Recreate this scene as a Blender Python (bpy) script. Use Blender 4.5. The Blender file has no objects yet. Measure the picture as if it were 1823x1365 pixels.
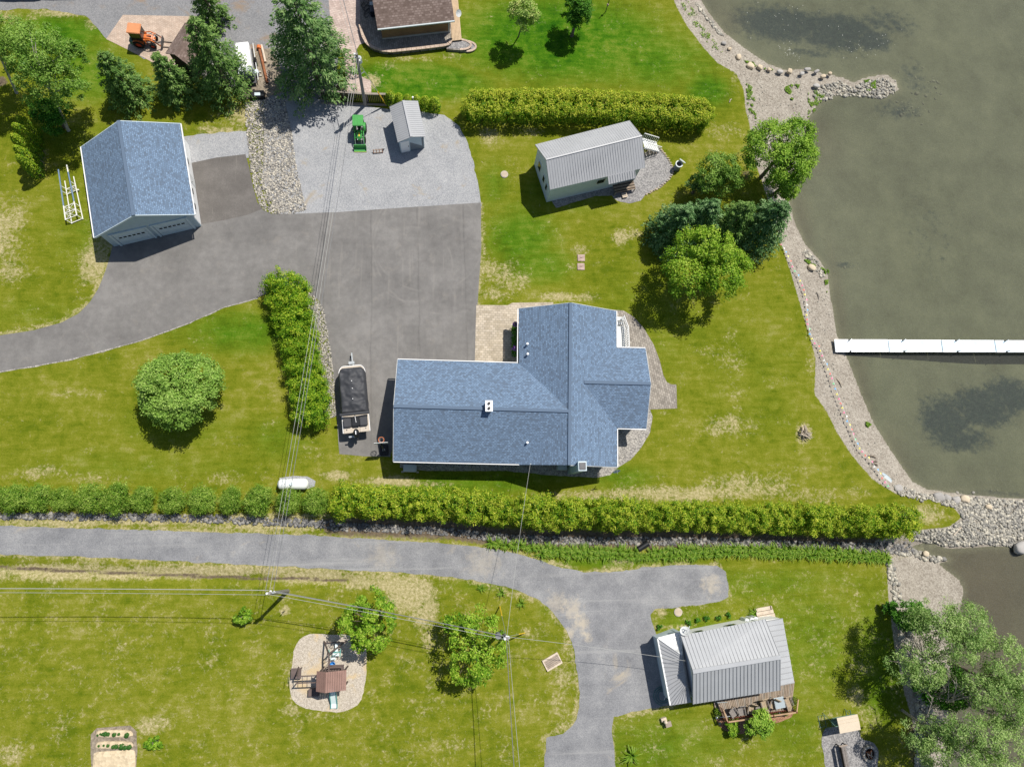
import bpy, bmesh, math, random
import numpy as np
from mathutils import Vector, Matrix, noise

random.seed(7)
RNG = np.random.default_rng(11)
scene = bpy.context.scene
COL = scene.collection
PI = math.pi
R_ = math.radians

# ------------------------------------------------------------------ camera
# drone 60 m up, looking almost straight down (12 degrees off plumb)
FPX, CX, CY, NX, NY, CAMH = 1215.0, 911.5, 682.5, 800.0, 915.0, 60.0
_d = np.array([NX - CX, -(NY - CY), -FPX]); _d /= np.linalg.norm(_d)
_zc = -_d
_yc = np.array([0, 1.0, 0]) - _zc[1] * _zc; _yc /= np.linalg.norm(_yc)
_xc = np.cross(_yc, _zc)
RW = np.array([_xc, _yc, _zc])


def gp(px, py, z=0.0):
    """survey point of the photograph -> metres on the plane at height z"""
    r = RW @ np.array([px - CX, -(py - CY), -FPX])
    t = (z - CAMH) / r[2]
    return Vector((r[0] * t, r[1] * t, z))


cam_d = bpy.data.cameras.new('camera')
cam_d.sensor_fit = 'HORIZONTAL'
cam_d.sensor_width = 36.0
cam_d.lens = FPX / 1823.0 * 36.0
cam_d.clip_end = 3000
cam = bpy.data.objects.new('camera', cam_d)
COL.objects.link(cam)
m4 = Matrix([list(r) for r in RW]).to_4x4()
m4.translation = (0, 0, CAMH)
cam.matrix_world = m4
scene.camera = cam

# ------------------------------------------------------------------ sky, sun, exposure
SUN_AZ, SUN_EL = R_(48), R_(61)          # azimuth counted from +X
sun_dir = Vector((math.cos(SUN_AZ) * math.cos(SUN_EL), math.sin(SUN_AZ) * math.cos(SUN_EL), math.sin(SUN_EL)))
world = bpy.data.worlds.new('World')
scene.world = world
world.use_nodes = True
wn = world.node_tree.nodes
sky = wn.new('ShaderNodeTexSky')
sky.sky_type = 'NISHITA'
sky.sun_disc = False
sky.sun_elevation = SUN_EL
sky.sun_rotation = PI / 2 - SUN_AZ
wn['Background'].inputs['Strength'].default_value = 0.078
world.node_tree.links.new(sky.outputs['Color'], wn['Background'].inputs['Color'])
sun_d = bpy.data.lights.new('sun', 'SUN')
sun_d.energy = 4.6
sun_d.angle = R_(0.53)
sun_d.color = (1.0, 0.955, 0.88)
sun = bpy.data.objects.new('sun', sun_d)
COL.objects.link(sun)
sun.rotation_euler = (-sun_dir).to_track_quat('-Z', 'Y').to_euler()
scene.view_settings.view_transform = 'Standard'
scene.view_settings.look = 'None'
scene.view_settings.exposure = 0.20
scene.view_settings.gamma = 1.0
scene.view_settings.use_curve_mapping = False

# ------------------------------------------------------------------ materials
M = {}


class NT:
    def __init__(s, name):
        s.m = bpy.data.materials.new(name)
        s.m.use_nodes = True
        s.t = s.m.node_tree
        s.n = s.t.nodes
        s.b = s.n['Principled BSDF']
        s.b.inputs['Roughness'].default_value = 0.8
        s.b.inputs['Specular IOR Level'].default_value = 0.25
        M[name] = s.m

    def new(s, t, **k):
        n = s.n.new(t)
        for a, v in k.items():
            setattr(n, a, v)
        return n

    def link(s, a, b):
        s.t.links.new(a, b)

    def coord(s, kind='Object'):
        return s.new('ShaderNodeTexCoord').outputs[kind]

    def noise(s, vec, scale, detail=3, rough=0.55, dist=0.0):
        n = s.new('ShaderNodeTexNoise')
        n.inputs['Scale'].default_value = scale
        n.inputs['Detail'].default_value = detail
        n.inputs['Roughness'].default_value = rough
        n.inputs['Distortion'].default_value = dist
        if vec is not None:
            s.link(vec, n.inputs['Vector'])
        return n.outputs['Fac']

    def ramp(s, fac, stops, interp='LINEAR'):
        n = s.new('ShaderNodeValToRGB')
        n.color_ramp.interpolation = interp
        els = n.color_ramp.elements
        while len(els) < len(stops):
            els.new(0.5)
        for e, (p, c) in zip(els, stops):
            e.position = p
            e.color = (c[0], c[1], c[2], 1) if not isinstance(c, (int, float)) else (c, c, c, 1)
        s.link(fac, n.inputs['Fac'])
        return n.outputs['Color']

    def mix(s, fac, a, b, blend='MIX'):
        n = s.new('ShaderNodeMix', data_type='RGBA', blend_type=blend)
        for i, x in ((0, fac), (6, a), (7, b)):
            if isinstance(x, (int, float)):
                n.inputs[i].default_value = x
            elif isinstance(x, tuple):
                n.inputs[i].default_value = (x[0], x[1], x[2], 1)
            else:
                s.link(x, n.inputs[i])
        return n.outputs[2]

    def math(s, op, a, b=None, c=None, clamp=False):
        n = s.new('ShaderNodeMath', operation=op)
        n.use_clamp = clamp
        for i, x in enumerate((a, b, c)):
            if x is None:
                continue
            if isinstance(x, (int, float)):
                n.inputs[i].default_value = x
            else:
                s.link(x, n.inputs[i])
        return n.outputs[0]

    def attr(s, name):
        return s.new('ShaderNodeAttribute', attribute_name=name).outputs['Fac']

    def bump(s, h, strength=0.3, dist=0.05):
        n = s.new('ShaderNodeBump')
        n.inputs['Strength'].default_value = strength
        n.inputs['Distance'].default_value = dist
        s.link(h, n.inputs['Height'])
        s.link(n.outputs['Normal'], s.b.inputs['Normal'])

    def col(s, c):
        s.link(c, s.b.inputs['Base Color'])

    def sstep(s, x, a, b):
        n = s.new('ShaderNodeMapRange', interpolation_type='SMOOTHSTEP')
        n.inputs['From Min'].default_value = a
        n.inputs['From Max'].default_value = b
        s.link(x, n.inputs['Value'])
        return n.outputs['Result']


def plain(name, c, rough=0.6, spec=0.25, metal=0.0, var=0.12, scale=3.0, bump=0.0, fine=40.0):
    t = NT(name)
    v = t.coord()
    n = t.noise(v, scale, 4)
    n2 = t.noise(v, fine, 2)
    f = t.math('ADD', t.math('MULTIPLY', n, 0.6), t.math('MULTIPLY', n2, 0.4))
    lo = tuple(x * (1 - var * 2.2) for x in c)
    hi = tuple(min(1, x * (1 + var * 2.2)) for x in c)
    t.col(t.ramp(f, [(0.25, lo), (0.75, hi)]))
    t.b.inputs['Roughness'].default_value = rough
    t.b.inputs['Specular IOR Level'].default_value = spec
    t.b.inputs['Metallic'].default_value = metal
    if bump:
        t.bump(n2, bump, 0.02)
    return t


def granular(name, stops, scale=9.0, big=0.35, bump=0.6, patch=None, rough=0.9):
    """gravel / stone chippings: cells of random tone plus broad drifts"""
    t = NT(name)
    v = t.coord()
    vo = t.new('ShaderNodeTexVoronoi')
    vo.inputs['Scale'].default_value = scale
    t.link(v, vo.inputs['Vector'])
    sep = t.new('ShaderNodeSeparateColor')
    t.link(vo.outputs['Color'], sep.inputs['Color'])
    f = t.math('ADD', t.math('MULTIPLY', sep.outputs[0], 1 - big), t.math('MULTIPLY', t.noise(v, 0.5, 5, 0.65), big))
    c = t.ramp(f, stops)
    if patch:
        pc, ps, lo, hi = patch
        k = t.sstep(t.noise(v, ps, 5, 0.65, 0.6), lo, hi)
        c = t.mix(k, c, pc)
    t.col(c)
    t.b.inputs['Roughness'].default_value = rough
    t.bump(vo.outputs['Distance'], bump, 0.04)
    return t


def leafmat(name, stops, trans=0.28, k=2.45):
    t = NT(name)
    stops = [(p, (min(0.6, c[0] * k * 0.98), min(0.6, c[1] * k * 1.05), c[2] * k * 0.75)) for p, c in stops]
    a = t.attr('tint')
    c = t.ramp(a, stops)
    t.n.remove(t.b)
    d = t.new('ShaderNodeBsdfDiffuse')
    tr = t.new('ShaderNodeBsdfTranslucent')
    g = t.new('ShaderNodeBsdfGlossy')
    g.inputs['Roughness'].default_value = 0.45
    g.inputs['Color'].default_value = (0.9, 0.95, 1, 1)
    t.link(c, d.inputs['Color'])
    t.link(t.mix(1.0, c, (1.15, 1.1, 0.45), 'MULTIPLY'), tr.inputs['Color'])
    mx = t.new('ShaderNodeMixShader')
    mx.inputs[0].default_value = trans + 0.06
    t.link(d.outputs[0], mx.inputs[1])
    t.link(tr.outputs[0], mx.inputs[2])
    mg = t.new('ShaderNodeMixShader')
    mg.inputs[0].default_value = 0.006
    t.link(mx.outputs[0], mg.inputs[1])
    t.link(g.outputs[0], mg.inputs[2])
    t.link(mg.outputs[0], t.n['Material Output'].inputs['Surface'])
    return t


# terrain: lawn, dry grass, bare soil, beach shingle, lake bed
t = NT('terrain')
v = t.coord()
n_big = t.noise(v, 0.16, 6, 0.62)
n_mid = t.noise(v, 1.1, 6, 0.65, 0.4)
n_fin = t.noise(v, 7.0, 4, 0.7)
mp = t.new('ShaderNodeMapping')
mp.inputs['Scale'].default_value = (0.55, 3.2, 1)
mp.inputs['Rotation'].default_value = (0, 0, R_(6))
t.link(v, mp.inputs['Vector'])
n_mow = t.noise(mp.outputs[0], 0.8, 4, 0.6)
tone = t.math('ADD', t.math('ADD', t.math('MULTIPLY', n_big, 0.36), t.math('MULTIPLY', n_mid, 0.36)),
              t.math('ADD', t.math('MULTIPLY', n_fin, 0.22), t.math('MULTIPLY', n_mow, 0.22)))
tone = t.math('SUBTRACT', tone, 0.08)
grass = t.ramp(tone, [(0.39, (0.088, 0.125, 0.004)), (0.47, (0.140, 0.165, 0.009)), (0.54, (0.185, 0.196, 0.018)), (0.63, (0.275, 0.255, 0.07))])
lush = t.ramp(tone, [(0.41, (0.020, 0.09, 0.002)), (0.5, (0.058, 0.152, 0.004)), (0.60, (0.145, 0.205, 0.02))])
n_lu = t.math('ADD', t.attr('lush'), t.math('MULTIPLY', t.math('SUBTRACT', n_mid, 0.5), 0.9))
c = t.mix(t.sstep(n_lu, 0.05, 0.95), grass, lush)
drycol = t.ramp(t.noise(v, 5.0, 4, 0.7), [(0.34, (0.25, 0.225, 0.09)), (0.5, (0.39, 0.335, 0.17)), (0.64, (0.54, 0.46, 0.28))])
n_pat = t.math('ADD', t.math('MULTIPLY', t.noise(v, 3.2, 6, 0.78, 0.5), 0.68), t.math('MULTIPLY', t.noise(v, 0.55, 5, 0.6), 0.32))
n_dr = t.math('ADD', t.attr('dry'), t.math('MULTIPLY', t.math('SUBTRACT', n_pat, 0.52), 4.0))
c = t.mix(t.math('MULTIPLY', t.sstep(n_dr, 0.35, 0.95), 0.9), c, drycol)
soilcol = t.ramp(t.noise(v, 3.5, 5, 0.7), [(0.3, (0.07, 0.052, 0.034)), (0.6, (0.16, 0.125, 0.085)), (0.8, (0.27, 0.22, 0.16))])
n_so = t.math('ADD', t.attr('soil'), t.math('MULTIPLY', t.math('SUBTRACT', n_pat, 0.5), 1.6))
c = t.mix(t.sstep(n_so, 0.4, 0.8), c, soilcol)
vo = t.new('ShaderNodeTexVoronoi'); vo.inputs['Scale'].default_value = 9.0
t.link(v, vo.inputs['Vector'])
sp = t.new('ShaderNodeSeparateColor'); t.link(vo.outputs['Color'], sp.inputs['Color'])
shf = t.math('ADD', t.math('MULTIPLY', sp.outputs[0], 0.4), t.math('MULTIPLY', t.noise(v, 0.7, 6, 0.65), 0.6))
shingle = t.ramp(shf, [(0.2, (0.21, 0.18, 0.145)), (0.5, (0.33, 0.295, 0.245)), (0.8, (0.45, 0.41, 0.345))])
n_sa = t.math('ADD', t.attr('sand'), t.math('MULTIPLY', t.math('SUBTRACT', n_pat, 0.5), 0.7))
c = t.mix(t.sstep(n_sa, 0.42, 0.58), c, shingle)
bedf = t.math('ADD', t.math('MULTIPLY', t.noise(v, 0.35, 7, 0.68), 0.7), t.math('MULTIPLY', t.noise(v, 4.5, 4, 0.7), 0.3))
bed = t.ramp(bedf, [(0.3, (0.145, 0.138, 0.102)), (0.5, (0.215, 0.212, 0.165)), (0.7, (0.29, 0.278, 0.22))])
weedc = t.ramp(t.noise(v, 2.2, 6, 0.75), [(0.3, (0.010, 0.024, 0.040)), (0.55, (0.034, 0.058, 0.072)), (0.78, (0.15, 0.15, 0.12))])
n_we = t.math('ADD', t.attr('weed'), t.math('MULTIPLY', t.math('SUBTRACT', t.noise(v, 1.3, 7, 0.72), 0.5), 1.5))
bed = t.mix(t.math('MULTIPLY', t.sstep(n_we, 0.25, 0.8), 0.92), bed, weedc)
n_mu = t.attr('mud')
bed = t.mix(n_mu, bed, t.ramp(bedf, [(0.3, (0.13, 0.095, 0.07)), (0.7, (0.21, 0.165, 0.13))]))
c = t.mix(t.attr('bed'), c, bed)
t.col(c)
t.b.inputs['Roughness'].default_value = 0.95
t.b.inputs['Specular IOR Level'].default_value = 0.08
hb = t.math('ADD', n_fin, t.math('MULTIPLY', t.noise(v, 16.0, 2, 0.6), 0.8))
t.bump(hb, 0.8, 0.06)

# water
t = NT('water')
v = t.coord()
t.n.remove(t.b)
tp = t.new('ShaderNodeBsdfTransparent'); tp.inputs['Color'].default_value = (0.76, 0.80, 0.68, 1)
df = t.new('ShaderNodeBsdfDiffuse')
t.link(t.ramp(t.noise(v, 0.06, 5, 0.6), [(0.35, (0.158, 0.162, 0.138)), (0.65, (0.195, 0.198, 0.17))]), df.inputs['Color'])
gl = t.new('ShaderNodeBsdfGlossy'); gl.inputs['Roughness'].default_value = 0.06
mxa = t.new('ShaderNodeMixShader')
t.link(tp.outputs[0], mxa.inputs[1]); t.link(df.outputs[0], mxa.inputs[2])
fr = t.new('ShaderNodeFresnel'); fr.inputs['IOR'].default_value = 1.33
mxb = t.new('ShaderNodeMixShader')
t.link(fr.outputs[0], mxb.inputs[0]); t.link(mxa.outputs[0], mxb.inputs[1]); t.link(gl.outputs[0], mxb.inputs[2])
mpw = t.new('ShaderNodeMapping'); mpw.inputs['Rotation'].default_value = (0, 0, R_(35)); mpw.inputs['Scale'].default_value = (1, 2.4, 1)
t.link(v, mpw.inputs['Vector'])
bp = t.new('ShaderNodeBump'); bp.inputs['Strength'].default_value = 0.16; bp.inputs['Distance'].default_value = 0.06
t.link(t.math('ADD', t.noise(mpw.outputs[0], 2.2, 3, 0.6), t.math('MULTIPLY', t.noise(mpw.outputs[0], 0.5, 3, 0.6), 0.8)), bp.inputs['Height'])
t.link(t.math('ADD', 0.08, t.math('MULTIPLY', t.noise(mpw.outputs[0], 4.5, 3, 0.7), 0.26)), mxa.inputs[0])  # ripple light and dark painted in by varying the cloudy share
for nd in (gl, df, fr):
    t.link(bp.outputs[0], nd.inputs['Normal'])
t.link(mxb.outputs[0], t.n['Material Output'].inputs['Surface'])

# weathered asphalt with paving seams and tyre scuffs
t = NT('asphalt')
v = t.coord()
f = t.math('ADD', t.math('MULTIPLY', t.noise(v, 0.22, 6, 0.6), 0.55), t.math('ADD', t.math('MULTIPLY', t.noise(v, 1.7, 5, 0.6), 0.25), t.math('MULTIPLY', t.noise(v, 22, 2, 0.6), 0.2)))
c = t.ramp(f, [(0.38, (0.132, 0.126, 0.120)), (0.5, (0.175, 0.167, 0.158)), (0.6, (0.222, 0.212, 0.20))])
sx = t.new('ShaderNodeSeparateXYZ'); t.link(v, sx.inputs[0])
lane = t.math('ABSOLUTE', t.math('SUBTRACT', t.math('FRACT', t.math('MULTIPLY', t.math('ADD', sx.outputs[0], t.math('ADD', t.math('MULTIPLY', sx.outputs[1], 0.02), t.math('MULTIPLY', t.noise(v, 0.25, 3), 0.5))), 0.235)), 0.5))
seam = t.math('MULTIPLY', t.sstep(lane, 0.03, 0.0), t.math('MULTIPLY', t.sstep(sx.outputs[0], -14.0, -12.5), t.math('MULTIPLY', t.noise(v, 0.5, 4, 0.6), 0.45)))
c = t.mix(seam, c, (0.07, 0.067, 0.065))
mps = t.new('ShaderNodeMapping'); mps.inputs['Scale'].default_value = (3.0, 0.16, 1)
t.link(v, mps.inputs['Vector'])
streak = t.math('MULTIPLY', t.sstep(t.noise(mps.outputs[0], 1.0, 4, 0.6), 0.55, 0.75), t.math('MULTIPLY', t.sstep(sx.outputs[0], -16.0, -13.0), 0.5))
c = t.mix(streak, c, (0.24, 0.225, 0.205))
for (qx, qy, rad) in ((762, 425, 5.1), (735, 470, 3.6), (790, 440, 6.4)):
    q = gp(qx, qy)
    ds = t.new('ShaderNodeVectorMath', operation='DISTANCE')
    t.link(v, ds.inputs[0]); ds.inputs[1].default_value = (q.x, q.y, 0.0)
    ring = t.sstep(t.math('ABSOLUTE', t.math('SUBTRACT', ds.outputs['Value'], rad)), 0.16, 0.0)
    ring = t.math('MULTIPLY', ring, t.math('MULTIPLY', t.sstep(t.noise(v, 0.4, 4, 0.6), 0.42, 0.6), 0.30))
    c = t.mix(ring, c, (0.27, 0.255, 0.235))
dust = t.math('MULTIPLY', t.sstep(t.noise(v, 0.8, 6, 0.72), 0.54, 0.72), 0.5)
c = t.mix(dust, c, (0.24, 0.22, 0.195))
t.col(c); t.b.inputs['Roughness'].default_value = 0.85
t.bump(t.noise(v, 30, 2), 0.25, 0.01)

t = NT('asphalt_new')
v = t.coord()
f = t.math('ADD', t.math('MULTIPLY', t.noise(v, 0.5, 6, 0.65), 0.6), t.math('MULTIPLY', t.noise(v, 18, 2, 0.6), 0.4))
c = t.ramp(f, [(0.36, (0.105, 0.096, 0.088)), (0.5, (0.132, 0.121, 0.111)), (0.62, (0.17, 0.156, 0.143))])
mps = t.new('ShaderNodeMapping'); mps.inputs['Scale'].default_value = (2.6, 0.22, 1); mps.inputs['Rotation'].default_value = (0, 0, R_(-12))
t.link(v, mps.inputs['Vector'])
c = t.mix(t.math('MULTIPLY', t.sstep(t.noise(mps.outputs[0], 1.0, 5, 0.65), 0.60, 0.72), 0.35), c, (0.27, 0.25, 0.22))
t.col(c); t.b.inputs['Roughness'].default_value = 0.85
t.bump(t.noise(v, 30, 2), 0.25, 0.01)
granular('gravel_light', [(0.1, (0.19, 0.195, 0.205)), (0.5, (0.315, 0.32, 0.33)), (0.9, (0.47, 0.465, 0.455))], 20, 0.5, 0.4, ((0.33, 0.29, 0.235), 0.45, 0.6, 0.72))
granular('gravel_road', [(0.28, (0.150, 0.152, 0.160)), (0.5, (0.222, 0.224, 0.232)), (0.72, (0.32, 0.318, 0.315))], 24, 0.74, 0.35, ((0.42, 0.36, 0.27), 0.28, 0.6, 0.78))
_g = bpy.data.materials['gravel_road']
class _T(NT):
    def __init__(s, m):
        s.m = m; s.t = m.node_tree; s.n = s.t.nodes; s.b = s.n['Principled BSDF']
t = _T(_g)
v = t.coord()
c = s_prev = t.b.inputs['Base Color'].links[0].from_socket
mpr = t.new('ShaderNodeMapping'); mpr.inputs['Scale'].default_value = (0.05, 1.5, 1); mpr.inputs['Rotation'].default_value = (0, 0, R_(1.5))
t.link(v, mpr.inputs['Vector'])
c = t.mix(t.math('MULTIPLY', t.sstep(t.noise(mpr.outputs[0], 1.0, 4, 0.6), 0.52, 0.68), 0.45), c, (0.36, 0.355, 0.345))
for (qx, qy, rad, st) in ((1034, 1112, 1.3, 1.0), (1046, 1133, .7, 1.0), (1018, 1084, 1.6, .8), (1268, 1040, 1.5, .8), (990, 1072, 1.6, .6), (860, 1000, 2.6, .45), (680, 990, 2.2, .4), (1012, 1128, .8, .9)):
    q = gp(qx, qy)
    ds = t.new('ShaderNodeVectorMath', operation='DISTANCE')
    t.link(v, ds.inputs[0]); ds.inputs[1].default_value = (q.x, q.y, 0.0)
    k = t.math('ADD', t.math('SUBTRACT', 1.0, t.math('DIVIDE', ds.outputs['Value'], rad)), t.math('MULTIPLY', t.math('SUBTRACT', t.noise(v, 1.8, 5, 0.7), 0.5), 2.2))
    c = t.mix(t.math('MULTIPLY', t.sstep(k, 0.2, 1.0), st * .65), c, (0.52, 0.45, 0.34))
t.col(c)
granular('gravel_yard', [(0.1, (0.15, 0.15, 0.155)), (0.5, (0.215, 0.215, 0.22)), (0.9, (0.29, 0.285, 0.285))], 14, 0.5, 0.35, ((0.25, 0.19, 0.14), 0.3, 0.55, 0.7))
granular('pea_gravel', [(0.1, (0.33, 0.285, 0.225)), (0.5, (0.45, 0.395, 0.32)), (0.9, (0.56, 0.50, 0.42))], 14, 0.3, 0.4, ((0.52, 0.405, 0.25), 0.5, 0.5, 0.66))
granular('gravel_dark', [(0.1, (0.14, 0.138, 0.14)), (0.5, (0.26, 0.25, 0.245)), (0.9, (0.40, 0.385, 0.37))], 10, 0.4, 0.8)
granular('gravel_strip', [(0.1, (0.16, 0.15, 0.14)), (0.5, (0.30, 0.28, 0.255)), (0.9, (0.46, 0.43, 0.38))], 10, 0.3, 0.8)
granular('garden_soil', [(0.1, (0.42, 0.335, 0.22)), (0.5, (0.57, 0.465, 0.31)), (0.9, (0.66, 0.55, 0.38))], 5, 0.5, 0.6)
granular('dirt_furrow', [(0.1, (0.14, 0.115, 0.085)), (0.5, (0.24, 0.20, 0.15)), (0.9, (0.36, 0.30, 0.23))], 6, 0.5, 0.7)
granular('mulch', [(0.1, (0.17, 0.085, 0.048)), (0.5, (0.30, 0.16, 0.095)), (0.9, (0.42, 0.25, 0.155))], 14, 0.3, 0.8)

# stones: every stone carries its own tone
def stonemat(name, stops):
    t = NT(name)
    v = t.coord()
    a = t.attr('tint')
    f = t.math('ADD', t.math('MULTIPLY', a, 0.8), t.math('MULTIPLY', t.noise(v, 9, 3), 0.2))
    t.col(t.ramp(f, stops))
    t.b.inputs['Roughness'].default_value = 0.85
    t.bump(t.noise(v, 20, 3), 0.4, 0.03)


stonemat('cobbles', [(0.1, (0.12, 0.115, 0.11)), (0.4, (0.30, 0.28, 0.25)), (0.7, (0.48, 0.44, 0.37)), (0.95, (0.68, 0.62, 0.50))])
stonemat('riprap', [(0.1, (0.13, 0.13, 0.125)), (0.45, (0.28, 0.265, 0.23)), (0.75, (0.43, 0.40, 0.33)), (0.95, (0.60, 0.55, 0.44))])
stonemat('creek_stone', [(0.1, (0.10, 0.10, 0.105)), (0.5, (0.20, 0.195, 0.185)), (0.95, (0.40, 0.37, 0.32))])
stonemat('boulder_tan', [(0.1, (0.42, 0.33, 0.23)), (0.5, (0.58, 0.48, 0.345)), (0.95, (0.68, 0.59, 0.45))])
stonemat('boulder_grey', [(0.1, (0.22, 0.21, 0.195)), (0.5, (0.38, 0.36, 0.335)), (0.95, (0.52, 0.50, 0.46))])


def pavers(name, c1, c2, mortar, w=0.3, h=0.2, rot=0.0):
    t = NT(name)
    v = t.coord()
    mp = t.new('ShaderNodeMapping'); mp.inputs['Rotation'].default_value = (0, 0, rot)
    t.link(v, mp.inputs['Vector'])
    b = t.new('ShaderNodeTexBrick')
    b.inputs['Scale'].default_value = 1.0
    b.inputs['Brick Width'].default_value = w
    b.inputs['Row Height'].default_value = h
    b.inputs['Mortar Size'].default_value = 0.014
    b.inputs['Color1'].default_value = (*c1, 1)
    b.inputs['Color2'].default_value = (*c2, 1)
    b.inputs['Mortar'].default_value = (*mortar, 1)
    t.link(mp.outputs[0], b.inputs['Vector'])
    n = t.noise(v, 1.2, 5, 0.65)
    t.col(t.mix(0.55, b.outputs['Color'], t.ramp(n, [(0.3, (0.55, 0.54, 0.52)), (0.7, (1.25, 1.22, 1.18))]), 'MULTIPLY'))
    t.b.inputs['Roughness'].default_value = 0.9
    t.bump(b.outputs['Fac'], -0.5, 0.02)


pavers('paver_buff', (0.40, 0.34, 0.255), (0.54, 0.47, 0.375), (0.27, 0.235, 0.185), 0.34, 0.22, R_(1.5))
pavers('paver_grey', (0.24, 0.215, 0.185), (0.38, 0.345, 0.30), (0.15, 0.135, 0.118), 0.30, 0.2, R_(80))
pavers('paver_pink', (0.47, 0.36, 0.285), (0.56, 0.45, 0.365), (0.38, 0.30, 0.24), 0.24, 0.16, R_(30))
pavers('paver_rose', (0.45, 0.35, 0.31), (0.56, 0.46, 0.41), (0.33, 0.26, 0.23), 0.3, 0.2, R_(10))
pavers('stone_wall', (0.20, 0.18, 0.16), (0.34, 0.31, 0.28), (0.10, 0.09, 0.08), 0.4, 0.15)


def shingles(name, dark, mid, light, w=0.42, h=0.25):
    t = NT(name)
    uv = t.coord('UV')
    b = t.new('ShaderNodeTexBrick')
    b.offset = 0.37
    b.inputs['Scale'].default_value = 1.0
    b.inputs['Brick Width'].default_value = w
    b.inputs['Row Height'].default_value = h
    b.inputs['Mortar Size'].default_value = 0.028
    b.inputs['Mortar Smooth'].default_value = 0.3
    b.inputs['Bias'].default_value = 0.0
    b.inputs['Color1'].default_value = (0, 0, 0, 1)
    b.inputs['Color2'].default_value = (1, 1, 1, 1)
    b.inputs['Mortar'].default_value = (0.15, 0.15, 0.15, 1)
    t.link(uv, b.inputs['Vector'])
    f = t.math('ADD', t.math('MULTIPLY', b.outputs['Color'], 0.5), t.math('ADD', t.math('MULTIPLY', t.noise(uv, 14.0, 2, 0.7), 0.42), t.math('MULTIPLY', t.noise(uv, 0.35, 4), 0.10)))
    c = t.ramp(f, [(0.2, dark), (0.5, mid), (0.8, light)])
    t.col(c)
    t.b.inputs['Roughness'].default_value = 0.92
    t.b.inputs['Specular IOR Level'].default_value = 0.12
    t.bump(b.outputs['Color'], 0.35, 0.015)


shingles('shingle_blue', (0.096, 0.122, 0.160), (0.142, 0.208, 0.305), (0.200, 0.288, 0.41), 0.22, 0.145)
shingles('shingle_brown', (0.115, 0.082, 0.068), (0.19, 0.142, 0.122), (0.27, 0.21, 0.185), 0.3, 0.2)
plain('metal_grey', (0.375, 0.38, 0.39), 0.42, 0.4, 0.0, 0.05, 0.8)
plain('metal_pale', (0.375, 0.385, 0.395), 0.42, 0.4, 0.0, 0.05, 0.8)
plain('metal_rib', (0.30, 0.305, 0.315), 0.45, 0.4, 0.0, 0.05, 0.8)
plain('metal_sunlit', (0.80, 0.79, 0.77), 0.45, 0.4, 0.0, 0.05, 0.8)  # roof metal with the sun's brightness painted into its colour
plain('white_paint', (0.80, 0.80, 0.79), 0.5, 0.3, 0, 0.03)
plain('dirty_white', (0.62, 0.63, 0.62), 0.6, 0.3, 0, 0.12)
t = plain('siding_blue', (0.42, 0.51, 0.56), 0.6, 0.25, 0, 0.05)
t = plain('siding_pale', (0.54, 0.62, 0.65), 0.6, 0.25, 0, 0.05)
plain('siding_dark', (0.16, 0.19, 0.215), 0.6, 0.25, 0, 0.05)
plain('brown_siding', (0.26, 0.155, 0.082), 0.75, 0.2, 0, 0.14, 1.2)
plain('soffit_dark', (0.10, 0.085, 0.07), 0.7, 0.2)
plain('glass_dark', (0.015, 0.02, 0.025), 0.08, 0.6, 0, 0.05)
plain('black_plastic', (0.012, 0.013, 0.015), 0.45, 0.35, 0, 0.1)
plain('rubber', (0.018, 0.018, 0.019), 0.85, 0.2)
plain('cover_grey', (0.048, 0.050, 0.056), 0.6, 0.3, 0, 0.10, 0.9)
plain('cover_dark', (0.022, 0.024, 0.028), 0.75, 0.15, 0, 0.15, 1.2)
plain('tan_deck', (0.52, 0.46, 0.38), 0.7, 0.25, 0, 0.08)
plain('galvanised', (0.42, 0.45, 0.46), 0.4, 0.5, 0.5, 0.1)
plain('tower_white', (0.74, 0.73, 0.66), 0.5, 0.3, 0, 0.08)
plain('tower_blue', (0.17, 0.25, 0.36), 0.5, 0.3, 0, 0.12)
plain('aluminium', (0.70, 0.72, 0.74), 0.35, 0.5, 0.6, 0.05)
plain('dock_white', (0.78, 0.83, 0.86), 0.6, 0.3, 0, 0.035, 1.5)
plain('dock_blue', (0.60, 0.71, 0.78), 0.6, 0.3, 0, 0.09, 1.6)
plain('green_paint', (0.055, 0.30, 0.060), 0.35, 0.5, 0, 0.08)
plain('yellow_paint', (0.72, 0.47, 0.03), 0.45, 0.4, 0, 0.06)
plain('orange_paint', (0.62, 0.16, 0.035), 0.4, 0.45, 0, 0.08)
plain('orange_pale', (0.60, 0.25, 0.11), 0.6, 0.3, 0, 0.06)
plain('red_paint', (0.45, 0.045, 0.02), 0.5, 0.35)
plain('steel_dark', (0.09, 0.09, 0.095), 0.5, 0.4, 0.3, 0.15)
plain('rusty', (0.26, 0.105, 0.05), 0.85, 0.2, 0, 0.22, 4)
plain('old_plank', (0.33, 0.27, 0.22), 0.85, 0.2, 0, 0.15, 3)
plain('pole_wood', (0.25, 0.235, 0.215), 0.85, 0.2, 0, 0.18, 2)
plain('fence_wood', (0.27, 0.235, 0.195), 0.85, 0.2, 0, 0.2, 2)
plain('fence_dark', (0.045, 0.036, 0.030), 0.85, 0.2, 0, 0.2, 2)
plain('deck_wood', (0.285, 0.225, 0.17), 0.8, 0.2, 0, 0.2, 1.8)
plain('rail_wood', (0.40, 0.265, 0.155), 0.75, 0.2, 0, 0.16, 2)
plain('rail_red', (0.16, 0.05, 0.032), 0.7, 0.25, 0, 0.16)
plain('boardwalk', (0.52, 0.39, 0.255), 0.8, 0.2, 0, 0.1, 2)
plain('play_brown', (0.125, 0.095, 0.085), 0.75, 0.2, 0, 0.12)
plain('play_roof', (0.27, 0.165, 0.135), 0.75, 0.2, 0, 0.14, 1.5)
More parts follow.
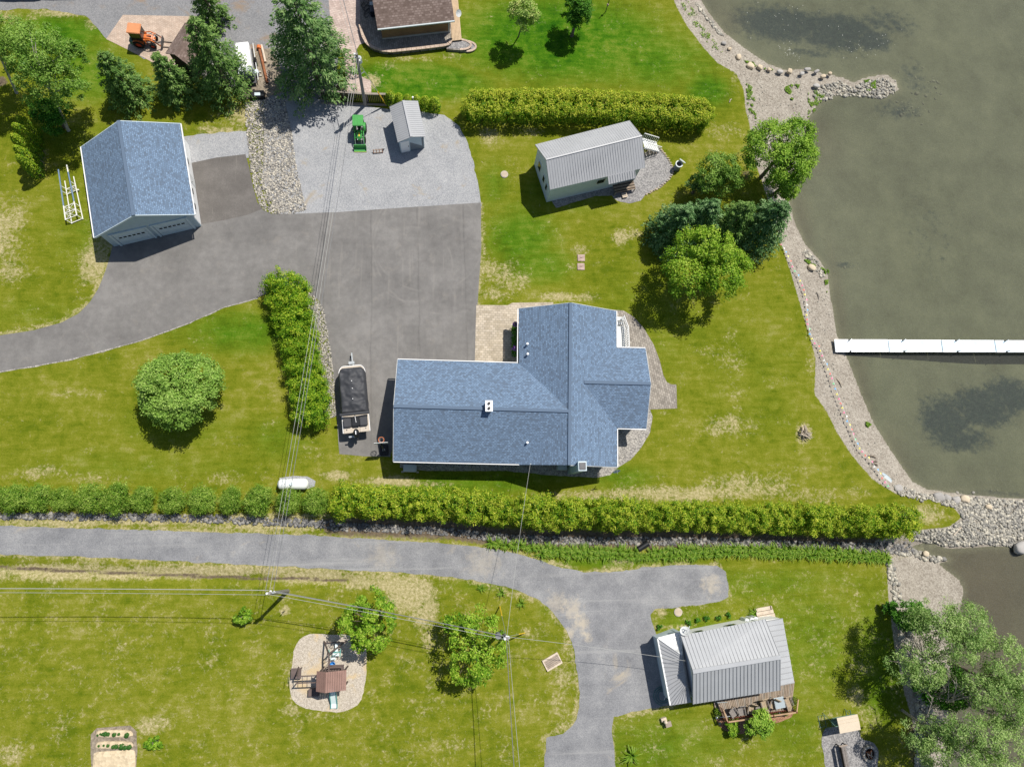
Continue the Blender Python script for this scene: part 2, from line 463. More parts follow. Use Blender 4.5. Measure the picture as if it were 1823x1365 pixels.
plain('slide_white', (0.66, 0.76, 0.74), 0.4, 0.4, 0, 0.04)
plain('swing_green', (0.10, 0.33, 0.30), 0.5, 0.4)
plain('swing_blue', (0.03, 0.24, 0.62), 0.35, 0.5, 0, 0.05)
plain('tank_white', (0.78, 0.80, 0.79), 0.35, 0.45, 0, 0.04)
plain('unit_grey', (0.50, 0.545, 0.55), 0.5, 0.35, 0, 0.05)
plain('concrete', (0.42, 0.385, 0.33), 0.9, 0.15, 0, 0.12, 3)
plain('concrete_pink', (0.40, 0.30, 0.255), 0.9, 0.15, 0, 0.22, 3)
plain('lid_tan', (0.46, 0.38, 0.29), 0.85, 0.2, 0, 0.1)
plain('timber_pale', (0.56, 0.47, 0.37), 0.85, 0.2, 0, 0.16, 3)
plain('canvas_beige', (0.60, 0.51, 0.39), 0.85, 0.15, 0, 0.04)
plain('frame_green', (0.115, 0.21, 0.165), 0.5, 0.35)
plain('wicker', (0.34, 0.265, 0.18), 0.85, 0.2, 0, 0.2, 5)
plain('wicker_grey', (0.21, 0.19, 0.175), 0.85, 0.2, 0, 0.2, 5)
plain('table_glass', (0.36, 0.41, 0.43), 0.15, 0.6, 0, 0.06)
plain('bark', (0.16, 0.13, 0.10), 0.9, 0.15, 0, 0.2, 4)
plain('bark_pale', (0.42, 0.39, 0.34), 0.9, 0.15, 0, 0.15, 4)
plain('dead_wood', (0.33, 0.295, 0.25), 0.9, 0.15, 0, 0.18, 4)
plain('driftwood', (0.42, 0.36, 0.28), 0.9, 0.15, 0, 0.2, 5)
plain('charred', (0.035, 0.022, 0.016), 0.95, 0.1, 0, 0.3, 6)
plain('wire_pale', (0.36, 0.36, 0.34), 0.5, 0.3, 0, 0.05)
plain('wire_dark', (0.16, 0.165, 0.17), 0.5, 0.3, 0, 0.05)
plain('hose_teal', (0.03, 0.16, 0.15), 0.5, 0.35)
plain('foam_white', (0.55, 0.55, 0.50), 0.8, 0.2, 0, 0.15)
plain('purple_flower', (0.27, 0.10, 0.40), 0.8, 0.2, 0, 0.3, 20)
plain('pink_flower', (0.62, 0.36, 0.38), 0.8, 0.2, 0, 0.3, 20)
plain('car_dark', (0.012, 0.017, 0.028), 0.2, 0.6, 0, 0.05)
plain('paddle_grey', (0.34, 0.43, 0.48), 0.45, 0.4, 0, 0.06)
for nm, cc in (('pennant_pink', (0.80, 0.22, 0.36)), ('pennant_yellow', (0.80, 0.72, 0.16)), ('pennant_blue', (0.16, 0.45, 0.76)), ('pennant_green', (0.22, 0.66, 0.32)), ('pennant_red', (0.76, 0.20, 0.16)), ('pennant_white', (0.75, 0.74, 0.70))):
    plain(nm, cc, 0.7, 0.2, 0, 0.04)

leafmat('leaf_maple', [(0.0, (0.045, 0.085, 0.016)), (0.5, (0.105, 0.165, 0.038)), (1.0, (0.185, 0.25, 0.085))])
leafmat('leaf_birch', [(0.0, (0.030, 0.070, 0.012)), (0.5, (0.075, 0.125, 0.026)), (1.0, (0.15, 0.20, 0.065))])
leafmat('leaf_shore', [(0.0, (0.035, 0.080, 0.010)), (0.5, (0.095, 0.155, 0.022)), (1.0, (0.175, 0.225, 0.055))])
leafmat('leaf_yellow', [(0.0, (0.030, 0.075, 0.007)), (0.5, (0.088, 0.148, 0.013)), (1.0, (0.19, 0.225, 0.045))])
leafmat('leaf_willow', [(0.0, (0.034, 0.070, 0.018)), (0.5, (0.100, 0.146, 0.056)), (1.0, (0.195, 0.235, 0.125))], 0.28, 2.5)
leafmat('leaf_dark', [(0.0, (0.012, 0.042, 0.006)), (0.5, (0.028, 0.080, 0.010)), (1.0, (0.062, 0.13, 0.024))], 0.2)
leafmat('leaf_pale', [(0.0, (0.060, 0.10, 0.025)), (0.5, (0.145, 0.20, 0.062)), (1.0, (0.25, 0.30, 0.13))])
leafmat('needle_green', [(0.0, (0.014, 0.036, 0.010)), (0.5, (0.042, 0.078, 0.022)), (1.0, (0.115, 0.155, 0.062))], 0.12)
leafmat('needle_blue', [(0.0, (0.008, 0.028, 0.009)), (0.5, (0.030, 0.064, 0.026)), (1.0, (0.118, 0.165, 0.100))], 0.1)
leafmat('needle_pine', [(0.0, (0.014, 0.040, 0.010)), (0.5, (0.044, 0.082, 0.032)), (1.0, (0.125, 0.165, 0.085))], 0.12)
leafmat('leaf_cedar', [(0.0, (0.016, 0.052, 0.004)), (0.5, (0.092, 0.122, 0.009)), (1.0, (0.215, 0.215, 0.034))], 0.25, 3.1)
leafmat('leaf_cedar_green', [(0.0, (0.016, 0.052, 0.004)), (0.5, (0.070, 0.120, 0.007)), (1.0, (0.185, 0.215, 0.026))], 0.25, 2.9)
leafmat('leaf_soft', [(0.0, (0.026, 0.066, 0.008)), (0.5, (0.088, 0.135, 0.020)), (1.0, (0.19, 0.225, 0.07))], 0.25)
leafmat('leaf_lily', [(0.0, (0.024, 0.062, 0.006)), (0.5, (0.072, 0.118, 0.014)), (1.0, (0.165, 0.19, 0.05))], 0.3)
leafmat('leaf_veg', [(0.0, (0.016, 0.06, 0.015)), (1.0, (0.05, 0.11, 0.03))], 0.2, 1.6)
leafmat('weed_green', [(0.0, (0.04, 0.085, 0.012)), (1.0, (0.12, 0.165, 0.035))], 0.2)

# ------------------------------------------------------------------ helpers
def tag(o, label=None, cat=None, group=None, kind=None):
    if label: o['label'] = label
    if cat: o['category'] = cat
    if group: o['group'] = group
    if kind: o['kind'] = kind
    return o


def thing(name, loc, label, cat, group=None, rz=0.0):
    o = bpy.data.objects.new(name, None)
    o.empty_display_size = 0.3
    COL.objects.link(o)
    o.location = loc
    o.rotation_euler = (0, 0, rz)
    return tag(o, label, cat, group)


def link(name, me, mat, parent=None):
    o = bpy.data.objects.new(name, me)
    COL.objects.link(o)
    if mat and not me.materials:
        me.materials.append(M[mat])
    if parent:
        o.parent = parent
    return o


def copy_tree(src, loc, rz=0.0, scale=1.0, label=None):
    r = src.copy(); COL.objects.link(r)
    r.location = loc; r.rotation_euler = (0, 0, rz)
    r.scale = (scale, scale, scale) if isinstance(scale, (int, float)) else scale
    if label: r['label'] = label
    for ch in src.children:
        c = ch.copy(); COL.objects.link(c); c.parent = r
        for g in ch.children:
            d = g.copy(); COL.objects.link(d); d.parent = c
    return r


class MB:
    """collects shapes; org is subtracted so that world points become local"""

    def __init__(s, org=None):
        s.v, s.f, s.uv = [], [], None
        s.o = Vector(org) if org is not None else Vector((0, 0, 0))

    def add(s, vs, fs):
        n = len(s.v)
        s.v += [Vector(p) - s.o for p in vs]
        s.f += [tuple(i + n for i in f) for f in fs]
        return s

    def quad(s, *p):
        return s.add(p, [tuple(range(len(p)))])

    def box(s, c, size, rz=0.0, rx=0.0, ry=0.0):
        mt = Matrix.Translation(Vector(c)) @ Matrix.Rotation(rz, 4, 'Z') @ Matrix.Rotation(ry, 4, 'Y') @ Matrix.Rotation(rx, 4, 'X')
        a, b, d = size[0] / 2, size[1] / 2, size[2] / 2
        vs = [mt @ Vector(q) for q in ((-a, -b, -d), (a, -b, -d), (a, b, -d), (-a, b, -d), (-a, -b, d), (a, -b, d), (a, b, d), (-a, b, d))]
        return s.add(vs, [(3, 2, 1, 0), (4, 5, 6, 7), (0, 1, 5, 4), (1, 2, 6, 5), (2, 3, 7, 6), (3, 0, 4, 7)])

    def beam(s, p0, p1, w, h):
        p0, p1 = Vector(p0), Vector(p1)
        d = (p1 - p0); L = d.length
        if L < 1e-6: return s
        d /= L
        side = d.cross(Vector((0, 0, 1)))
        if side.length < 1e-3: side = Vector((1, 0, 0))
        side.normalize(); up = side.cross(d)
        vs = []
        for p in (p0, p1):
            for a, b in ((-1, -1), (1, -1), (1, 1), (-1, 1)):
                vs.append(p + side * (a * w / 2) + up * (b * h / 2))
        return s.add(vs, [(3, 2, 1, 0), (4, 5, 6, 7), (0, 1, 5, 4), (1, 2, 6, 5), (2, 3, 7, 6), (3, 0, 4, 7)])

    def tube(s, pts, r, n=8, caps=True):
        pts = [Vector(p) for p in pts]
        rs = r if isinstance(r, (list, tuple)) else [r] * len(pts)
        vs = []
        for i, p in enumerate(pts):
            d = (pts[min(i + 1, len(pts) - 1)] - pts[max(i - 1, 0)]).normalized()
            a = d.cross(Vector((0.31, 0.12, 0.94)))
            if a.length < 0.05: a = d.cross(Vector((1, 0, 0)))
            a.normalize(); b = d.cross(a)
            for k in range(n):
                t = 2 * PI * k / n
                vs.append(p + (a * math.cos(t) + b * math.sin(t)) * rs[i])
        fs = []
        for i in range(len(pts) - 1):
            for k in range(n):
                k2 = (k + 1) % n
                fs.append((i * n + k, i * n + k2, (i + 1) * n + k2, (i + 1) * n + k))
        if caps:
            fs.append(tuple(range(n - 1, -1, -1)))
            fs.append(tuple((len(pts) - 1) * n + k for k in range(n)))
        return s.add(vs, fs)

    def cyl(s, c, r, h, n=20, r2=None, axis='Z'):
        c = Vector(c); r2 = r if r2 is None else r2
        d = {'Z': Vector((0, 0, 1)), 'X': Vector((1, 0, 0)), 'Y': Vector((0, 1, 0))}[axis]
        return s.tube([c - d * h / 2, c + d * h / 2], [r, r2], n)

    def prism(s, poly, z0, z1):
        n = len(poly)
        vs = [Vector((p[0], p[1], z0)) for p in poly] + [Vector((p[0], p[1], z1)) for p in poly]
        fs = [tuple(range(n - 1, -1, -1)), tuple(range(n, 2 * n))]
        for i in range(n):
            j = (i + 1) % n
            fs.append((i, j, n + j, n + i))
        return s.add(vs, fs)

    def ball(s, c, rx, ry, rz, nu=14, nv=8, v0=-PI / 2, v1=PI / 2, wob=0.0, seed=0):
        c = Vector(c); vs = []; fs = []
        for j in range(nv + 1):
            ph = v0 + (v1 - v0) * j / nv
            for i in range(nu):
                th = 2 * PI * i / nu
                d = Vector((math.cos(ph) * math.cos(th), math.cos(ph) * math.sin(th), math.sin(ph)))
                k = 1 + (wob * noise.noise(d * 1.7 + Vector((seed, seed * 2.1, 0))) if wob else 0)
                vs.append(c + Vector((d.x * rx * k, d.y * ry * k, d.z * rz * k)))
        for j in range(nv):
            for i in range(nu):
                i2 = (i + 1) % nu
                fs.append((j * nu + i, j * nu + i2, (j + 1) * nu + i2, (j + 1) * nu + i))
        return s.add(vs, fs)

    def ring(s, c, r0, r1, z0, z1, n=28):
        c = Vector(c); vs = []
        for (r, z) in ((r0, z0), (r1, z0), (r1, z1), (r0, z1)):
            for k in range(n):
                t = 2 * PI * k / n
                vs.append(c + Vector((r * math.cos(t), r * math.sin(t), z)))
        fs = []
        for q in range(4):
            for k in range(n):
                k2 = (k + 1) % n
                fs.append((q * n + k, q * n + k2, ((q + 1) % 4) * n + k2, ((q + 1) % 4) * n + k))
        return s.add(vs, fs)

    def build(s, name, mat, parent=None, smooth=False, bevel=0.0):
        me = bpy.data.meshes.new(name)
        me.from_pydata([tuple(p) for p in s.v], [], s.f)
        bm = bmesh.new(); bm.from_mesh(me)
        bmesh.ops.recalc_face_normals(bm, faces=bm.faces)
        if bevel:
            bmesh.ops.bevel(bm, geom=[e for e in bm.edges if len(e.link_faces) == 2 and e.calc_face_angle(0) > 0.6], offset=bevel, segments=2, affect='EDGES', clamp_overlap=True)
        if smooth:
            for f in bm.faces: f.smooth = True
        bm.to_mesh(me); bm.free()
        if smooth:
            try:
                me.set_sharp_from_angle(angle=R_(50))
            except Exception:
                pass
        return link(name, me, mat, parent)


def np_mesh(name, verts, faces4, tint=None, tri=False):
    k = 3 if tri else 4
    me = bpy.data.meshes.new(name)
    nv, nf = len(verts), len(faces4)
    me.vertices.add(nv)
    me.vertices.foreach_set('co', np.ascontiguousarray(verts, dtype=np.float32).ravel())
    me.loops.add(nf * k)
    me.loops.foreach_set('vertex_index', np.ascontiguousarray(faces4, dtype=np.int32).ravel())
    me.polygons.add(nf)
    me.polygons.foreach_set('loop_start', np.arange(0, nf * k, k, dtype=np.int32))
    me.update(calc_edges=True)
    if tint is not None:
        a = me.attributes.new('tint', 'FLOAT', 'POINT')
        a.data.foreach_set('value', np.ascontiguousarray(tint, dtype=np.float32))
    return me


def inside(P, poly):
    """P (n,2) in polygon (k,2)"""
    x, y = P[:, 0], P[:, 1]
    r = np.zeros(len(P), bool)
    k = len(poly)
    for i in range(k):
        x1, y1 = poly[i]; x2, y2 = poly[(i + 1) % k]
        if y1 == y2: continue
        c = ((y1 > y) != (y2 > y)) & (x < (x2 - x1) * (y - y1) / (y2 - y1) + x1)
        r ^= c
    return r


def seg_dist(P, line, closed=False):
    d = np.full(len(P), 1e9)
    k = len(line)
    for i in range(k if closed else k - 1):
        a = np.array(line[i]); b = np.array(line[(i + 1) % k])
        ab = b - a
        t = np.clip(((P - a) @ ab) / max(ab @ ab, 1e-9), 0, 1)
        d = np.minimum(d, np.hypot(*(P - a - t[:, None] * ab).T))
    return d


def W(pts, z=0.0):
    return [tuple(gp(x, y, z)[:2]) for x, y in pts]


# ------------------------------------------------------------------ terrain
WL = -0.6     # lake level
water_line = [(1225, -340), (1238, -60), (1248, 0), (1262, 23), (1290, 58), (1329, 88), (1366, 113), (1398, 124), (1430, 123), (1465, 130), (1500, 137), (1520, 146),
              (1541, 137), (1578, 131), (1596, 143), (1602, 161), (1578, 172), (1546, 167), (1522, 163), (1483, 172), (1460, 184), (1442, 207), (1437, 226), (1432, 260),
              (1420, 310), (1405, 357), (1415, 397), (1433, 434), (1458, 461), (1474, 485), (1480, 533), (1490, 596), (1508, 635), (1533, 699), (1557, 755), (1593, 811),
              (1624, 857), (1649, 871), (1709, 879), (1765, 883), (1823, 887), (1960, 895), (1960, 985), (1823, 978), (1803, 974), (1767, 972), (1727, 975), (1690, 976),
              (1650, 968), (1652, 984), (1690, 998), (1672, 1003), (1681, 1011), (1709, 1032), (1716, 1050), (1713, 1071), (1705, 1110), (1692, 1170), (1690, 1250), (1685, 1365), (1680, 1800)]
lawn_edge = [(1190, -340), (1193, -40), (1201, 5), (1223, 46), (1251, 83), (1276, 111), (1311, 131), (1324, 161), (1328, 196), (1334, 221), (1345, 290), (1372, 370),
             (1390, 430), (1411, 495), (1424, 540), (1441, 596), (1452, 639), (1450, 702), (1473, 734), (1490, 769), (1515, 808), (1554, 854), (1596, 879), (1656, 889),
             (1698, 903), (1712, 921), (1691, 937), (1624, 945), (1560, 962), (1560, 985), (1578, 1000), (1583, 1075), (1592, 1150), (1610, 1230), (1628, 1300), (1640, 1365), (1645, 1800)]
LANDW = W(water_line, WL) + [(-900, -60 * 8), (-900, 480)]
LAWNW = W(lawn_edge) + [(-900, -60 * 8), (-900, 480)]
LANDW[0] = (LANDW[0][0], 480); LANDW[-3] = (LANDW[-3][0], -480)
LAWNW[0] = (LAWNW[0][0], 480); LAWNW[-3] = (LAWNW[-3][0], -480)

creek = W([(590, 936), (700, 940), (800, 944), (900, 957), (1050, 961), (1250, 962), (1450, 970), (1560, 973), (1625, 973), (1665, 978)])
ditch = W([(-60, 1009), (0, 1010), (120, 1016), (260, 1022), (420, 1028), (560, 1031), (620, 1034)])


def terrain_fields(P):
    land = inside(P, LANDW); lawn = inside(P, LAWNW)
    dw = seg_dist(P, LANDW, True); dl = seg_dist(P, LAWNW, True)
    z = np.zeros(len(P))
    beach = land & ~lawn
    z[beach] = WL * (dl / (dl + dw + 1e-6))[beach]
    lake = ~land
    z[lake] = WL - np.minimum(0.10 * dw[lake] + 0.02, 1.7)
    dc = seg_dist(P, creek)
    z = np.where(land, z - 0.32 * np.exp(-(dc / 0.55) ** 2), z)
    dd = seg_dist(P, ditch)
    z = np.where(land, z - 0.25 * np.exp(-(dd / 0.5) ** 2), z)
    return land, lawn, z, dw, dl, dc, dd


def axis(lo, hi, step, far):
    core = np.arange(lo, hi + 1e-6, step)
    out = [p for p in far if p < lo - step]
    out2 = [p for p in far if p > hi + step]
    return np.array(sorted(out) + list(core) + sorted(out2))


gx = axis(-47, 67, 0.25, [-900, -300, -120, -70, -52, 72, 90, 140, 320, 900])
gy = axis(-27, 58, 0.25, [-480, -200, -90, -45, -31, 62, 80, 120, 250, 480])
XX, YY = np.meshgrid(gx, gy)
PP = np.stack([XX.ravel(), YY.ravel()], 1)
land, lawn, ZZ, dw, dl, dc, dd = terrain_fields(PP)


def blobs(items):
    """(px,py,rx_px,ry_px,strength): soft ellipses on the plan"""
    f = np.zeros(len(PP))
    for (x, y, rx, ry, s) in items:
        c = gp(x, y); k = 0.058
        e = ((PP[:, 0] - c.x) / (rx * k)) ** 2 + ((PP[:, 1] - c.y) / (ry * k)) ** 2
        f = np.maximum(f, s * np.exp(-e ** 1.3))
    return f


dry = blobs([(0, 410, 45, 70, .85), (20, 460, 40, 50, .7), (165, 470, 26, 40, 1.0), (180, 435, 25, 30, .9), (150, 530, 30, 22, .5), (75, 285, 10, 40, .6), (0, 30, 60, 16, .8),
             (110, 22, 60, 10, .9), (165, 40, 14, 18, .8), (220, 175, 30, 20, .35), (420, 205, 45, 30, .75), (400, 235, 45, 14, .9),
             (870, 480, 24, 30, .8), (905, 495, 30, 32, .75), (930, 500, 18, 22, .85), (880, 525, 36, 14, .8), (1000, 528, 55, 9, .95), (1040, 530, 30, 10, .9), (1105, 420, 20, 18, .95),
             (1130, 415, 20, 12, .7), (858, 420, 8, 60, .8), (870, 240, 20, 30, .7), (940, 235, 40, 16, .6), (905, 300, 30, 50, .35), (1034, 445, 22, 14, .7), (1015, 475, 10, 8, .6),
             (1305, 660, 30, 90, .5), (1260, 620, 40, 20, .5), (1290, 760, 60, 22, .75), (1200, 880, 240, 16, .95), (1340, 865, 90, 26, .8), (1460, 880, 130, 18, .6), (1650, 915, 50, 22, .85),
             (1400, 290, 40, 30, .4), (1290, 235, 50, 22, .55), (1310, 145, 14, 30, .5), (1220, 195, 30, 20, .4), (690, 115, 20, 14, .7), (665, 145, 18, 20, .8), (740, 105, 60, 8, .6), (800, 100, 40, 10, .5),
             (600, 845, 30, 9, 1.0), (690, 856, 60, 9, 1.05), (740, 862, 60, 7, .9), (560, 800, 40, 30, .45), (620, 815, 30, 14, .5), (130, 700, 50, 10, .55), (60, 842, 50, 14, .7), (160, 850, 60, 10, .6), (400, 850, 80, 14, .5),
             (330, 870, 60, 12, .4), (300, 925, 320, 9, 1.15), (100, 920, 140, 9, 1.0), (500, 936, 120, 8, 1.2), (740, 950, 120, 6, 1.0), (880, 962, 60, 6, .8),
             (300, 1018, 320, 11, 1.15), (80, 1014, 140, 10, 1.1), (560, 1025, 80, 14, 1.15), (640, 1038, 40, 14, 1.0), (730, 1055, 45, 32, 1.2), (755, 1090, 26, 26, 1.1), (700, 1040, 60, 14, 1.1), (680, 1030, 40, 10, .9),
             (750, 1010, 60, 6, .8), (760, 1140, 20, 30, .7), (765, 1220, 14, 18, .7), (740, 1180, 30, 40, .45), (790, 1325, 60, 16, .6), (200, 1285, 60, 12, .55), (270, 1290, 30, 16, .9), (20, 1340, 22, 30, .7), (60, 1200, 120, 60, .35),
             (110, 1060, 120, 30, .4), (360, 1140, 180, 60, .3), (460, 1280, 60, 14, .45), (520, 1260, 20, 14, .7), (515, 1200, 8, 50, .6), (590, 1275, 60, 8, .5), (985, 1180, 34, 26, .7), (1005, 1210, 20, 30, .75), (995, 1260, 24, 40, .6), (1000, 1295, 20, 12, .9),
             (960, 1130, 30, 50, .45), (1010, 1150, 10, 14, .8), (935, 1125, 10, 8, .9), (1115, 1000, 30, 6, .9), (1200, 985, 340, 5, .4), (1020, 985, 160, 4, .5), (1195, 1115, 50, 5, .8), (1180, 1092, 12, 8, .9), (1230, 1090, 60, 4, .5),
             (1480, 1050, 60, 22, .35), (1530, 1060, 40, 12, .4), (1520, 1240, 24, 24, .7), (1545, 1275, 30, 22, .7), (1500, 1010, 90, 10, .25), (507, 1087, 7, 7, 1.3), (1430, 770, 16, 17, 1.3), (1200, 1258, 60, 5, .3), (1240, 1305, 40, 8, .35),
             (1180, 470, 20, 20, .3), (1360, 520, 40, 60, .25), (1440, 640, 12, 60, .55), (1400, 840, 100, 20, .4), (1180, 735, 20, 6, .5)])
road_edge = [W([(-60, 934), (200, 942), (560, 953), (800, 968), (940, 990), (1040, 1018), (1150, 1010), (1280, 1006), (1298, 1060), (1165, 1084)]), W([(-60, 985), (300, 998), (640, 1015), (830, 1030), (960, 1068), (1008, 1120), (1030, 1225), (1024, 1285), (970, 1312)]), W([(1200, 1256), (1090, 1275), (1090, 1365)]), W([(0, 597), (108, 575), (160, 538), (195, 460)]), W([(857, 362), (853, 500), (850, 545)])]
for ln in road_edge:
    dry = np.maximum(dry, 0.8 * np.exp(-(seg_dist(PP, ln) / 0.42) ** 2))
dry = np.maximum(dry, 0.20)
dry = np.where(YY.ravel() < gp(500, 1040).y, np.maximum(dry, 0.36), dry)
lush = blobs([(1000, 70, 220, 90, 1.1), (740, 145, 130, 40, 1.1), (1150, 100, 140, 70, .8), (1260, 160, 50, 40, .8), (90, 60, 110, 40, .9), (150, 130, 80, 60, .8), (130, 240, 90, 40, .35),
              (930, 420, 70, 60, .75), (960, 470, 70, 40, .7), (1010, 345, 90, 40, .5), (880, 330, 30, 50, .5), (160, 420, 30, 60, .4), (130, 400, 60, 80, .25), (1180, 560, 110, 120, .3), (440, 590, 110, 40, .7), (500, 780, 60, 40, .4),
              (320, 760, 110, 40, .35), (250, 830, 200, 30, .3), (1110, 850, 60, 24, .55), (840, 860, 160, 24, .6), (1340, 650, 120, 180, .2), (1340, 1040, 240, 30, .45), (1440, 1140, 140, 120, .45), (1100, 1000, 150, 12, .6), (1180, 1330, 140, 60, .5), (1400, 1300, 90, 60, .4),
              (1000, 1075, 40, 30, .45), (870, 1040, 80, 14, .45), (1560, 1180, 60, 110, .6), (940, 845, 120, 20, .5), (60, 555, 120, 26, .3), (170, 330, 20, 100, .3), (350, 590, 80, 24, .35), (1240, 1105, 90, 22, .45)])
soil = blobs([(480, 130, 60, 50, .0), (2, 145, 12, 12, .9), (1300, 175, 6, 6, .0), (1640, 1230, 26, 60, 1.0), (1660, 1160, 24, 50, .9), (1650, 1330, 40, 60, .9), (1710, 1300, 60, 60, .8), (1300, 325, 30, 22, .5), (1330, 310, 20, 20, .6), (590, 160, 40, 14, .9)])
soil = np.maximum(soil, 1.1 * np.exp(-(dc / 0.95) ** 2))
soil = np.maximum(soil, 0.85 * np.exp(-(dd / 0.22) ** 2))
weed = blobs([(1400, 30, 110, 45, 1.0), (1500, 45, 90, 50, 1.0), (1560, 60, 50, 30, .9), (1450, 85, 60, 12, .6), (1590, 25, 80, 40, .6), (1700, 745, 55, 50, .95), (1770, 720, 70, 40, 1.0), (1730, 780, 60, 26, .8), (1820, 700, 60, 40, .9), (1510, 466, 34, 8, .6),
              (1610, 190, 60, 24, .55), (1640, 130, 40, 50, .5), (1680, 400, 80, 160, .3), (1750, 882, 120, 9, .8), (1560, 850, 30, 30, .2), (1430, 150, 30, 8, .4)])
mud = blobs([(1760, 1050, 140, 130, 1.0), (1800, 1200, 110, 160, 1.0), (1700, 1040, 40, 60, .8), (1730, 985, 60, 20, .3), (1460, 240, 50, 60, .35), (1430, 400, 24, 80, .5), (1500, 560, 16, 120, .5), (1540, 690, 20, 90, .5), (1600, 830, 30, 60, .5), (1290, 30, 40, 60, .4)])
mud = np.clip(mud, 0, 1)
sand = np.where(lawn, 0.0, 1.0)
sand = np.where(lawn, np.clip(0.5 - dl / 0.7, 0, 1), np.clip(0.5 + dl / 0.7, 0, 1))
sand = np.where(seg_dist(PP, W([(1560, 973), (1625, 973)])) < 1.2, np.minimum(sand, 0.55), sand)
bedm = np.where(land, np.clip(0.35 - dw / 0.5, 0, 1), np.clip(0.35 + dw / 0.9, 0, 1))
small = np.array([noise.noise(Vector((x * 0.9, y * 0.9, 0))) for x, y in PP]) if False else 0
idx = np.arange(len(PP)).reshape(len(gy), len(gx))
F4 = np.stack([idx[:-1, :-1].ravel(), idx[:-1, 1:].ravel(), idx[1:, 1:].ravel(), idx[1:, :-1].ravel()], 1)
V3 = np.column_stack([PP, ZZ])
fl = lawn[F4].mean(1) > 0.5
fa = land[F4].mean(1) > 0.5
for name, mask, lab in (('ground', fl, 'mown lawn'), ('beach', ~fl & fa, 'shingle beach'), ('lake_bed', ~fa, 'lake bed')):
    faces = F4[mask]
    used = np.unique(faces)
    remap = np.full(len(V3), -1); remap[used] = np.arange(len(used))
    me = np_mesh(name, V3[used], remap[faces])
    for an, arr in (('dry', dry), ('lush', lush), ('soil', soil), ('sand', sand), ('bed', bedm), ('weed', weed), ('mud', mud)):
        a = me.attributes.new(an, 'FLOAT', 'POINT')
        a.data.foreach_set('value', np.ascontiguousarray(arr[used], dtype=np.float32))
    me.polygons.foreach_set('use_smooth', np.ones(len(faces), bool))
    tag(link(name, me, 'terrain'), kind='structure')

me = bpy.data.meshes.new('water')
xs0 = 24.0
me.from_pydata([(xs0, -480, WL), (900, -480, WL), (900, 480, WL), (xs0, 480, WL)], [], [(0, 1, 2, 3)])
tag(link('water', me, 'water'), kind='structure')


# ------------------------------------------------------------------ flat sheets laid on the ground
def resample(poly, step, jit, seed=0.0, closed=True, sharp=()):
    out = []
    n = len(poly)
    for i in range(n if closed else n - 1):
        a = Vector(poly[i]).to_2d(); b = Vector(poly[(i + 1) % n]).to_2d()
        L = (b - a).length
        k = max(1, int(L / step))
        for q in range(k):
            p = a.lerp(b, q / k)
            nv = noise.noise_vector(Vector((p.x * 0.9 + seed, p.y * 0.9, seed * 1.3)))
            nw = noise.noise_vector(Vector((p.x * 3.1 + seed, p.y * 3.1, seed * 0.7)))
            out.append((p.x + jit * (nv.x * 0.7 + nw.x * 0.5), p.y + jit * (nv.y * 0.7 + nw.y * 0.5)))
    return out


def smooth_poly(pts, it=2, closed=True):
    for _ in range(it):
        o = []
        n = len(pts)
        for i in range(n):
            a = Vector(pts[i]); b = Vector(pts[(i + 1) % n])
            o.append(tuple(a.lerp(b, 0.25))); o.append(tuple(a.lerp(b, 0.75)))
        pts = o
    return pts


def sheet(name, px, z, mat, jit=0.06, step=0.35, smooth=0, kind='structure', world=False):
    poly = px if world else W(px)
    if smooth: poly = smooth_poly(poly, smooth)
    poly = resample(poly, step, jit, seed=z * 531.7)
    bm = bmesh.new()
    vs = [bm.verts.new((x, y, z)) for x, y in poly]
    f = bm.faces.new(vs)
    bmesh.ops.recalc_face_normals(bm, faces=[f])
    if f.normal.z < 0: f.normal_flip()
    bmesh.ops.triangulate(bm, faces=bm.faces[:])
    me = bpy.data.meshes.new(name)
    bm.to_mesh(me); bm.free()
    return tag(link(name, me, mat), kind=kind)


sheet('gravel_yard', [(-30, -60), (640, -60), (640, -10), (600, 20), (600, 150), (575, 172), (545, 178), (470, 176), (440, 178), (425, 160), (380, 150), (325, 110), (255, 104), (188, 68), (172, 48), (150, 27), (90, 18), (40, 16), (-30, 20)], 0.006, 'gravel_yard', 0.22)
sheet('gravel_lot', [(470, 176), (545, 172), (640, 186), (692, 195), (752, 200), (790, 206), (818, 226), (832, 252), (843, 290), (852, 330), (857, 366), (700, 374), (560, 384), (500, 384), (470, 330)], 0.010, 'gravel_light', 0.16)
sheet('gravel_pad', [(318, 246), (352, 240), (400, 236), (442, 232), (446, 282), (385, 287), (330, 300)], 0.010, 'gravel_light', 0.3)
sheet('driveway', [(-60, 604), (0, 597), (60, 588), (108, 575), (140, 558), (160, 538), (176, 512), (188, 482), (195, 460), (201, 436), (340, 400), (352, 390), (333, 292), (385, 281), (437, 275), (443, 296), (450, 330), (458, 360), (468, 374), (484, 381), (520, 381), (600, 378), (700, 371), (856, 361),
                   (857, 440), (853, 500), (850, 545), (846, 650), (720, 700), (695, 813), (650, 812), (604, 808), (600, 750), (593, 660), (584, 600), (577, 560), (568, 535), (545, 517), (525, 508), (480, 520), (459, 530), (400, 546), (340, 573), (250, 606), (130, 638), (60, 651), (0, 661), (-60, 668)], 0.016, 'asphalt', 0.02, 0.3)
sheet('asphalt_pad', [(333, 292), (385, 281), (437, 275), (443, 296), (450, 330), (458, 360), (468, 372), (440, 383), (400, 392), (361, 399), (340, 400)], 0.020, 'asphalt_new', 0.015, 0.3)
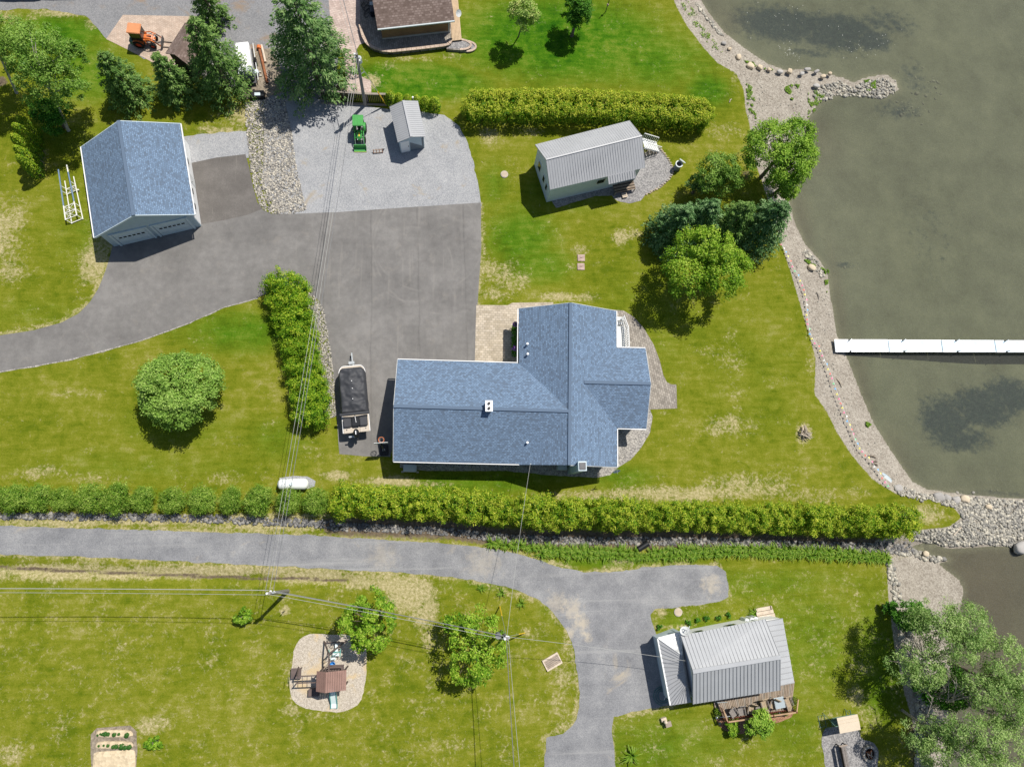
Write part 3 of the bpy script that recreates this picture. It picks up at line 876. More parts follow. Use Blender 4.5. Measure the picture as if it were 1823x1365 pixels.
sheet('kerb_strip', [(-60, 666), (0, 659.5), (60, 649.5), (130, 636.5), (250, 604.5), (340, 571.5), (400, 545), (459, 529), (459, 531.5), (400, 548), (340, 575), (250, 608), (130, 640.5), (60, 653.5), (0, 663.5), (-60, 671)], 0.012, 'gravel_strip', 0.10)
sheet('gravel_road', [(-60, 934), (0, 936), (200, 942), (400, 948), (560, 953), (700, 962), (800, 968), (870, 975), (940, 990), (1000, 1010), (1040, 1018), (1090, 1018), (1150, 1010), (1220, 1005), (1275, 1006), (1290, 1016), (1297, 1040), (1298, 1062), (1275, 1072), (1215, 1080), (1166, 1084), (1158, 1092), (1162, 1112), (1172, 1136), (1186, 1180), (1200, 1254),
                      (1165, 1259), (1125, 1267), (1092, 1274), (1088, 1300), (1093, 1340), (1097, 1420), (972, 1420), (970, 1350), (972, 1312), (1003, 1305), (1024, 1285), (1031, 1258), (1030, 1225), (1027, 1190), (1020, 1150), (1008, 1120), (985, 1090), (960, 1068), (920, 1050), (880, 1040), (830, 1030), (770, 1023), (700, 1017), (640, 1015), (500, 1008), (300, 998), (150, 990), (0, 987), (-60, 985)], 0.010, 'gravel_road', 0.16, 0.3)
sheet('playground', [(522, 1165), (530, 1140), (545, 1130), (575, 1128), (625, 1130), (645, 1136), (651, 1155), (653, 1190), (649, 1225), (642, 1250), (622, 1264), (592, 1268), (545, 1261), (522, 1250), (514, 1225), (518, 1195)], 0.012, 'pea_gravel', 0.13, 0.25, 1)
sheet('fire_pit_pad', [(1461, 1318), (1466, 1298), (1485, 1292), (1505, 1288), (1522, 1286), (1530, 1300), (1534, 1314), (1553, 1319), (1566, 1335), (1562, 1365), (1556, 1420), (1474, 1420), (1468, 1350)], 0.012, 'gravel_dark', 0.14, 0.25, 1)
sheet('mulch_bed', [(1271, 1268), (1278, 1252), (1355, 1262), (1405, 1250), (1412, 1262), (1411, 1274), (1398, 1281), (1372, 1289), (1345, 1300), (1312, 1307), (1292, 1303), (1278, 1288)], 0.012, 'mulch', 0.08, 0.2, 1)
sheet('front_patio', [(848, 543), (904, 543.5), (912, 539), (985, 538), (985, 600), (930, 660), (845, 655)], 0.020, 'paver_buff', 0.01)
sheet('lake_patio', [(985, 552), (1060, 549), (1097, 552), (1110, 553), (1128, 564), (1146, 584), (1164, 614), (1175, 643), (1181, 668), (1187, 680), (1194, 684), (1204, 684.5), (1205.5, 727), (1150, 729), (1060, 729), (1060, 600)], 0.022, 'paver_grey', 0.01, 0.3)
sheet('gravel_border', [(1130, 725), (1157, 728), (1162, 741), (1158, 768), (1143, 795), (1123, 818), (1103, 830), (1085, 846), (1060, 850), (980, 846), (900, 838), (760, 838), (712, 832), (712, 815), (1060, 800), (1070, 740)], 0.014, 'gravel_strip', 0.06, 0.25)
sheet('cabin_gravel', [(1050, 330), (1120, 300), (1150, 270), (1172, 262), (1190, 284), (1200, 304), (1192, 320), (1175, 335), (1150, 346), (1140, 358), (1120, 362), (1098, 358), (1088, 348), (1060, 350), (990, 370), (980, 355)], 0.010, 'gravel_dark', 0.12, 0.3)
sheet('paver_pad', [(219, 27), (360, 30), (360, 125), (300, 128), (256, 103), (189, 70)], 0.012, 'paver_pink', 0.01)
sheet('paver_drive', [(580, -60), (660, -60), (655, 20), (652, 76), (640, 80), (634, 90), (632, 131), (661, 145), (661, 170), (618, 168), (612, 100), (590, 60)], 0.014, 'paver_rose', 0.01)
sheet('tank_gravel', [(498, 850), (520, 847), (548, 848), (562, 856), (560, 866), (540, 872), (505, 872), (496, 862)], 0.010, 'gravel_light', 0.08, 0.2)
sheet('beaten_earth', [(430, 90), (480, 85), (500, 120), (500, 165), (470, 178), (440, 178), (425, 150)], 0.014, 'dirt_furrow', 0.25)

# ------------------------------------------------------------------ stones
_ph = (1 + 5 ** 0.5) / 2
ICO_V = np.array([(-1, _ph, 0), (1, _ph, 0), (-1, -_ph, 0), (1, -_ph, 0), (0, -1, _ph), (0, 1, _ph), (0, -1, -_ph), (0, 1, -_ph), (_ph, 0, -1), (_ph, 0, 1), (-_ph, 0, -1), (-_ph, 0, 1)], float)
ICO_V /= np.linalg.norm(ICO_V[0])
ICO_F = np.array([(0, 11, 5), (0, 5, 1), (0, 1, 7), (0, 7, 10), (0, 10, 11), (1, 5, 9), (5, 11, 4), (11, 10, 2), (10, 7, 6), (7, 1, 8), (3, 9, 4), (3, 4, 2), (3, 2, 6), (3, 6, 8), (3, 8, 9), (4, 9, 5), (2, 4, 11), (6, 2, 10), (8, 6, 7), (9, 8, 1)])


def ground_z(P):
    return terrain_fields(P)[2]


def stones(name, polys, n, smin, smax, mat, zoff=0.0, tint=(0.0, 1.0), world=False, flat=0.6):
    """uncountable loose stones, one object"""
    pts = []
    polys = [q if world else W(q) for q in polys]
    areas = []
    for q in polys:
        a = np.array(q); areas.append(abs(np.sum(a[:, 0] * np.roll(a[:, 1], -1) - a[:, 1] * np.roll(a[:, 0], -1))) / 2)
    for q, ar in zip(polys, areas):
        k = int(n * ar / sum(areas))
        a = np.array(q); lo, hi = a.min(0), a.max(0)
        got = np.zeros((0, 2))
        while len(got) < k:
            c = RNG.uniform(lo, hi, (k * 3 + 20, 2))
            got = np.vstack([got, c[inside(c, q)]])
        pts.append(got[:k])
    P = np.vstack(pts)
    z = ground_z(P) + zoff
    k = len(P)
    s = smin + (smax - smin) * RNG.random(k) ** 2.2
    sc = np.stack([s * RNG.uniform(0.8, 1.35, k), s * RNG.uniform(0.7, 1.0, k), s * RNG.uniform(flat * 0.75, flat * 1.2, k)], 1) * 0.5
    ang = RNG.uniform(0, 2 * PI, k)
    v = ICO_V[None] * RNG.uniform(0.78, 1.18, (k, 12, 1)) * sc[:, None, :]
    ca, sa = np.cos(ang)[:, None], np.sin(ang)[:, None]
    x = v[..., 0] * ca - v[..., 1] * sa + P[:, 0:1]
    y = v[..., 0] * sa + v[..., 1] * ca + P[:, 1:2]
    zz = v[..., 2] + (z + sc[:, 2] * 0.45)[:, None]
    V = np.stack([x, y, zz], -1).reshape(-1, 3)
    Fc = (ICO_F[None] + (np.arange(k) * 12)[:, None, None]).reshape(-1, 3)
    tn = np.repeat(RNG.uniform(tint[0], tint[1], k), 12)
    o = link(name, np_mesh(name, V, Fc, tn, tri=True), mat)
    return tag(o, kind='stuff')


def boulder(px, py, z, sx, sy, sz, rz, mat, label, seed, group=None, name='boulder', cat='boulder'):
    bm = bmesh.new()
    bmesh.ops.create_icosphere(bm, subdivisions=3, radius=1.0)
    for q in bm.verts:
        d = q.co.copy()
        k = 1 + 0.22 * noise.noise(d * 1.2 + Vector((seed * 3.7, 0, seed))) + 0.09 * noise.noise(d * 3.1 + Vector((0, seed * 2.0, 5)))
        e = Vector((abs(d.x) ** 0.75 * math.copysign(1, d.x), abs(d.y) ** 0.75 * math.copysign(1, d.y), abs(d.z) ** 0.8 * math.copysign(1, d.z)))
        q.co = Vector((e.x * sx, e.y * sy, e.z * sz)) * k * 0.5
    for f in bm.faces: f.smooth = True
    me = bpy.data.meshes.new(name)
    bm.to_mesh(me); bm.free()
    a = me.attributes.new('tint', 'FLOAT', 'POINT')
    a.data.foreach_set('value', np.full(len(me.vertices), 0.3 + 0.5 * random.random(), dtype=np.float32))
    o = link(name, me, mat)
    p = gp(px, py, z)
    o.location = (p.x, p.y, z + sz * 0.22)
    o.rotation_euler = (0, 0, rz)
    return tag(o, label, cat, group)


stones('cobble_bed', [[(437, 182), (470, 176), (506, 176), (520, 240), (528, 300), (545, 374), (520, 381), (486, 381), (470, 374), (460, 360), (452, 330), (445, 296), (440, 240), (437, 215)]], 8000, 0.08, 0.23, 'cobbles')
stones('cobble_strip', [[(545, 519), (560, 528), (574, 545), (580, 570), (588, 620), (595, 680), (600, 740), (585, 745), (572, 744), (560, 640)]], 3600, 0.08, 0.19, 'cobbles', tint=(0.0, 0.85))
stones('stone_spit', [[(1640, 880), (1709, 884), (1765, 888), (1823, 892), (1960, 900), (1960, 980), (1823, 974), (1767, 969), (1700, 972), (1640, 962), (1610, 950), (1690, 940), (1715, 925), (1705, 905), (1660, 892)]], 9000, 0.09, 0.40, 'riprap', tint=(0.15, 1.0))
stones('shore_stones', [[(1460, 150), (1500, 139), (1522, 150), (1545, 139), (1580, 133), (1597, 145), (1601, 160), (1578, 170), (1545, 165), (1500, 166), (1470, 174), (1450, 165)]], 900, 0.12, 0.42, 'riprap', tint=(0.2, 1.0))
stones('waterline_stones', [[(1590, 862), (1620, 868), (1660, 884), (1640, 893), (1600, 880)], [(1246, 0), (1262, 22), (1292, 58), (1286, 60), (1256, 24), (1238, 0)], [(1440, 440), (1460, 462), (1474, 490), (1466, 492), (1450, 468), (1430, 446)]], 520, 0.12, 0.38, 'riprap', tint=(0.3, 1.0))
stones('creek_stones', [[(590, 929), (700, 934), (800, 940), (900, 951), (1050, 956), (1250, 957), (1450, 964), (1560, 967), (1625, 966), (1640, 985), (1560, 985), (1450, 978), (1250, 970), (1050, 970), (900, 966), (800, 952), (700, 948), (590, 944)], [(0, 913), (200, 914), (400, 918), (590, 926), (590, 940), (400, 930), (200, 925), (0, 924)]], 3600, 0.14, 0.42, 'creek_stone', tint=(0.0, 0.9))
stones('ramp_stones', [[(1574, 992), (1586, 992), (1600, 1035), (1606, 1068), (1596, 1078), (1584, 1040)], [(1585, 985), (1640, 980), (1690, 996), (1670, 1002), (1630, 990)], [(1625, 1170), (1650, 1165), (1662, 1240), (1660, 1365), (1630, 1365), (1632, 1250)], [(1600, 1090), (1625, 1110), (1620, 1150), (1602, 1140)]], 1500, 0.16, 0.5, 'riprap', tint=(0.2, 1.0))
stones('beach_pebbles', [[(1205, 5), (1245, 5), (1290, 62), (1366, 117), (1430, 128), (1440, 200), (1340, 215), (1320, 150), (1280, 105), (1225, 40)], [(1400, 400), (1430, 440), (1474, 500), (1500, 640), (1560, 780), (1610, 850), (1580, 860), (1520, 805), (1470, 720), (1455, 640), (1425, 530)]], 900, 0.06, 0.16, 'riprap', tint=(0.2, 0.9))
stones('submerged_stones', [[(1600, 120), (1650, 100), (1700, 140), (1660, 220), (1600, 210)], [(1490, 460), (1540, 460), (1540, 474), (1490, 474)], [(1700, 870), (1823, 870), (1823, 884), (1700, 880)]], 80, 0.2, 0.5, 'riprap', zoff=-0.06, tint=(.25, .5))

BOUL = [(1288, 78, .66, .42, 'boulder_grey', 'pale oblong boulder at the upper end of the beach row'), (1298, 88, .5, .4, 'boulder_tan', 'small brownish boulder below the pale oblong one'),
        (1314, 103, .62, .75, 'boulder_tan', 'dark lone upright boulder on the pale shingle beach'), (1335, 119, .95, .75, 'boulder_tan', 'largest tan boulder of the beach row'),
        (1352, 121, .75, .65, 'boulder_tan', 'second tan boulder right of the largest one'), (1369, 125, .6, .45, 'boulder_tan', 'small pinkish boulder third in the tan row'),
        (1388, 129, .8, .5, 'boulder_grey', 'dark grey flat boulder at the shingle tip'), (1405, 128, .65, .7, 'boulder_tan', 'upright tan boulder beside the dark flat one'),
        (1427, 132, .6, .45, 'boulder_grey', 'light grey block on the landward side of the spit'), (1437, 124, .95, .4, 'boulder_grey', 'long grey slab at the water edge of the spit'),
        (1453, 128, .8, .4, 'boulder_grey', 'second long grey slab along the spit edge'), (1465, 137, .7, .5, 'boulder_tan', 'pale rounded boulder before the spit narrows'),
        (1477, 132, .5, .5, 'boulder_tan', 'small pale boulder at the neck of the spit'), (1453, 154, .85, .5, 'boulder_grey', 'pale flat stone amid weeds on the spit'),
        (1444, 477, 1.0, .7, 'boulder_tan', 'flat sandy slab at the waterline below the trees'), (1597, 869, 1.1, .8, 'boulder_grey', 'flat grey boulder at the end of the pennant line'),
        (1668, 885, 1.15, .85, 'boulder_grey', 'big grey boulder where the stone spit begins'), (1685, 886, .75, .6, 'boulder_grey', 'dark wedge boulder beside the big grey one'),
        (1700, 890, .85, .7, 'boulder_grey', 'rounded grey boulder third along the spit edge'), (1716, 888, .85, .7, 'boulder_tan', 'rounded tan boulder fourth along the spit edge'),
        (1759, 902, .6, .45, 'boulder_tan', 'bright angular stone in the middle of the stone spit'), (1818, 974, 1.7, 1.1, 'boulder_grey', 'huge grey boulder half in water at right edge'),
        (1647, 985, .55, .5, 'boulder_tan', 'pale boulder in the stone row at the creek mouth'), (1602, 1024, .38, .32, 'boulder_tan', 'lone pale stone on the small boat-ramp beach')]
for i, (x, y, sx, sy, mt, lb) in enumerate(BOUL):
    sx, sy = (sx * .82, sy * .82) if x < 1600 else (sx, sy)
    boulder(x, y, -0.28 if x < 1600 else -0.4, sx, sy, min(sx, sy) * 0.75, random.uniform(-0.5, 0.5), mt, lb, i + 1, 'boulders along the shore')


# ------------------------------------------------------------------ foliage
def leaves(name, C, N, size, asp, tint, spin=None):
    """rhombic leaves: centres C, normals N, length size, width size*asp"""
    k = len(C)
    N = N / (np.linalg.norm(N, axis=1, keepdims=True) + 1e-9)
    ref = RNG.normal(size=(k, 3)) if spin is None else spin
    U = ref - (ref * N).sum(1, keepdims=True) * N
    U /= (np.linalg.norm(U, axis=1, keepdims=True) + 1e-9)
    Wv = np.cross(N, U)
    s = (size * RNG.uniform(0.7, 1.3, k))[:, None]
    V = np.stack([C - U * s * .5, C + Wv * s * asp * .5 + U * s * 0.05, C + U * s * .5, C - Wv * s * asp * .5 + U * s * 0.05], 1).reshape(-1, 3)
    Fc = np.arange(k * 4).reshape(k, 4)
    return np_mesh(name, V, Fc, np.repeat(np.clip(tint, 0, 1), 4))


def sphere_dirs(n, zmin=-0.4):
    z = RNG.uniform(zmin, 1, n); a = RNG.uniform(0, 2 * PI, n)
    r = np.sqrt(1 - z * z)
    return np.stack([r * np.cos(a), r * np.sin(a), z], 1)


def crown_mesh(name, rx, ry, rz, nclump, lpc, leaf, cr, seed=0.0, lobes=0.25, asp=0.55, thin=0.0, zmin=-0.45, fill=0.2, big=0):
    if big:
        return lobed_crown(name, rx, ry, rz, nclump, lpc, leaf, cr, seed, asp, thin, zmin, fill, big)
    D = sphere_dirs(nclump, zmin)
    k = np.array([1 + lobes * 1.6 * noise.noise(Vector((d[0] * 1.9 + seed, d[1] * 1.9, d[2] * 1.9 - seed))) for d in D])
    if thin:
        keep = np.array([noise.noise(Vector((d[0] * 2.6 - seed, d[1] * 2.6 + 3, d[2] * 2.6))) for d in D]) > (-0.5 + thin)
        D, k = D[keep], k[keep]
    k = k * RNG.uniform(0.72, 1.0, len(D))
    CC = D * k[:, None] * np.array([rx, ry, rz])
    ct = RNG.uniform(-0.22, 0.22, len(CC))
    crs = cr * RNG.uniform(0.6, 1.25, len(CC))
    LD = sphere_dirs(len(CC) * lpc, -0.25)
    ci = np.repeat(np.arange(len(CC)), lpc)
    fl = np.array([1, 1, 0.72])
    rad = RNG.uniform(0.55, 1.0, len(LD)) ** 0.6
    rad = RNG.uniform(0.35, 1.2, len(LD))
    C = CC[ci] + LD * fl * (crs[ci] * rad)[:, None]
    Nn = LD * 0.55 + D[ci] * 0.35 + np.array([0.12, 0.14, 0.6]) + RNG.normal(size=LD.shape) * 0.58
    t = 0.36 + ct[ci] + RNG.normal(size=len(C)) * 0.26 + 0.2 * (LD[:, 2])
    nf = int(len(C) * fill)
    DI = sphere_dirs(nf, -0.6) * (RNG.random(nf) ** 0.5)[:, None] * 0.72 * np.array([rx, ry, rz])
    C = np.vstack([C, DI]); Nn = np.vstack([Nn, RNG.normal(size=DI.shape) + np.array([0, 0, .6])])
    t = np.concatenate([t, RNG.uniform(0, 0.3, nf)])  # inner leaves tinted darker, painting shade into the gaps
    return leaves(name, C, Nn, leaf, asp, t), CC


def lobed_crown(name, rx, ry, rz, nclump, lpc, leaf, cr, seed, asp, thin, zmin, fill, big):
    """a crown of several boughs: leaf clumps sit on the outside of overlapping lobes"""
    rr = np.random.default_rng(int(seed * 10) + 3)
    ax = np.array([rx, ry, rz])
    LC, LR = [], []
    for i in range(big):
        z = 1 - (i + .5) / big * 1.35
        a = i * 2.4 + rr.uniform(-.5, .5)
        q = math.sqrt(max(0, 1 - z * z))
        d = np.array([q * math.cos(a), q * math.sin(a), z])
        LR.append(rr.uniform(.30, .52))
        LC.append(d * (1.0 - LR[-1] * .9) * rr.uniform(.9, 1.12))
    LC, LR = np.array(LC), np.array(LR)
    pts, nrm, lid = [], [], []
    while sum(len(p) for p in pts) < nclump:
        li = RNG.integers(0, big, nclump)
        d = sphere_dirs(nclump, -.55)
        p = LC[li] + d * LR[li][:, None] * RNG.uniform(.8, 1.06, (nclump, 1))
        dist = np.linalg.norm(p[:, None] - LC[None], axis=2) / LR[None]
        dist[np.arange(nclump), li] = 9
        ok = (dist.min(1) > .85) & (p[:, 2] > zmin - .15)
        pts.append(p[ok]); nrm.append(d[ok]); lid.append(li[ok])
    P = np.vstack(pts)[:nclump]; D = np.vstack(nrm)[:nclump]; li = np.concatenate(lid)[:nclump]
    if thin:
        keep = np.array([noise.noise(Vector((p[0] * 2.6 - seed, p[1] * 2.6 + 3, p[2] * 2.6))) for p in P]) > (-0.5 + thin)
        P, D, li = P[keep], D[keep], li[keep]
    CC = P * ax
    lt = rr.uniform(-.13, .13, big)
    ct = lt[li] + RNG.uniform(-.15, .15, len(CC))
    crs = cr * RNG.uniform(.5, 1.0, len(CC))
    LD = sphere_dirs(len(CC) * lpc, -.2)
    ci = np.repeat(np.arange(len(CC)), lpc)
    C = CC[ci] + LD * np.array([1, 1, .65]) * (crs[ci] * RNG.uniform(.35, 1.25, len(LD)))[:, None]
    Nn = LD * .5 + D[ci] * .35 + np.array([.12, .14, .6]) + RNG.normal(size=LD.shape) * .58
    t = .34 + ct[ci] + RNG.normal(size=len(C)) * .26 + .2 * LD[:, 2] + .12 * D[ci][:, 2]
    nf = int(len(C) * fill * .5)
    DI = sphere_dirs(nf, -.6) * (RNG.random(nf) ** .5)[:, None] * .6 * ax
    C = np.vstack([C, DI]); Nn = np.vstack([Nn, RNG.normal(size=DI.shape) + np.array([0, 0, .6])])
    t = np.concatenate([t, RNG.uniform(0, .2, nf)])  # dark tint paints the shade between boughs into the inner leaves
    return leaves(name, C, Nn, leaf, asp, t), CC


def limbs(base, top, CC, center, r, n=7, sub=True):
    mb = MB()
    base = Vector(base); top = Vector(top)
    mid = base.lerp(top, 0.5) + Vector((random.uniform(-.15, .15), random.uniform(-.15, .15), 0))
    mb.tube([base, base + Vector((0, 0, .15)), mid, top], [r * 1.35, r, r * 0.7, r * 0.3], 9)
    sel = RNG.choice(len(CC), min(n, len(CC)), replace=False)
    for i in sel:
        e = Vector(CC[i]) * 0.92 + Vector(center)
        s = base.lerp(top, random.uniform(0.35, 0.8))
        m = s.lerp(e, 0.5) + Vector((0, 0, 0.12 * (e - s).length))
        mb.tube([s, m, e], [r * 0.42, r * 0.28, r * 0.1], 6, False)
    return mb


def tree(name, label, px, py, zc, rx, ry, rz, mat, leaf=0.24, nclump=150, lpc=70, cr=0.6, seed=0.0, group=None, bark='bark', trunk_r=0.16, lobes=0.25, thin=0.0, base=None, fill=0.2, nl=7, asp=0.55, zmin=-0.45, cat='tree', big=None):
    if big is None: big = 11 if rx > 1.2 else (6 if rx > .5 else 0)
    if rx > 1.2: leaf, lpc = leaf * .76, int(lpc * 1.25)
    c = gp(px, py, zc)
    b = Vector((c.x, c.y, 0)) if base is None else gp(base[0], base[1], 0)
    o = thing(name, b, label, cat, group)
    off = c - b
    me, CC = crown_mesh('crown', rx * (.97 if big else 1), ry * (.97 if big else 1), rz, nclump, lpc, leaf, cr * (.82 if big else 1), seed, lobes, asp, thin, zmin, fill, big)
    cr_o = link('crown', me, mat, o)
    cr_o.location = off
    mb = limbs((0, 0, -0.05), off + Vector((0, 0, rz * 0.55)), CC, off, trunk_r, nl)
    mb.build('trunk', bark, o, True)
    return o


def conifer(name, label, px, py, h, rad, mat, levels=15, nb=9, seed=0, group=None, blunt=0.12, droop=0.28, needle=0.24, topz=None, dens=1.0, asp=0.36):
    b = gp(px, py, 0)
    o = thing(name, b, label, 'tree', group)
    mb = MB(); mb.tube([(0, 0, -.05), (0, 0, h * 0.5), (0, 0, h * 0.97)], [0.055 * rad + .08, 0.03 * rad + .05, 0.02], 8)
    mb.build('trunk', 'bark', o, True)
    Cs, Ns, Ss, Ts = [], [], [], []
    for lv in range(levels):
        f = lv / (levels - 1)
        z0 = h * (0.08 + 0.90 * f)
        L = rad * ((1 - f) ** 0.72 * (1 - blunt) + blunt)
        kb = max(5, int(nb * (0.5 + 0.7 * (1 - f))))
        a0 = random.uniform(0, 6.28)
        for k in range(kb):
            a = a0 + 2 * PI * k / kb + random.uniform(-.3, .3)
            l = L * random.uniform(0.7, 1.12)
            ca, sa = math.cos(a), math.sin(a)
            ct = random.uniform(-.14, .14)
            for tq in (0.45, 0.75, 1.0):
                if tq < .5 and l < .5: continue
                n = int(24 * dens * (1.0 if tq > .5 else .6))
                cr = (0.13 + 0.11 * rad) * random.uniform(.75, 1.25) * (0.55 + 0.45 * (1 - f))
                c = np.array([tq * l * ca, tq * l * sa, z0 - droop * l * tq + random.uniform(-.12, .12)])
                D = sphere_dirs(n, -0.35)
                Cs.append(c + D * np.array([1.0, 1.0, .6]) * cr * RNG.uniform(.5, 1.0, (n, 1)))
                Ns.append(D * .45 + np.array([0.25 * ca + .08, 0.25 * sa + .1, .7]) + RNG.normal(size=(n, 3)) * .3)
                Ss.append(np.stack([ca + D[:, 0] * .9, sa + D[:, 1] * .9, D[:, 2] * .5 - .1], 1) + RNG.normal(size=(n, 3)) * .35)
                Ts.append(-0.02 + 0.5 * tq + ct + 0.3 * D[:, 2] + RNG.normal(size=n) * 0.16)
    me = leaves('crown', np.vstack(Cs), np.vstack(Ns), needle, asp, np.concatenate(Ts), np.vstack(Ss))
    link('crown', me, mat, o)
    return o


def cedar_mesh(rx, ry, h, n=1700, leaf=0.2, seed=0.0, power=0.5, asp=0.42, ragged=0.13, skirt=0.25):
    """upright cedar: sprays lying against an egg-shaped column"""
    u = RNG.random(n) ** 0.85
    a = RNG.uniform(0, 2 * PI, n)
    prof = np.where(u < skirt, 0.82 + 0.18 * u / skirt, np.clip(1 - ((u - skirt) / (1 - skirt)) ** 2.2, 0, 1) ** power)
    bumpy = np.array([1 + ragged * 2 * noise.noise(Vector((math.cos(q) * 2.1 + seed, math.sin(q) * 2.1, w * 3.4 - seed))) for q, w in zip(a, u)])
    k = prof * bumpy * RNG.uniform(0.8, 1.04, n)
    top = RNG.random(n) < 0.22
    k = np.where(top, k * np.sqrt(RNG.random(n)), k)
    x = rx * k * np.cos(a); y = ry * k * np.sin(a)
    capz = np.where(top, np.clip(1 - (k / 1.08) ** 2.0, 0, 1) ** 0.45, u)
    z = h * np.where(top, np.maximum(capz, u * 0.6), u) + RNG.normal(size=n) * 0.04
    C = np.stack([x, y, z], 1)
    N = np.stack([np.cos(a) * 0.6, np.sin(a) * 0.6, 0.45 + 0.9 * u], 1) + RNG.normal(size=(n, 3)) * 0.38
    S = np.stack([np.cos(a) * 0.55, np.sin(a) * 0.55, np.full(n, 0.9)], 1) + RNG.normal(size=(n, 3)) * 0.3
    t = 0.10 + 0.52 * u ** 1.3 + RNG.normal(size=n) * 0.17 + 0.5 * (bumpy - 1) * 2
    return leaves('foliage', C, N, leaf, asp, t, S)


def cedar_proto(k, rx, ry, h, n, leaf, mat, **kw):
    out = []
    for i in range(k):
        me = cedar_mesh(rx, ry, h, n, leaf, seed=i * 4.3 + rx, **kw)
        me.materials.append(M[mat])
        out.append(me)
    return out


TRUNKS = {}


def cedar(name, label, loc, me, rz, sc, group, h=2.0, cat='shrub', zc=0.0):
    o = thing(name, loc, label, cat, group)
    key = round(h, 1)
    if key not in TRUNKS:
        mb = MB(); mb.tube([(0, 0, -.05), (0, 0, h * 0.6)], [0.07, 0.03], 6)
        tr = mb.build('trunk', 'bark', o)
        TRUNKS[key] = tr.data
    else:
        link('trunk', TRUNKS[key], None, o)
    f = link('crown', me, None, o)
    f.rotation_euler = (0, 0, rz)
    f.location = (0, 0, zc * sc[2])
    f.scale = sc
    return o


ORD = ['first', 'second', 'third', 'fourth', 'fifth', 'sixth', 'seventh', 'eighth', 'ninth', 'tenth', 'eleventh', 'twelfth', 'thirteenth', 'fourteenth', 'fifteenth', 'sixteenth', 'seventeenth', 'eighteenth', 'nineteenth', 'twentieth']
ORD += ['twenty-' + q for q in ORD[:9]] + ['thirtieth'] + ['thirty-' + q for q in ORD[:9]] + ['fortieth']

# trees
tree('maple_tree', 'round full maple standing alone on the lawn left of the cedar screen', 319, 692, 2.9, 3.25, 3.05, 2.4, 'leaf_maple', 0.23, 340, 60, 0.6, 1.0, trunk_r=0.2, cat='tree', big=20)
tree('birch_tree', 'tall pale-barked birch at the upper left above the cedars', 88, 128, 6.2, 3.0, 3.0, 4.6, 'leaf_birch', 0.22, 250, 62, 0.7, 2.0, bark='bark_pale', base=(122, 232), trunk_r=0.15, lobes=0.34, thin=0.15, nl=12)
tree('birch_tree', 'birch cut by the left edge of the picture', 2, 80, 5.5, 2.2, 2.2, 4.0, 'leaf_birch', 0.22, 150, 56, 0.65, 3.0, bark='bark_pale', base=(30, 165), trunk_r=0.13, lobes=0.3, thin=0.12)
tree('small_tree', 'low dark tree for the shaded foliage at the foot of the tall birch', 95, 205, 1.9, 1.8, 1.6, 1.7, 'leaf_dark', 0.22, 90, 56, 0.5, 4.0, lobes=0.25)  # dark leaf colour stands in for shade on the birch's lower foliage
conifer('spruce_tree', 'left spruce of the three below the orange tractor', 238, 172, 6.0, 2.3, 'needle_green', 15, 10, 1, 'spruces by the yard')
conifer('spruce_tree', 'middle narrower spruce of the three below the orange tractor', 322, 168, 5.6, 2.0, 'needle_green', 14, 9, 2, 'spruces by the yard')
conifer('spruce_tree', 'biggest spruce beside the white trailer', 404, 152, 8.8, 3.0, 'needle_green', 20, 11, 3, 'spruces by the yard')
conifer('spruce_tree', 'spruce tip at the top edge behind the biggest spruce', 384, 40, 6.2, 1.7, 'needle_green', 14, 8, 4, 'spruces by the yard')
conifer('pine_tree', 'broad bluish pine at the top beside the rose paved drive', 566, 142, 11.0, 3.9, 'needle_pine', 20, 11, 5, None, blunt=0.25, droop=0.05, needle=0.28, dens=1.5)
tree('small_tree', 'slim pale-leaved tree on the upper lawn with bare trunk', 931, 28, 3.6, 1.35, 1.35, 1.9, 'leaf_pale', 0.22, 80, 56, 0.5, 6.0, base=(923, 66), trunk_r=0.07, lobes=0.25)
tree('small_tree', 'dark dense tree on the upper lawn near the lake', 1027, 22, 2.6, 1.5, 1.5, 2.4, 'leaf_dark', 0.22, 110, 56, 0.5, 7.0, base=(1018, 64), lobes=0.2)
tree('small_tree', 'leafy small tree beside the open barrel', 1279, 312, 3.2, 2.2, 1.9, 2.0, 'leaf_birch', 0.22, 120, 58, 0.6, 8.0, base=(1262, 338), lobes=0.3, thin=0.1)
tree('small_shrub', 'sparse greyish shrub at the foot of the leafy small tree', 1243, 330, 1.5, 1.1, 1.0, 1.1, 'leaf_willow', 0.2, 45, 50, 0.4, 9.0, lobes=0.3, thin=0.2, cat='shrub')
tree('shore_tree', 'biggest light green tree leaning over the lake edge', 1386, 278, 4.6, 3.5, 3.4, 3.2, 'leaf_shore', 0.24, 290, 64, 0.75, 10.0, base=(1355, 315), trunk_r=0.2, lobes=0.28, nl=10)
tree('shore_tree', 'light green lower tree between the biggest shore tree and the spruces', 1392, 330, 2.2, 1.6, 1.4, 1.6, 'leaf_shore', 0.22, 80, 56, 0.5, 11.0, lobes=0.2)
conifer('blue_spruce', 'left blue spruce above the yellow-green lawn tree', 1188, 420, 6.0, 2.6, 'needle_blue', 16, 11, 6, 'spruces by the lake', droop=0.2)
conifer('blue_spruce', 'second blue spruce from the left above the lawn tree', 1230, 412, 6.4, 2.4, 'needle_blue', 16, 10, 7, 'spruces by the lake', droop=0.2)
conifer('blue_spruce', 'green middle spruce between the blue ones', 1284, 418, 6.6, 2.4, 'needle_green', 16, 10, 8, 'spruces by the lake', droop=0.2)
conifer('blue_spruce', 'right dark blue spruce nearest the shore', 1334, 424, 7.4, 2.8, 'needle_blue', 19, 11, 9, 'spruces by the lake', droop=0.2)
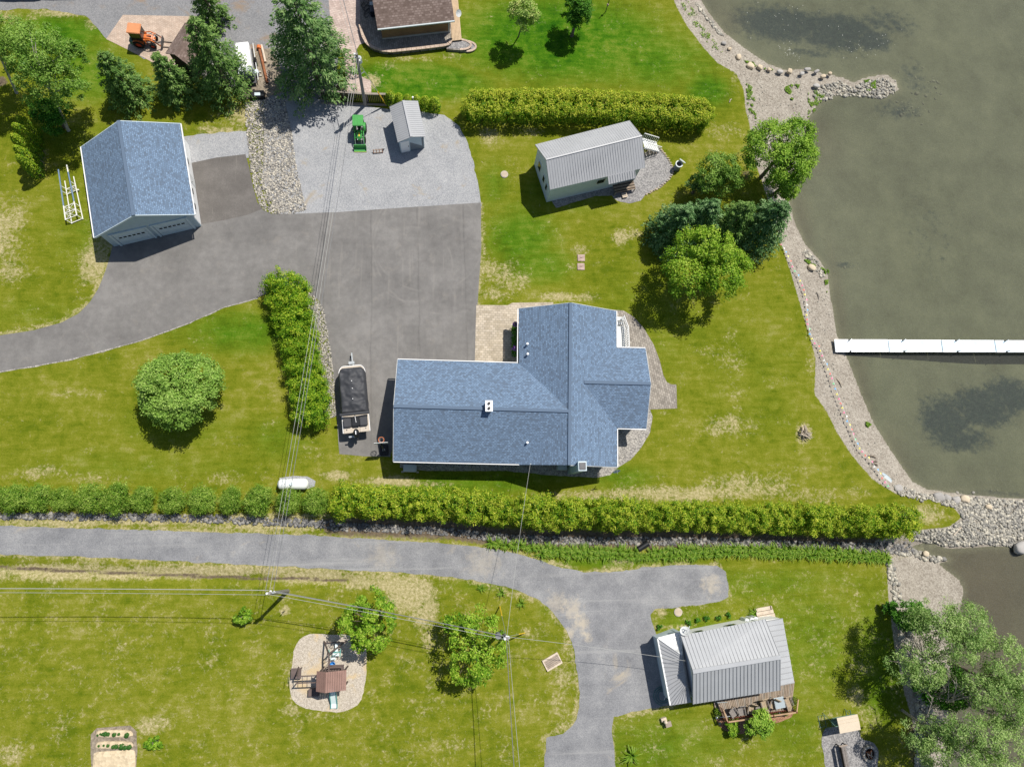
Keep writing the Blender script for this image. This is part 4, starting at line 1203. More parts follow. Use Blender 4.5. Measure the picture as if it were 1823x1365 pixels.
tree('lawn_tree', 'large yellow-green tree below the lake spruces casting a long shadow', 1256, 472, 4.3, 3.9, 3.4, 2.9, 'leaf_yellow', 0.24, 270, 60, 0.75, 12.0, base=(1232, 500), trunk_r=0.18, lobes=0.34, thin=0.1, nl=10)
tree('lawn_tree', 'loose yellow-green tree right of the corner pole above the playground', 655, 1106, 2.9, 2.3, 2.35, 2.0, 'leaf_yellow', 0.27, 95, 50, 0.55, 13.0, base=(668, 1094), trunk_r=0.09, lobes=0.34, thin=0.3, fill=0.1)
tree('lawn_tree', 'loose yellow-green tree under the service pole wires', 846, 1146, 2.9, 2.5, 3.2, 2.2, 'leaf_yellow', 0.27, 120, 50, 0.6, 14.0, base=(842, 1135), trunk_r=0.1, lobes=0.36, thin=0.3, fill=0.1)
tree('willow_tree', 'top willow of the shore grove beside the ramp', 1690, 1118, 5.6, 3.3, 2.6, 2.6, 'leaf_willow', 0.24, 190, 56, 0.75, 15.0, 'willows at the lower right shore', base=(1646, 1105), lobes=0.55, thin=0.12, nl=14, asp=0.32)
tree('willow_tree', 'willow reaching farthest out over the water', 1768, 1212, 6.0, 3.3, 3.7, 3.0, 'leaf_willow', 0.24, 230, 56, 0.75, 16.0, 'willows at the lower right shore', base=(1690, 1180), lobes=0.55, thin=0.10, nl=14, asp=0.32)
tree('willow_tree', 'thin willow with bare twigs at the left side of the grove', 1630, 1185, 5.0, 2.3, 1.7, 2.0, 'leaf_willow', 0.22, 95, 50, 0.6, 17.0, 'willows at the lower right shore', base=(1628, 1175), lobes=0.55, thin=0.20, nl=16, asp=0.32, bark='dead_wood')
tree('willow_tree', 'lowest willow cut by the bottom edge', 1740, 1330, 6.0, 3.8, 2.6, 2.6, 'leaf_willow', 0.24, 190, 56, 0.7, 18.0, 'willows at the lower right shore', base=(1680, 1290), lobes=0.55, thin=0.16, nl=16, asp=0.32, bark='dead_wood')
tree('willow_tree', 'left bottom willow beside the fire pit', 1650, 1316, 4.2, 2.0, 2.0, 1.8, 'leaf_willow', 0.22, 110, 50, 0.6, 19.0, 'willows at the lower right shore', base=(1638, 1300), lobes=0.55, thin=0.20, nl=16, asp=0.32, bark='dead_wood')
tree('small_tree', 'dark green bush-like tree at the head of the willow grove', 1624, 1096, 1.8, 1.5, 1.3, 1.5, 'leaf_dark', 0.22, 80, 56, 0.5, 20.0, lobes=0.25)
tree('small_shrub', 'little dark shrub at the lawn corner by the ramp stones', 1584, 1082, 0.7, .62, .7, .65, 'leaf_dark', 0.18, 26, 50, 0.3, 21.0, lobes=0.25, cat='shrub')
tree('willow_tree', 'dark inner willow behind the bare twigs', 1676, 1222, 3.2, 2.1, 1.8, 1.9, 'leaf_dark', 0.22, 90, 52, 0.6, 22.0, 'willows at the lower right shore', base=(1660, 1205), lobes=0.55, thin=0.10)
tree('small_shrub', 'small lone shrub below the wires left of the corner pole', 432, 1097, 0.7, .62, .72, .6, 'leaf_yellow', 0.18, 26, 44, 0.28, 23.0, lobes=0.3, cat='shrub')
tree('small_shrub', 'sparse low shrub right of the vegetable bed', 274, 1320, 0.45, .62, .62, .4, 'leaf_yellow', 0.2, 20, 34, 0.25, 24.0, lobes=0.35, thin=0.2, cat='shrub')
tree('ball_tree', 'round green shrub in front of the cottage deck', 1351, 1286, 1.5, 1.18, 1.05, 0.95, 'leaf_shore', 0.2, 66, 52, 0.42, 25.0, base=(1342, 1279), lobes=0.12, trunk_r=0.05, cat='shrub')
tree('small_shrub', 'low spreading shrub left of the round one by the deck', 1302, 1291, 0.5, .75, .7, .45, 'leaf_yellow', 0.18, 30, 44, 0.28, 26.0, lobes=0.2, cat='shrub')
for (x, y, r, lb) in ((1398, 1266, .34, 'small round plant at the right end of the mulch bed'), (1380, 1269, .2, 'tiny plant in the middle of the mulch bed'), (1279, 1268, .3, 'small plant at the left end of the mulch bed'),
                      (1411, 1247, .3, 'small plant at the outer corner of the deck'), (1344, 1080, .0, '')):
    if r:
        tree('small_shrub', lb, x, y, r * .7, r, r, r * .8, 'leaf_lily', 0.14, 14, 34, 0.14, x * .1, lobes=0.2, cat='shrub')

# dead branches standing out of the willow grove
for (x, y, a0, n, lb) in ((1700, 1250, 0.9, 9, 'bare grey dead limb in the middle of the willow grove'), (1745, 1262, 0.6, 9, 'bare grey twiggy limb near the water in the grove'), (1660, 1305, 0.2, 7, 'pale bare branch lying across the lower grove'), (1720, 1355, 0.4, 6, 'bare branch at the very bottom of the grove'), (1662, 1180, 1.3, 8, 'bare twigs at the top of the willow grove')):
    c = gp(x, y, 5.5)
    sx_ = 1.3 if x < 1670 else -0.6
    b = Vector((c.x + sx_, c.y + 0.2, 0))
    o = thing('dead_branch', b, lb, 'branch', 'dead branches in the grove')
    mb = MB()
    tip = Vector((-sx_, -0.2, 5.2))
    mb.tube([(0, 0, 0), (-sx_ * .4, -0.1, 2.6), tip], [0.13, 0.1, 0.06], 7)
    for k in range(n * 2):
        a = a0 + random.uniform(-1.3, 1.3)
        s = Vector((-sx_ * .4, -0.1, 2.6)).lerp(tip, random.uniform(0.3, 1))
        L = random.uniform(1.3, 2.9)
        e = s + Vector((math.cos(a) * L, math.sin(a) * L, random.uniform(0.6, 2.2)))
        m_ = s.lerp(e, 0.5) + Vector((random.uniform(-.15, .15), random.uniform(-.15, .15), .1))
        mb.tube([s, m_, e], [0.05, 0.036, 0.016], 5, False)
        for q in range(5):
            s2 = m_.lerp(e, random.random()); a2 = a + random.uniform(-.9, .9)
            mb.tube([s2, s2 + Vector((math.cos(a2) * .6, math.sin(a2) * .6, random.uniform(0, .35)))], [0.022, 0.01], 4, False)
    mb.build('limb', 'dead_wood', o)

# long cedar row above the creek
def clump_cedars(k, rx, ry, rz, ncl, lpc, leaf, cr, mat, seed, lobes=.2):
    out = []
    for i in range(k):
        me, _ = crown_mesh('foliage', rx, ry, rz, ncl, lpc, leaf, cr, seed + i * 3.7, lobes, 0.4, 0.0, -0.7, 0.3)
        me.materials.append(M[mat]); out.append(me)
    return out


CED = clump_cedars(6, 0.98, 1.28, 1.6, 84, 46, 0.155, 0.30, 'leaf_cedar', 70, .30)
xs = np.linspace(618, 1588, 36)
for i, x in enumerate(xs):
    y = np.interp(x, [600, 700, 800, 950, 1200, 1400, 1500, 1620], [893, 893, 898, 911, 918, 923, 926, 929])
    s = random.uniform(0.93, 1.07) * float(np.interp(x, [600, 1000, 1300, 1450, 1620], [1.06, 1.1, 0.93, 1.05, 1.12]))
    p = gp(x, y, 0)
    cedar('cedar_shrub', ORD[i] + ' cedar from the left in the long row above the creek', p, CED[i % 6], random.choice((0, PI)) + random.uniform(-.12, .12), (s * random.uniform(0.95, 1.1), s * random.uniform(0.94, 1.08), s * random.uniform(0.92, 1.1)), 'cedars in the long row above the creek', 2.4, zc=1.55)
# angled screen beside the drive
CED2 = clump_cedars(5, 1.95, 1.25, 1.6, 130, 50, 0.16, 0.34, 'leaf_cedar_green', 120, .18)
pts = [(518, 520), (524, 548), (530, 577), (536, 606), (542, 634), (548, 663), (553, 691), (557, 717), (560, 742)]
for i, (x, y) in enumerate(pts):
    s = random.uniform(0.92, 1.05) * (1.05 - 0.014 * i)
    cedar('cedar_shrub', ORD[i] + ' cedar from the top in the screen beside the driveway', gp(x, y, 0), CED2[i % 5], R_(-8) + random.choice((0, PI)) + random.uniform(-.1, .1), (s * (1.0 - 0.012 * i), s, s), 'cedars in the screen beside the driveway', 2.4, zc=1.45)
# soft shrubs along the left of the creek row
SOFT = []
for k in range(4):
    me, _ = crown_mesh('foliage', 1.15, 1.2, 1.05, 78, 60, 0.16, 0.40, 40 + k * 3.1, 0.22, 0.3, 0, -0.3, 0.3)
    me.materials.append(M['leaf_soft']); SOFT.append(me)
sxs = [-12, 26, 70, 113, 163, 211, 256, 308, 360, 412, 462, 514, 562]
for i, x in enumerate(sxs):
    o = thing('soft_shrub', gp(x + (800 - x) * 0.018, 886 + x * 0.012, 0), ORD[i] + ' feathery shrub from the left along the gravel road', 'shrub', 'feathery shrubs along the gravel road')
    mb = MB(); mb.tube([(0, 0, -.05), (0, 0, 1.0)], [0.06, 0.03], 6); mb.build('trunk', 'bark', o)
    f = link('crown', SOFT[i % 4], None, o)
    f.location = (0, 0, 1.0); f.rotation_euler = (0, 0, random.uniform(0, 6.28)); q = random.uniform(.8, 1.0); f.scale = (q, q, q * random.uniform(.9, 1.2))
# pointed cedars at the left edge
CED3 = cedar_proto(3, 0.55, 0.55, 3.4, 1500, 0.17, 'leaf_cedar', power=0.85, ragged=0.12, skirt=0.12)
for i, (x, y, s) in enumerate(((72, 312, 1.0), (70, 298, 1.05), (68, 281, 1.12), (70, 262, 1.1), (70, 244, 0.95))):
    cedar('pointed_cedar', ORD[i] + ' pointed cedar from the bottom in the clump below the birch', gp(x, y, 0), CED3[i % 3], random.uniform(0, 6), (s, s, s), 'pointed cedars below the birch', 2.6)
# six little cedars behind the shed
CED4 = cedar_proto(3, 0.5, 0.5, 1.7, 800, 0.15, 'leaf_cedar', power=0.7, ragged=0.12)
for i, (x, y) in enumerate(((697, 184), (712, 186), (727, 188), (742, 190), (758, 194), (774, 196))):
    s = random.uniform(.92, 1.1)
    cedar('small_cedar', ORD[i] + ' small cedar from the left behind the metal shed', gp(x, y, 0), CED4[i % 3], random.uniform(0, 6), (s * 1.1, s * 1.1, s), 'small cedars behind the shed', 1.3)

# clipped hedge across the top
h0, h1 = gp(824, 207), gp(1256, 222)
o = thing('clipped_hedge', h0.lerp(h1, .5), 'long clipped cedar hedge across the top lawn', 'hedge')
o.rotation_euler = (0, 0, math.atan2(h1.y - h0.y, h1.x - h0.x))
Lh = (h1 - h0).length / 2
ncl = 1500
per = RNG.random(ncl); xh = RNG.uniform(-Lh, Lh, ncl); hw = 1.2
th = np.where(per < .5, RNG.uniform(-.1, .55, ncl), RNG.uniform(.55, 1.1, ncl)) * PI      # round the cross-section from the near foot over the top
sgn = 1.0
cy = -np.sign(np.cos(th)) * hw * np.abs(np.cos(th)) ** .55
cz = 1.25 + 1.25 * np.sign(np.sin(th)) * np.abs(np.sin(th)) ** .6
endf = np.clip((Lh - np.abs(xh)) / .9, .35, 1)
CCh = np.stack([xh, cy * 1.04 * endf + .5 * (1 - (xh / Lh) ** 2), np.clip(cz * (.75 + .25 * endf), .15, 3)], 1) + RNG.normal(size=(ncl, 3)) * .05
Dh = np.stack([np.zeros(ncl), -np.cos(th), np.sin(th)], 1)
lpc = 32
LDh = sphere_dirs(ncl * lpc, -.3); cih = np.repeat(np.arange(ncl), lpc)
Ch = CCh[cih] + LDh * (.3 * RNG.uniform(.3, 1.2, len(LDh)))[:, None]
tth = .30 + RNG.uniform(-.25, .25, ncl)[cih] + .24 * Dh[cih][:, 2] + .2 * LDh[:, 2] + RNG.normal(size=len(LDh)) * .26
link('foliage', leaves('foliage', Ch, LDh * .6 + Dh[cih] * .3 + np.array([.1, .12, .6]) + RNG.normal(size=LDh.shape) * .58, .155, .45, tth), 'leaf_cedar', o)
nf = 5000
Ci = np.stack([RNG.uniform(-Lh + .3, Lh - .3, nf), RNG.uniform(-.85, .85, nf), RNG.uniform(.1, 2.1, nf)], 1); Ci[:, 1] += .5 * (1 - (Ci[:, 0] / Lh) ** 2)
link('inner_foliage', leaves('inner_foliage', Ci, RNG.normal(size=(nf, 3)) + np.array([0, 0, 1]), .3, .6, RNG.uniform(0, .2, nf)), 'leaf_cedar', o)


# strap-leaved day lilies
def lily_mesh(seed, nb=30, L=0.62):
    rr = random.Random(seed)
    V, Fc, T = [], [], []
    for k in range(nb):
        a = rr.uniform(0, 6.283); l = L * rr.uniform(.6, 1.15); w = 0.055 * rr.uniform(.8, 1.3)
        arch = rr.uniform(.35, .62); t0 = rr.uniform(.15, .9)
        d = Vector((math.cos(a), math.sin(a), 0)); sd = Vector((-d.y, d.x, 0))
        base = d * rr.uniform(0, .1)
        prev = len(V)
        for q in range(4):
            f = q / 3
            p = base + d * (l * (0.15 * f + 0.75 * f * f)) + Vector((0, 0, arch * (2.1 * f - 1.75 * f * f)))
            ww = w * (1 - 0.75 * f)
            V += [p - sd * ww, p + sd * ww]
            T += [t0 * (.5 + .5 * f)] * 2
        for q in range(3):
            Fc.append((prev + q * 2, prev + q * 2 + 1, prev + q * 2 + 3, prev + q * 2 + 2))
    me = np_mesh('day_lily', np.array([tuple(p) for p in V]), np.array(Fc), np.array(T))
    me.materials.append(M['leaf_lily'])
    return me


LIL = [lily_mesh(s) for s in range(5)]
li = 0
for i, x in enumerate(np.arange(872, 1580, 10.2)):
    for row in range(2):
        if 1136 < x < 1150 and row == 0: continue
        if x < 960 and row == 1: continue
        y = np.interp(x, [872, 970, 1130, 1160, 1300, 1450, 1580], [968, 978, 983, 984, 977, 981, 990]) + row * 8.5 - 1.5
        o = link('day_lily', LIL[(i + row) % 5], None)
        o.location = gp(x + random.uniform(-2.5, 2.5), y + random.uniform(-1.5, 1.5), 0)
        s = random.uniform(.85, 1.15)
        o.rotation_euler = (0, 0, random.uniform(0, 6.28)); o.scale = (s, s, s)
        tag(o, 'strap-leaved green day lily in the border below the creek', 'plant', 'day lilies in the border below the creek')
for (x, y, s, lb) in ((857, 1047, .7, 'leftmost of three star-shaped lily clumps inside the road bend'), (893, 1054, .85, 'middle star-shaped lily clump inside the road bend'), (928, 1073, .85, 'right star-shaped lily clump inside the road bend'),
                      (1123, 1342, 1.5, 'big strap-leaved clump on the lawn beside the road end'), (1342, 1092, .9, 'strap-leaved clump by the cottage back steps')):
    o = link('day_lily', LIL[int(x) % 5], None); o.location = gp(x, y, 0); o.scale = (s, s, s)
    tag(o, lb, 'plant')
for i, (x, y) in enumerate(((1174, 1116), (1226, 1108), (1242, 1104), (1258, 1101), (1279, 1099), (1297, 1095))):
    tree('small_plant', ORD[i] + ' small plant from the left along the cottage back wall', x, y, .16, .2, .2, .18, 'leaf_dark', 0.12, 8, 24, .1, i * 2.2, 'small plants behind the cottage', cat='plant', trunk_r=0.015, nl=2)

# weeds on the beach and spit
for nm, polys, k in (('beach_weeds', [[(1205, 0), (1222, 0), (1262, 60), (1285, 95), (1276, 98), (1240, 58)], [(1395, 150), (1425, 150), (1412, 178), (1402, 175)], [(1440, 160), (1475, 160), (1455, 195), (1440, 208)], [(1325, 150), (1340, 160), (1345, 215), (1330, 215)], [(1325, 108), (1370, 118), (1385, 128), (1330, 114)], [(1540, 140), (1565, 140), (1560, 160), (1545, 160)], [(1430, 462), (1460, 465), (1470, 480), (1440, 470)], [(1543, 750), (1556, 756), (1552, 764), (1543, 757)], [(1470, 470), (1478, 480), (1474, 520), (1470, 500)]], 3000),):
    Cs = []
    for q in polys:
        w = np.array(W(q, -0.3)); lo, hi = w.min(0), w.max(0)
        c = RNG.uniform(lo, hi, (k, 2)); c = c[inside(c, [tuple(r) for r in w])]
        c = c[np.array([noise.noise(Vector((r[0] * 1.6, r[1] * 1.6, 3))) > 0.05 for r in c], bool)] if len(c) else c
        Cs.append(c[:420])
    P = np.vstack(Cs)
    z = ground_z(P) + RNG.uniform(0.02, .14, len(P))
    N = RNG.normal(size=(len(P), 3)) * .5 + np.array([0, 0, 1])
    tag(link(nm, leaves(nm, np.column_stack([P, z]), N, 0.16, .5, RNG.random(len(P))), 'weed_green'), kind='stuff')
# floating debris on the weed bed
P = np.vstack([np.array([gp(x, y, WL)[:2] for x, y in zip(RNG.normal(1410, 50, 26), RNG.normal(35, 26, 26))]), np.array([gp(x, y, WL)[:2] for x, y in zip(RNG.normal(1545, 26, 30), RNG.normal(80, 14, 30))]), np.array([gp(1385 + t * 38 + RNG.normal() * 3, 82 + t * 20 + RNG.normal() * 3, WL)[:2] for t in RNG.random(30)])])
P = P[~terrain_fields(P)[0]]
N = RNG.normal(size=(len(P), 3)) * .08 + np.array([0, 0, 1])
tag(link('floating_debris', leaves('floating_debris', np.column_stack([P, np.full(len(P), WL + 0.02)]), N, 0.10, .5, RNG.random(len(P))), 'foam_white'), kind='stuff')

# ------------------------------------------------------------------ buildings
def slope_mesh(name, a, b, c, d, th, mat, parent, org):
    """roof plane a-b (eave) c-d (upper edge, above b and a); UV in metres along eave and up slope"""
    a, b, c, d = [Vector(p) for p in (a, b, c, d)]
    u = (b - a).normalized()
    n = (b - a).cross(d - a).normalized()
    if n.z < 0: n = -n
    w = n.cross(u)
    top = [a, b, c, d]
    low = [p - n * th for p in top]
    me = bpy.data.meshes.new(name)
    me.from_pydata([tuple(p - Vector(org)) for p in top + low], [], [(0, 1, 2, 3), (7, 6, 5, 4), (0, 4, 5, 1), (1, 5, 6, 2), (2, 6, 7, 3), (3, 7, 4, 0)])
    uv = me.uv_layers.new(name='UVMap')
    for l in me.loops:
        p = (top + low)[l.vertex_index] - a
        uv.data[l.index].uv = (p.dot(u) + 50, p.dot(w) + 50)
    bm = bmesh.new(); bm.from_mesh(me); bmesh.ops.recalc_face_normals(bm, faces=bm.faces); bm.to_mesh(me); bm.free()
    return link(name, me, mat, parent)


def ribs(a, b, c, d, spacing, w, h, mat, parent, org, name='roof_ribs'):
    """standing seams running up the slope"""
    a, b, c, d = [Vector(p) for p in (a, b, c, d)]
    n = (b - a).cross(d - a).normalized()
    if n.z < 0: n = -n
    k = max(2, int((b - a).length / spacing))
    mb = MB(org)
    for i in range(k + 1):
        f = i / k
        f = min(max(f, 0.004), 0.996)
        mb.beam(a.lerp(b, f) + n * h * .4, d.lerp(c, f) + n * h * .4, w, h)
    return mb.build(name, mat, parent)


def gable_walls(e1, e2, r, ov, th, mat, parent, org, base=0.0, insets=None):
    """closed prism under a gable: e1,e2 eave lines (2 pts each), r ridge"""
    mb = MB(org)
    ends = []
    for i in (0, 1):
        other = 1 - i
        ax = ((r[i] - r[other])); ax.z = 0; ax.normalize()
        io = ov if insets is None else insets[i]
        sh = -ax * io
        p1, p2, pr = Vector(e1[i]) + sh, Vector(e2[i]) + sh, Vector(r[i]) + sh
        # gable planes: project ridge end on eave-end line
        m = (p1 + p2) / 2
        q1 = p1.lerp(Vector((m.x, m.y, pr.z)), 0)  # eave corner
        d1 = Vector((pr.x - p1.x, pr.y - p1.y, 0)); L1 = d1.length
        d2 = Vector((pr.x - p2.x, pr.y - p2.y, 0)); L2 = d2.length
        w1 = p1 + d1 * (ov / L1); w2 = p2 + d2 * (ov / L2)
        z1 = p1.z + (pr.z - p1.z) * ov / L1 - th * 1.15
        z2 = p2.z + (pr.z - p2.z) * ov / L2 - th * 1.15
        ends.append([Vector((w1.x, w1.y, base)), Vector((w1.x, w1.y, z1)), Vector((pr.x, pr.y, pr.z - th * 1.25)), Vector((w2.x, w2.y, z2)), Vector((w2.x, w2.y, base))])
    vs = ends[0] + ends[1]
    fs = [(4, 3, 2, 1, 0), (5, 6, 7, 8, 9)]
    for i in range(5):
        j = (i + 1) % 5
        fs.append((i, j, 5 + j, 5 + i))
    mb.add(vs, fs)
    o = mb.build('wall', mat, parent)
    return o, ends


def edge_trim(p, q, w, h, mat, parent, org, name='fascia', dz=-0.04, out=None):
    mb = MB(org)
    off = Vector((0, 0, dz)) + (Vector(out) if out is not None else Vector((0, 0, 0)))
    mb.beam(Vector(p) + off, Vector(q) + off, w, h)
    return mb.build(name, mat, parent)


def panel_on(a, b, f0, f1, z0, z1, out, th, mat, parent, org, name):
    """flat panel on the wall line a-b between fractions f0..f1"""
    a, b = Vector(a), Vector(b)
    a = Vector((a.x, a.y, 0)); b = Vector((b.x, b.y, 0))
    p, q = a.lerp(b, f0), a.lerp(b, f1)
    nrm = Vector((out[0], out[1], 0)).normalized()
    mb = MB(org)
    m = (p + q) / 2 + nrm * th / 2 + Vector((0, 0, (z0 + z1) / 2))
    mb.box(m, ((q - p).length, th, z1 - z0), math.atan2(q.y - p.y, q.x - p.x))
    return mb.build(name, mat, parent)


def sat_dish(parent, org, p, d, size=0.34, name='satellite_dish'):
    mb = MB(org)
    p = Vector(p); d = Vector(d).normalized()
    a = d.cross(Vector((0, 0, 1))).normalized(); b = d.cross(a)
    vs, fs = [p], []
    for r_ in (0.5, 1.0):
        for k in range(16):
            t_ = 2 * PI * k / 16
            vs.append(p + (a * math.cos(t_) + b * math.sin(t_)) * size * r_ + d * (size * 0.28 * r_ * r_))
    for k in range(16):
        k2 = (k + 1) % 16
        fs += [(0, 1 + k, 1 + k2), (1 + k, 17 + k, 17 + k2, 1 + k2)]
    mb.add(vs, fs)
    o = mb.build(name, 'dirty_white', parent, True)
    m2 = MB(org); m2.tube([p, p - Vector((0, 0, 0.5))], 0.03, 6); m2.tube([p - b * size, p + d * size * 1.1 - b * size * .3], 0.015, 5)
    m2.build('dish_arm', 'galvanised', o)
    return o


# ---- main house
HZ, RZ = 2.9, 4.9
ho = gp(960, 720)
house = thing('main_house', ho, 'large house with blue shingle roof and crossing gables beside the lake lawn', 'house')
nsW, nsE, nsR = [gp(923.4, 549.4, HZ), gp(924, 827, HZ)], [gp(1097, 553.7, HZ), gp(1098.6, 831, HZ)], [gp(1016, 539, RZ), gp(1013.7, 827.6, RZ)]
wN, wS, wR = [gp(708, 640, HZ), gp(955, 647.6, HZ)], [gp(700.3, 820.6, HZ), gp(962, 826.3, HZ)], [gp(701, 722.5, RZ), gp(1013.2, 731.4, RZ - .005)]
ER = 4.35
eN, eS, eR = [gp(1050, 618, HZ), gp(1149, 620, HZ)], [gp(1050, 760.2, HZ), gp(1150.6, 763, HZ)], [gp(1020, 679.6, ER), gp(1158.6, 682.9, ER)]
TH = 0.16
_, en1 = gable_walls(nsW, nsE, nsR, 0.42, TH, 'siding_pale', house, ho)
_, en2 = gable_walls([wN[0], gp(1005, 649, HZ)], [wS[0], gp(1005, 826, HZ)], wR, 0.42, TH, 'siding_pale', house, ho)
_, en3 = gable_walls([eN[0], eN[1]], [eS[0], eS[1]], [gp(1040, 679.6, ER), eR[1]], 0.42, TH, 'siding_pale', house, ho)
slope_mesh('roof_slope', nsW[1], nsW[0], nsR[0], nsR[1], TH, 'shingle_blue', house, ho)
slope_mesh('roof_slope', nsE[0], nsE[1], nsR[1], nsR[0], TH, 'shingle_blue', house, ho)
slope_mesh('roof_slope', wN[1], wN[0], wR[0], wR[1], TH, 'shingle_blue', house, ho)
slope_mesh('roof_slope', wS[0], wS[1], wR[1], wR[0], TH, 'shingle_blue', house, ho)
slope_mesh('roof_slope', eN[1], eN[0], eR[0], eR[1], TH, 'shingle_blue', house, ho)
slope_mesh('roof_slope', eS[0], eS[1], eR[1], eR[0], TH, 'shingle_blue', house, ho)
for a, b in ((nsR[0], nsR[1]), (wR[0], wR[1]), (gp(1040, 680, ER), eR[1])):
    mb = MB(ho); mb.beam(Vector(a) + Vector((0, 0, .01)), Vector(b) + Vector((0, 0, .01)), .26, .07); mb.build('ridge_cap', 'shingle_blue', house)
out = lambda a, b: Vector((a - b).to_3d()).normalized() * 0.05
ctr = Vector((ho.x, ho.y, HZ))
for (a, b, dr) in ((wN[0], gp(921, 646.4, HZ), (0, .06, 0)), (wS[0], gp(925, 825.6, HZ), (0, -.06, 0)), (nsW[0], gp(922.3, 646.4, HZ), (-.06, 0, 0)), (nsE[0], gp(1097.6, 618, HZ), (.06, 0, 0)), (gp(1098.4, 763, HZ), nsE[1], (.06, 0, 0)), (gp(1098.5, 619, HZ), eN[1], (0, .06, 0)), (gp(1100, 761.6, HZ), eS[1], (0, -.06, 0))):
    edge_trim(a, b, .065, .1, 'white_paint', house, ho, 'gutter', -.07, dr)
for (a, b, dr) in ((nsW[0], nsR[0], (0, .025, 0)), (nsE[0], nsR[0], (0, .025, 0)), (nsE[1], nsR[1], (0, -.025, 0)), (wN[0], wR[0], (-.025, 0, 0)), (wS[0], wR[0], (-.025, 0, 0)), (eN[1], eR[1], (.025, 0, 0)), (eS[1], eR[1], (.025, 0, 0))):
    edge_trim(a, b, .03, .17, 'dirty_white', house, ho, 'fascia', -.1, dr)
# windows and doors under the eaves
def openings(a, b, outv, items):
    for (f0, f1, z0, z1, kind) in items:
        w = panel_on(a, b, f0, f1, z0, z1, outv, .05, 'white_paint', house, ho, kind)
        if kind == 'window':
            d = .06 / max((b - a).length, .1)
            panel_on(a, b, f0 + d, (f0 + f1) / 2 - d / 3, z0 + .07, z1 - .07, outv, .065, 'glass_dark', w, ho, 'pane')
            panel_on(a, b, (f0 + f1) / 2 + d / 3, f1 - d, z0 + .07, z1 - .07, outv, .065, 'glass_dark', w, ho, 'pane')
        else:
            panel_on(a, b, f0 + (f1 - f0) * .84, f0 + (f1 - f0) * .9, 1.0, 1.1, outv, .09, 'steel_dark', w, ho, 'handle')
openings(en1[0][0], en1[1][0], (-1, 0), [(.04, .12, 1.0, 2.1, 'window'), (.17, .24, .06, 2.1, 'door'), (.27, .33, 1.0, 2.1, 'window')])
openings(en1[0][4], en1[1][4], (1, 0), [(.04, .10, 1.0, 2.1, 'window'), (.13, .20, .85, 2.2, 'door'), (.82, .93, .9, 2.1, 'window')])
openings(en1[0][0], en1[0][4], (0, 1), [(.15, .35, 1.0, 2.1, 'window'), (.6, .8, 1.0, 2.1, 'window')])
openings(en2[0][4], en2[1][4], (0, -1), [(.08, .18, 1.0, 2.1, 'window'), (.3, .4, 1.0, 2.1, 'window'), (.5, .57, .06, 2.1, 'door'), (.66, .72, 1.3, 2.1, 'window')])
openings(en2[0][0], en2[0][4], (-1, 0), [(.18, .42, 1.0, 2.1, 'window'), (.6, .82, 1.0, 2.1, 'window')])
openings(en2[0][0], en2[1][0], (0, 1), [(.1, .25, .9, 2.1, 'window'), (.4, .55, .9, 2.1, 'window')])
openings(en3[1][0], en3[1][4], (1, 0), [(.1, .36, .4, 2.3, 'window'), (.4, .6, .06, 2.2, 'door'), (.64, .9, .4, 2.3, 'window')])
# chimney with two flues
c = gp(870.5, 722.5, RZ + .55)
mb = MB(ho); mb.box((c.x, c.y, RZ + .0), (.5, .78, 1.1)); ch = mb.build('chimney', 'dirty_white', house, bevel=.02)
mb = MB(ho); mb.box((c.x, c.y, RZ + .58), (.6, .9, .08)); mb.build('chimney_cap', 'white_paint', ch)
for s in (-1, 1):
    mb = MB(ho); mb.cyl((c.x, c.y + s * .2, RZ + .68), .11, .14, 12); mb.build('flue', 'black_plastic', ch)
# roof vents
for (x, y, z) in ((938.5, 613, 3.35), (939, 631, 3.35)):
    p = gp(x, y, z); mb = MB(ho); mb.cyl((p.x, p.y, z), .07, .5, 10); mb.cyl((p.x, p.y, z + .27), .10, .06, 10); mb.build('roof_vent', 'white_paint', house)
p = gp(938.5, 788, 3.75); mb = MB(ho); mb.cyl((p.x, p.y, 3.7), .07, .55, 10); mb.cyl((p.x, p.y, 4.0), .10, .06, 10); mb.build('roof_vent', 'white_paint', house)
# clad chimney shaft on the lower wall
p = gp(1016, 834.5, 0)
mb = MB(ho); mb.box((p.x, p.y - .12, 2.7), (.62, .72, 5.4)); sh = mb.build('chimney_shaft', 'siding_blue', house)
mb = MB(ho); mb.box((p.x, p.y - .12, 5.43), (.68, .78, .07)); mb.build('chimney_cap', 'siding_pale', sh)
mb = MB(ho); mb.box((p.x, p.y - .12, 5.5), (.5, .56, .1)); mb.build('flue', 'steel_dark', sh)
sat_dish(house, ho, gp(1096, 836, 3.35) + Vector((.05, -.05, 0)), (.15, -1, .35), .34)
p = gp(944, 826, 3.2); mb = MB(ho); mb.tube([p - Vector((0, 0, .9)), p + Vector((0, 0, .35))], .035, 7); mb.build('service_mast', 'galvanised', house)
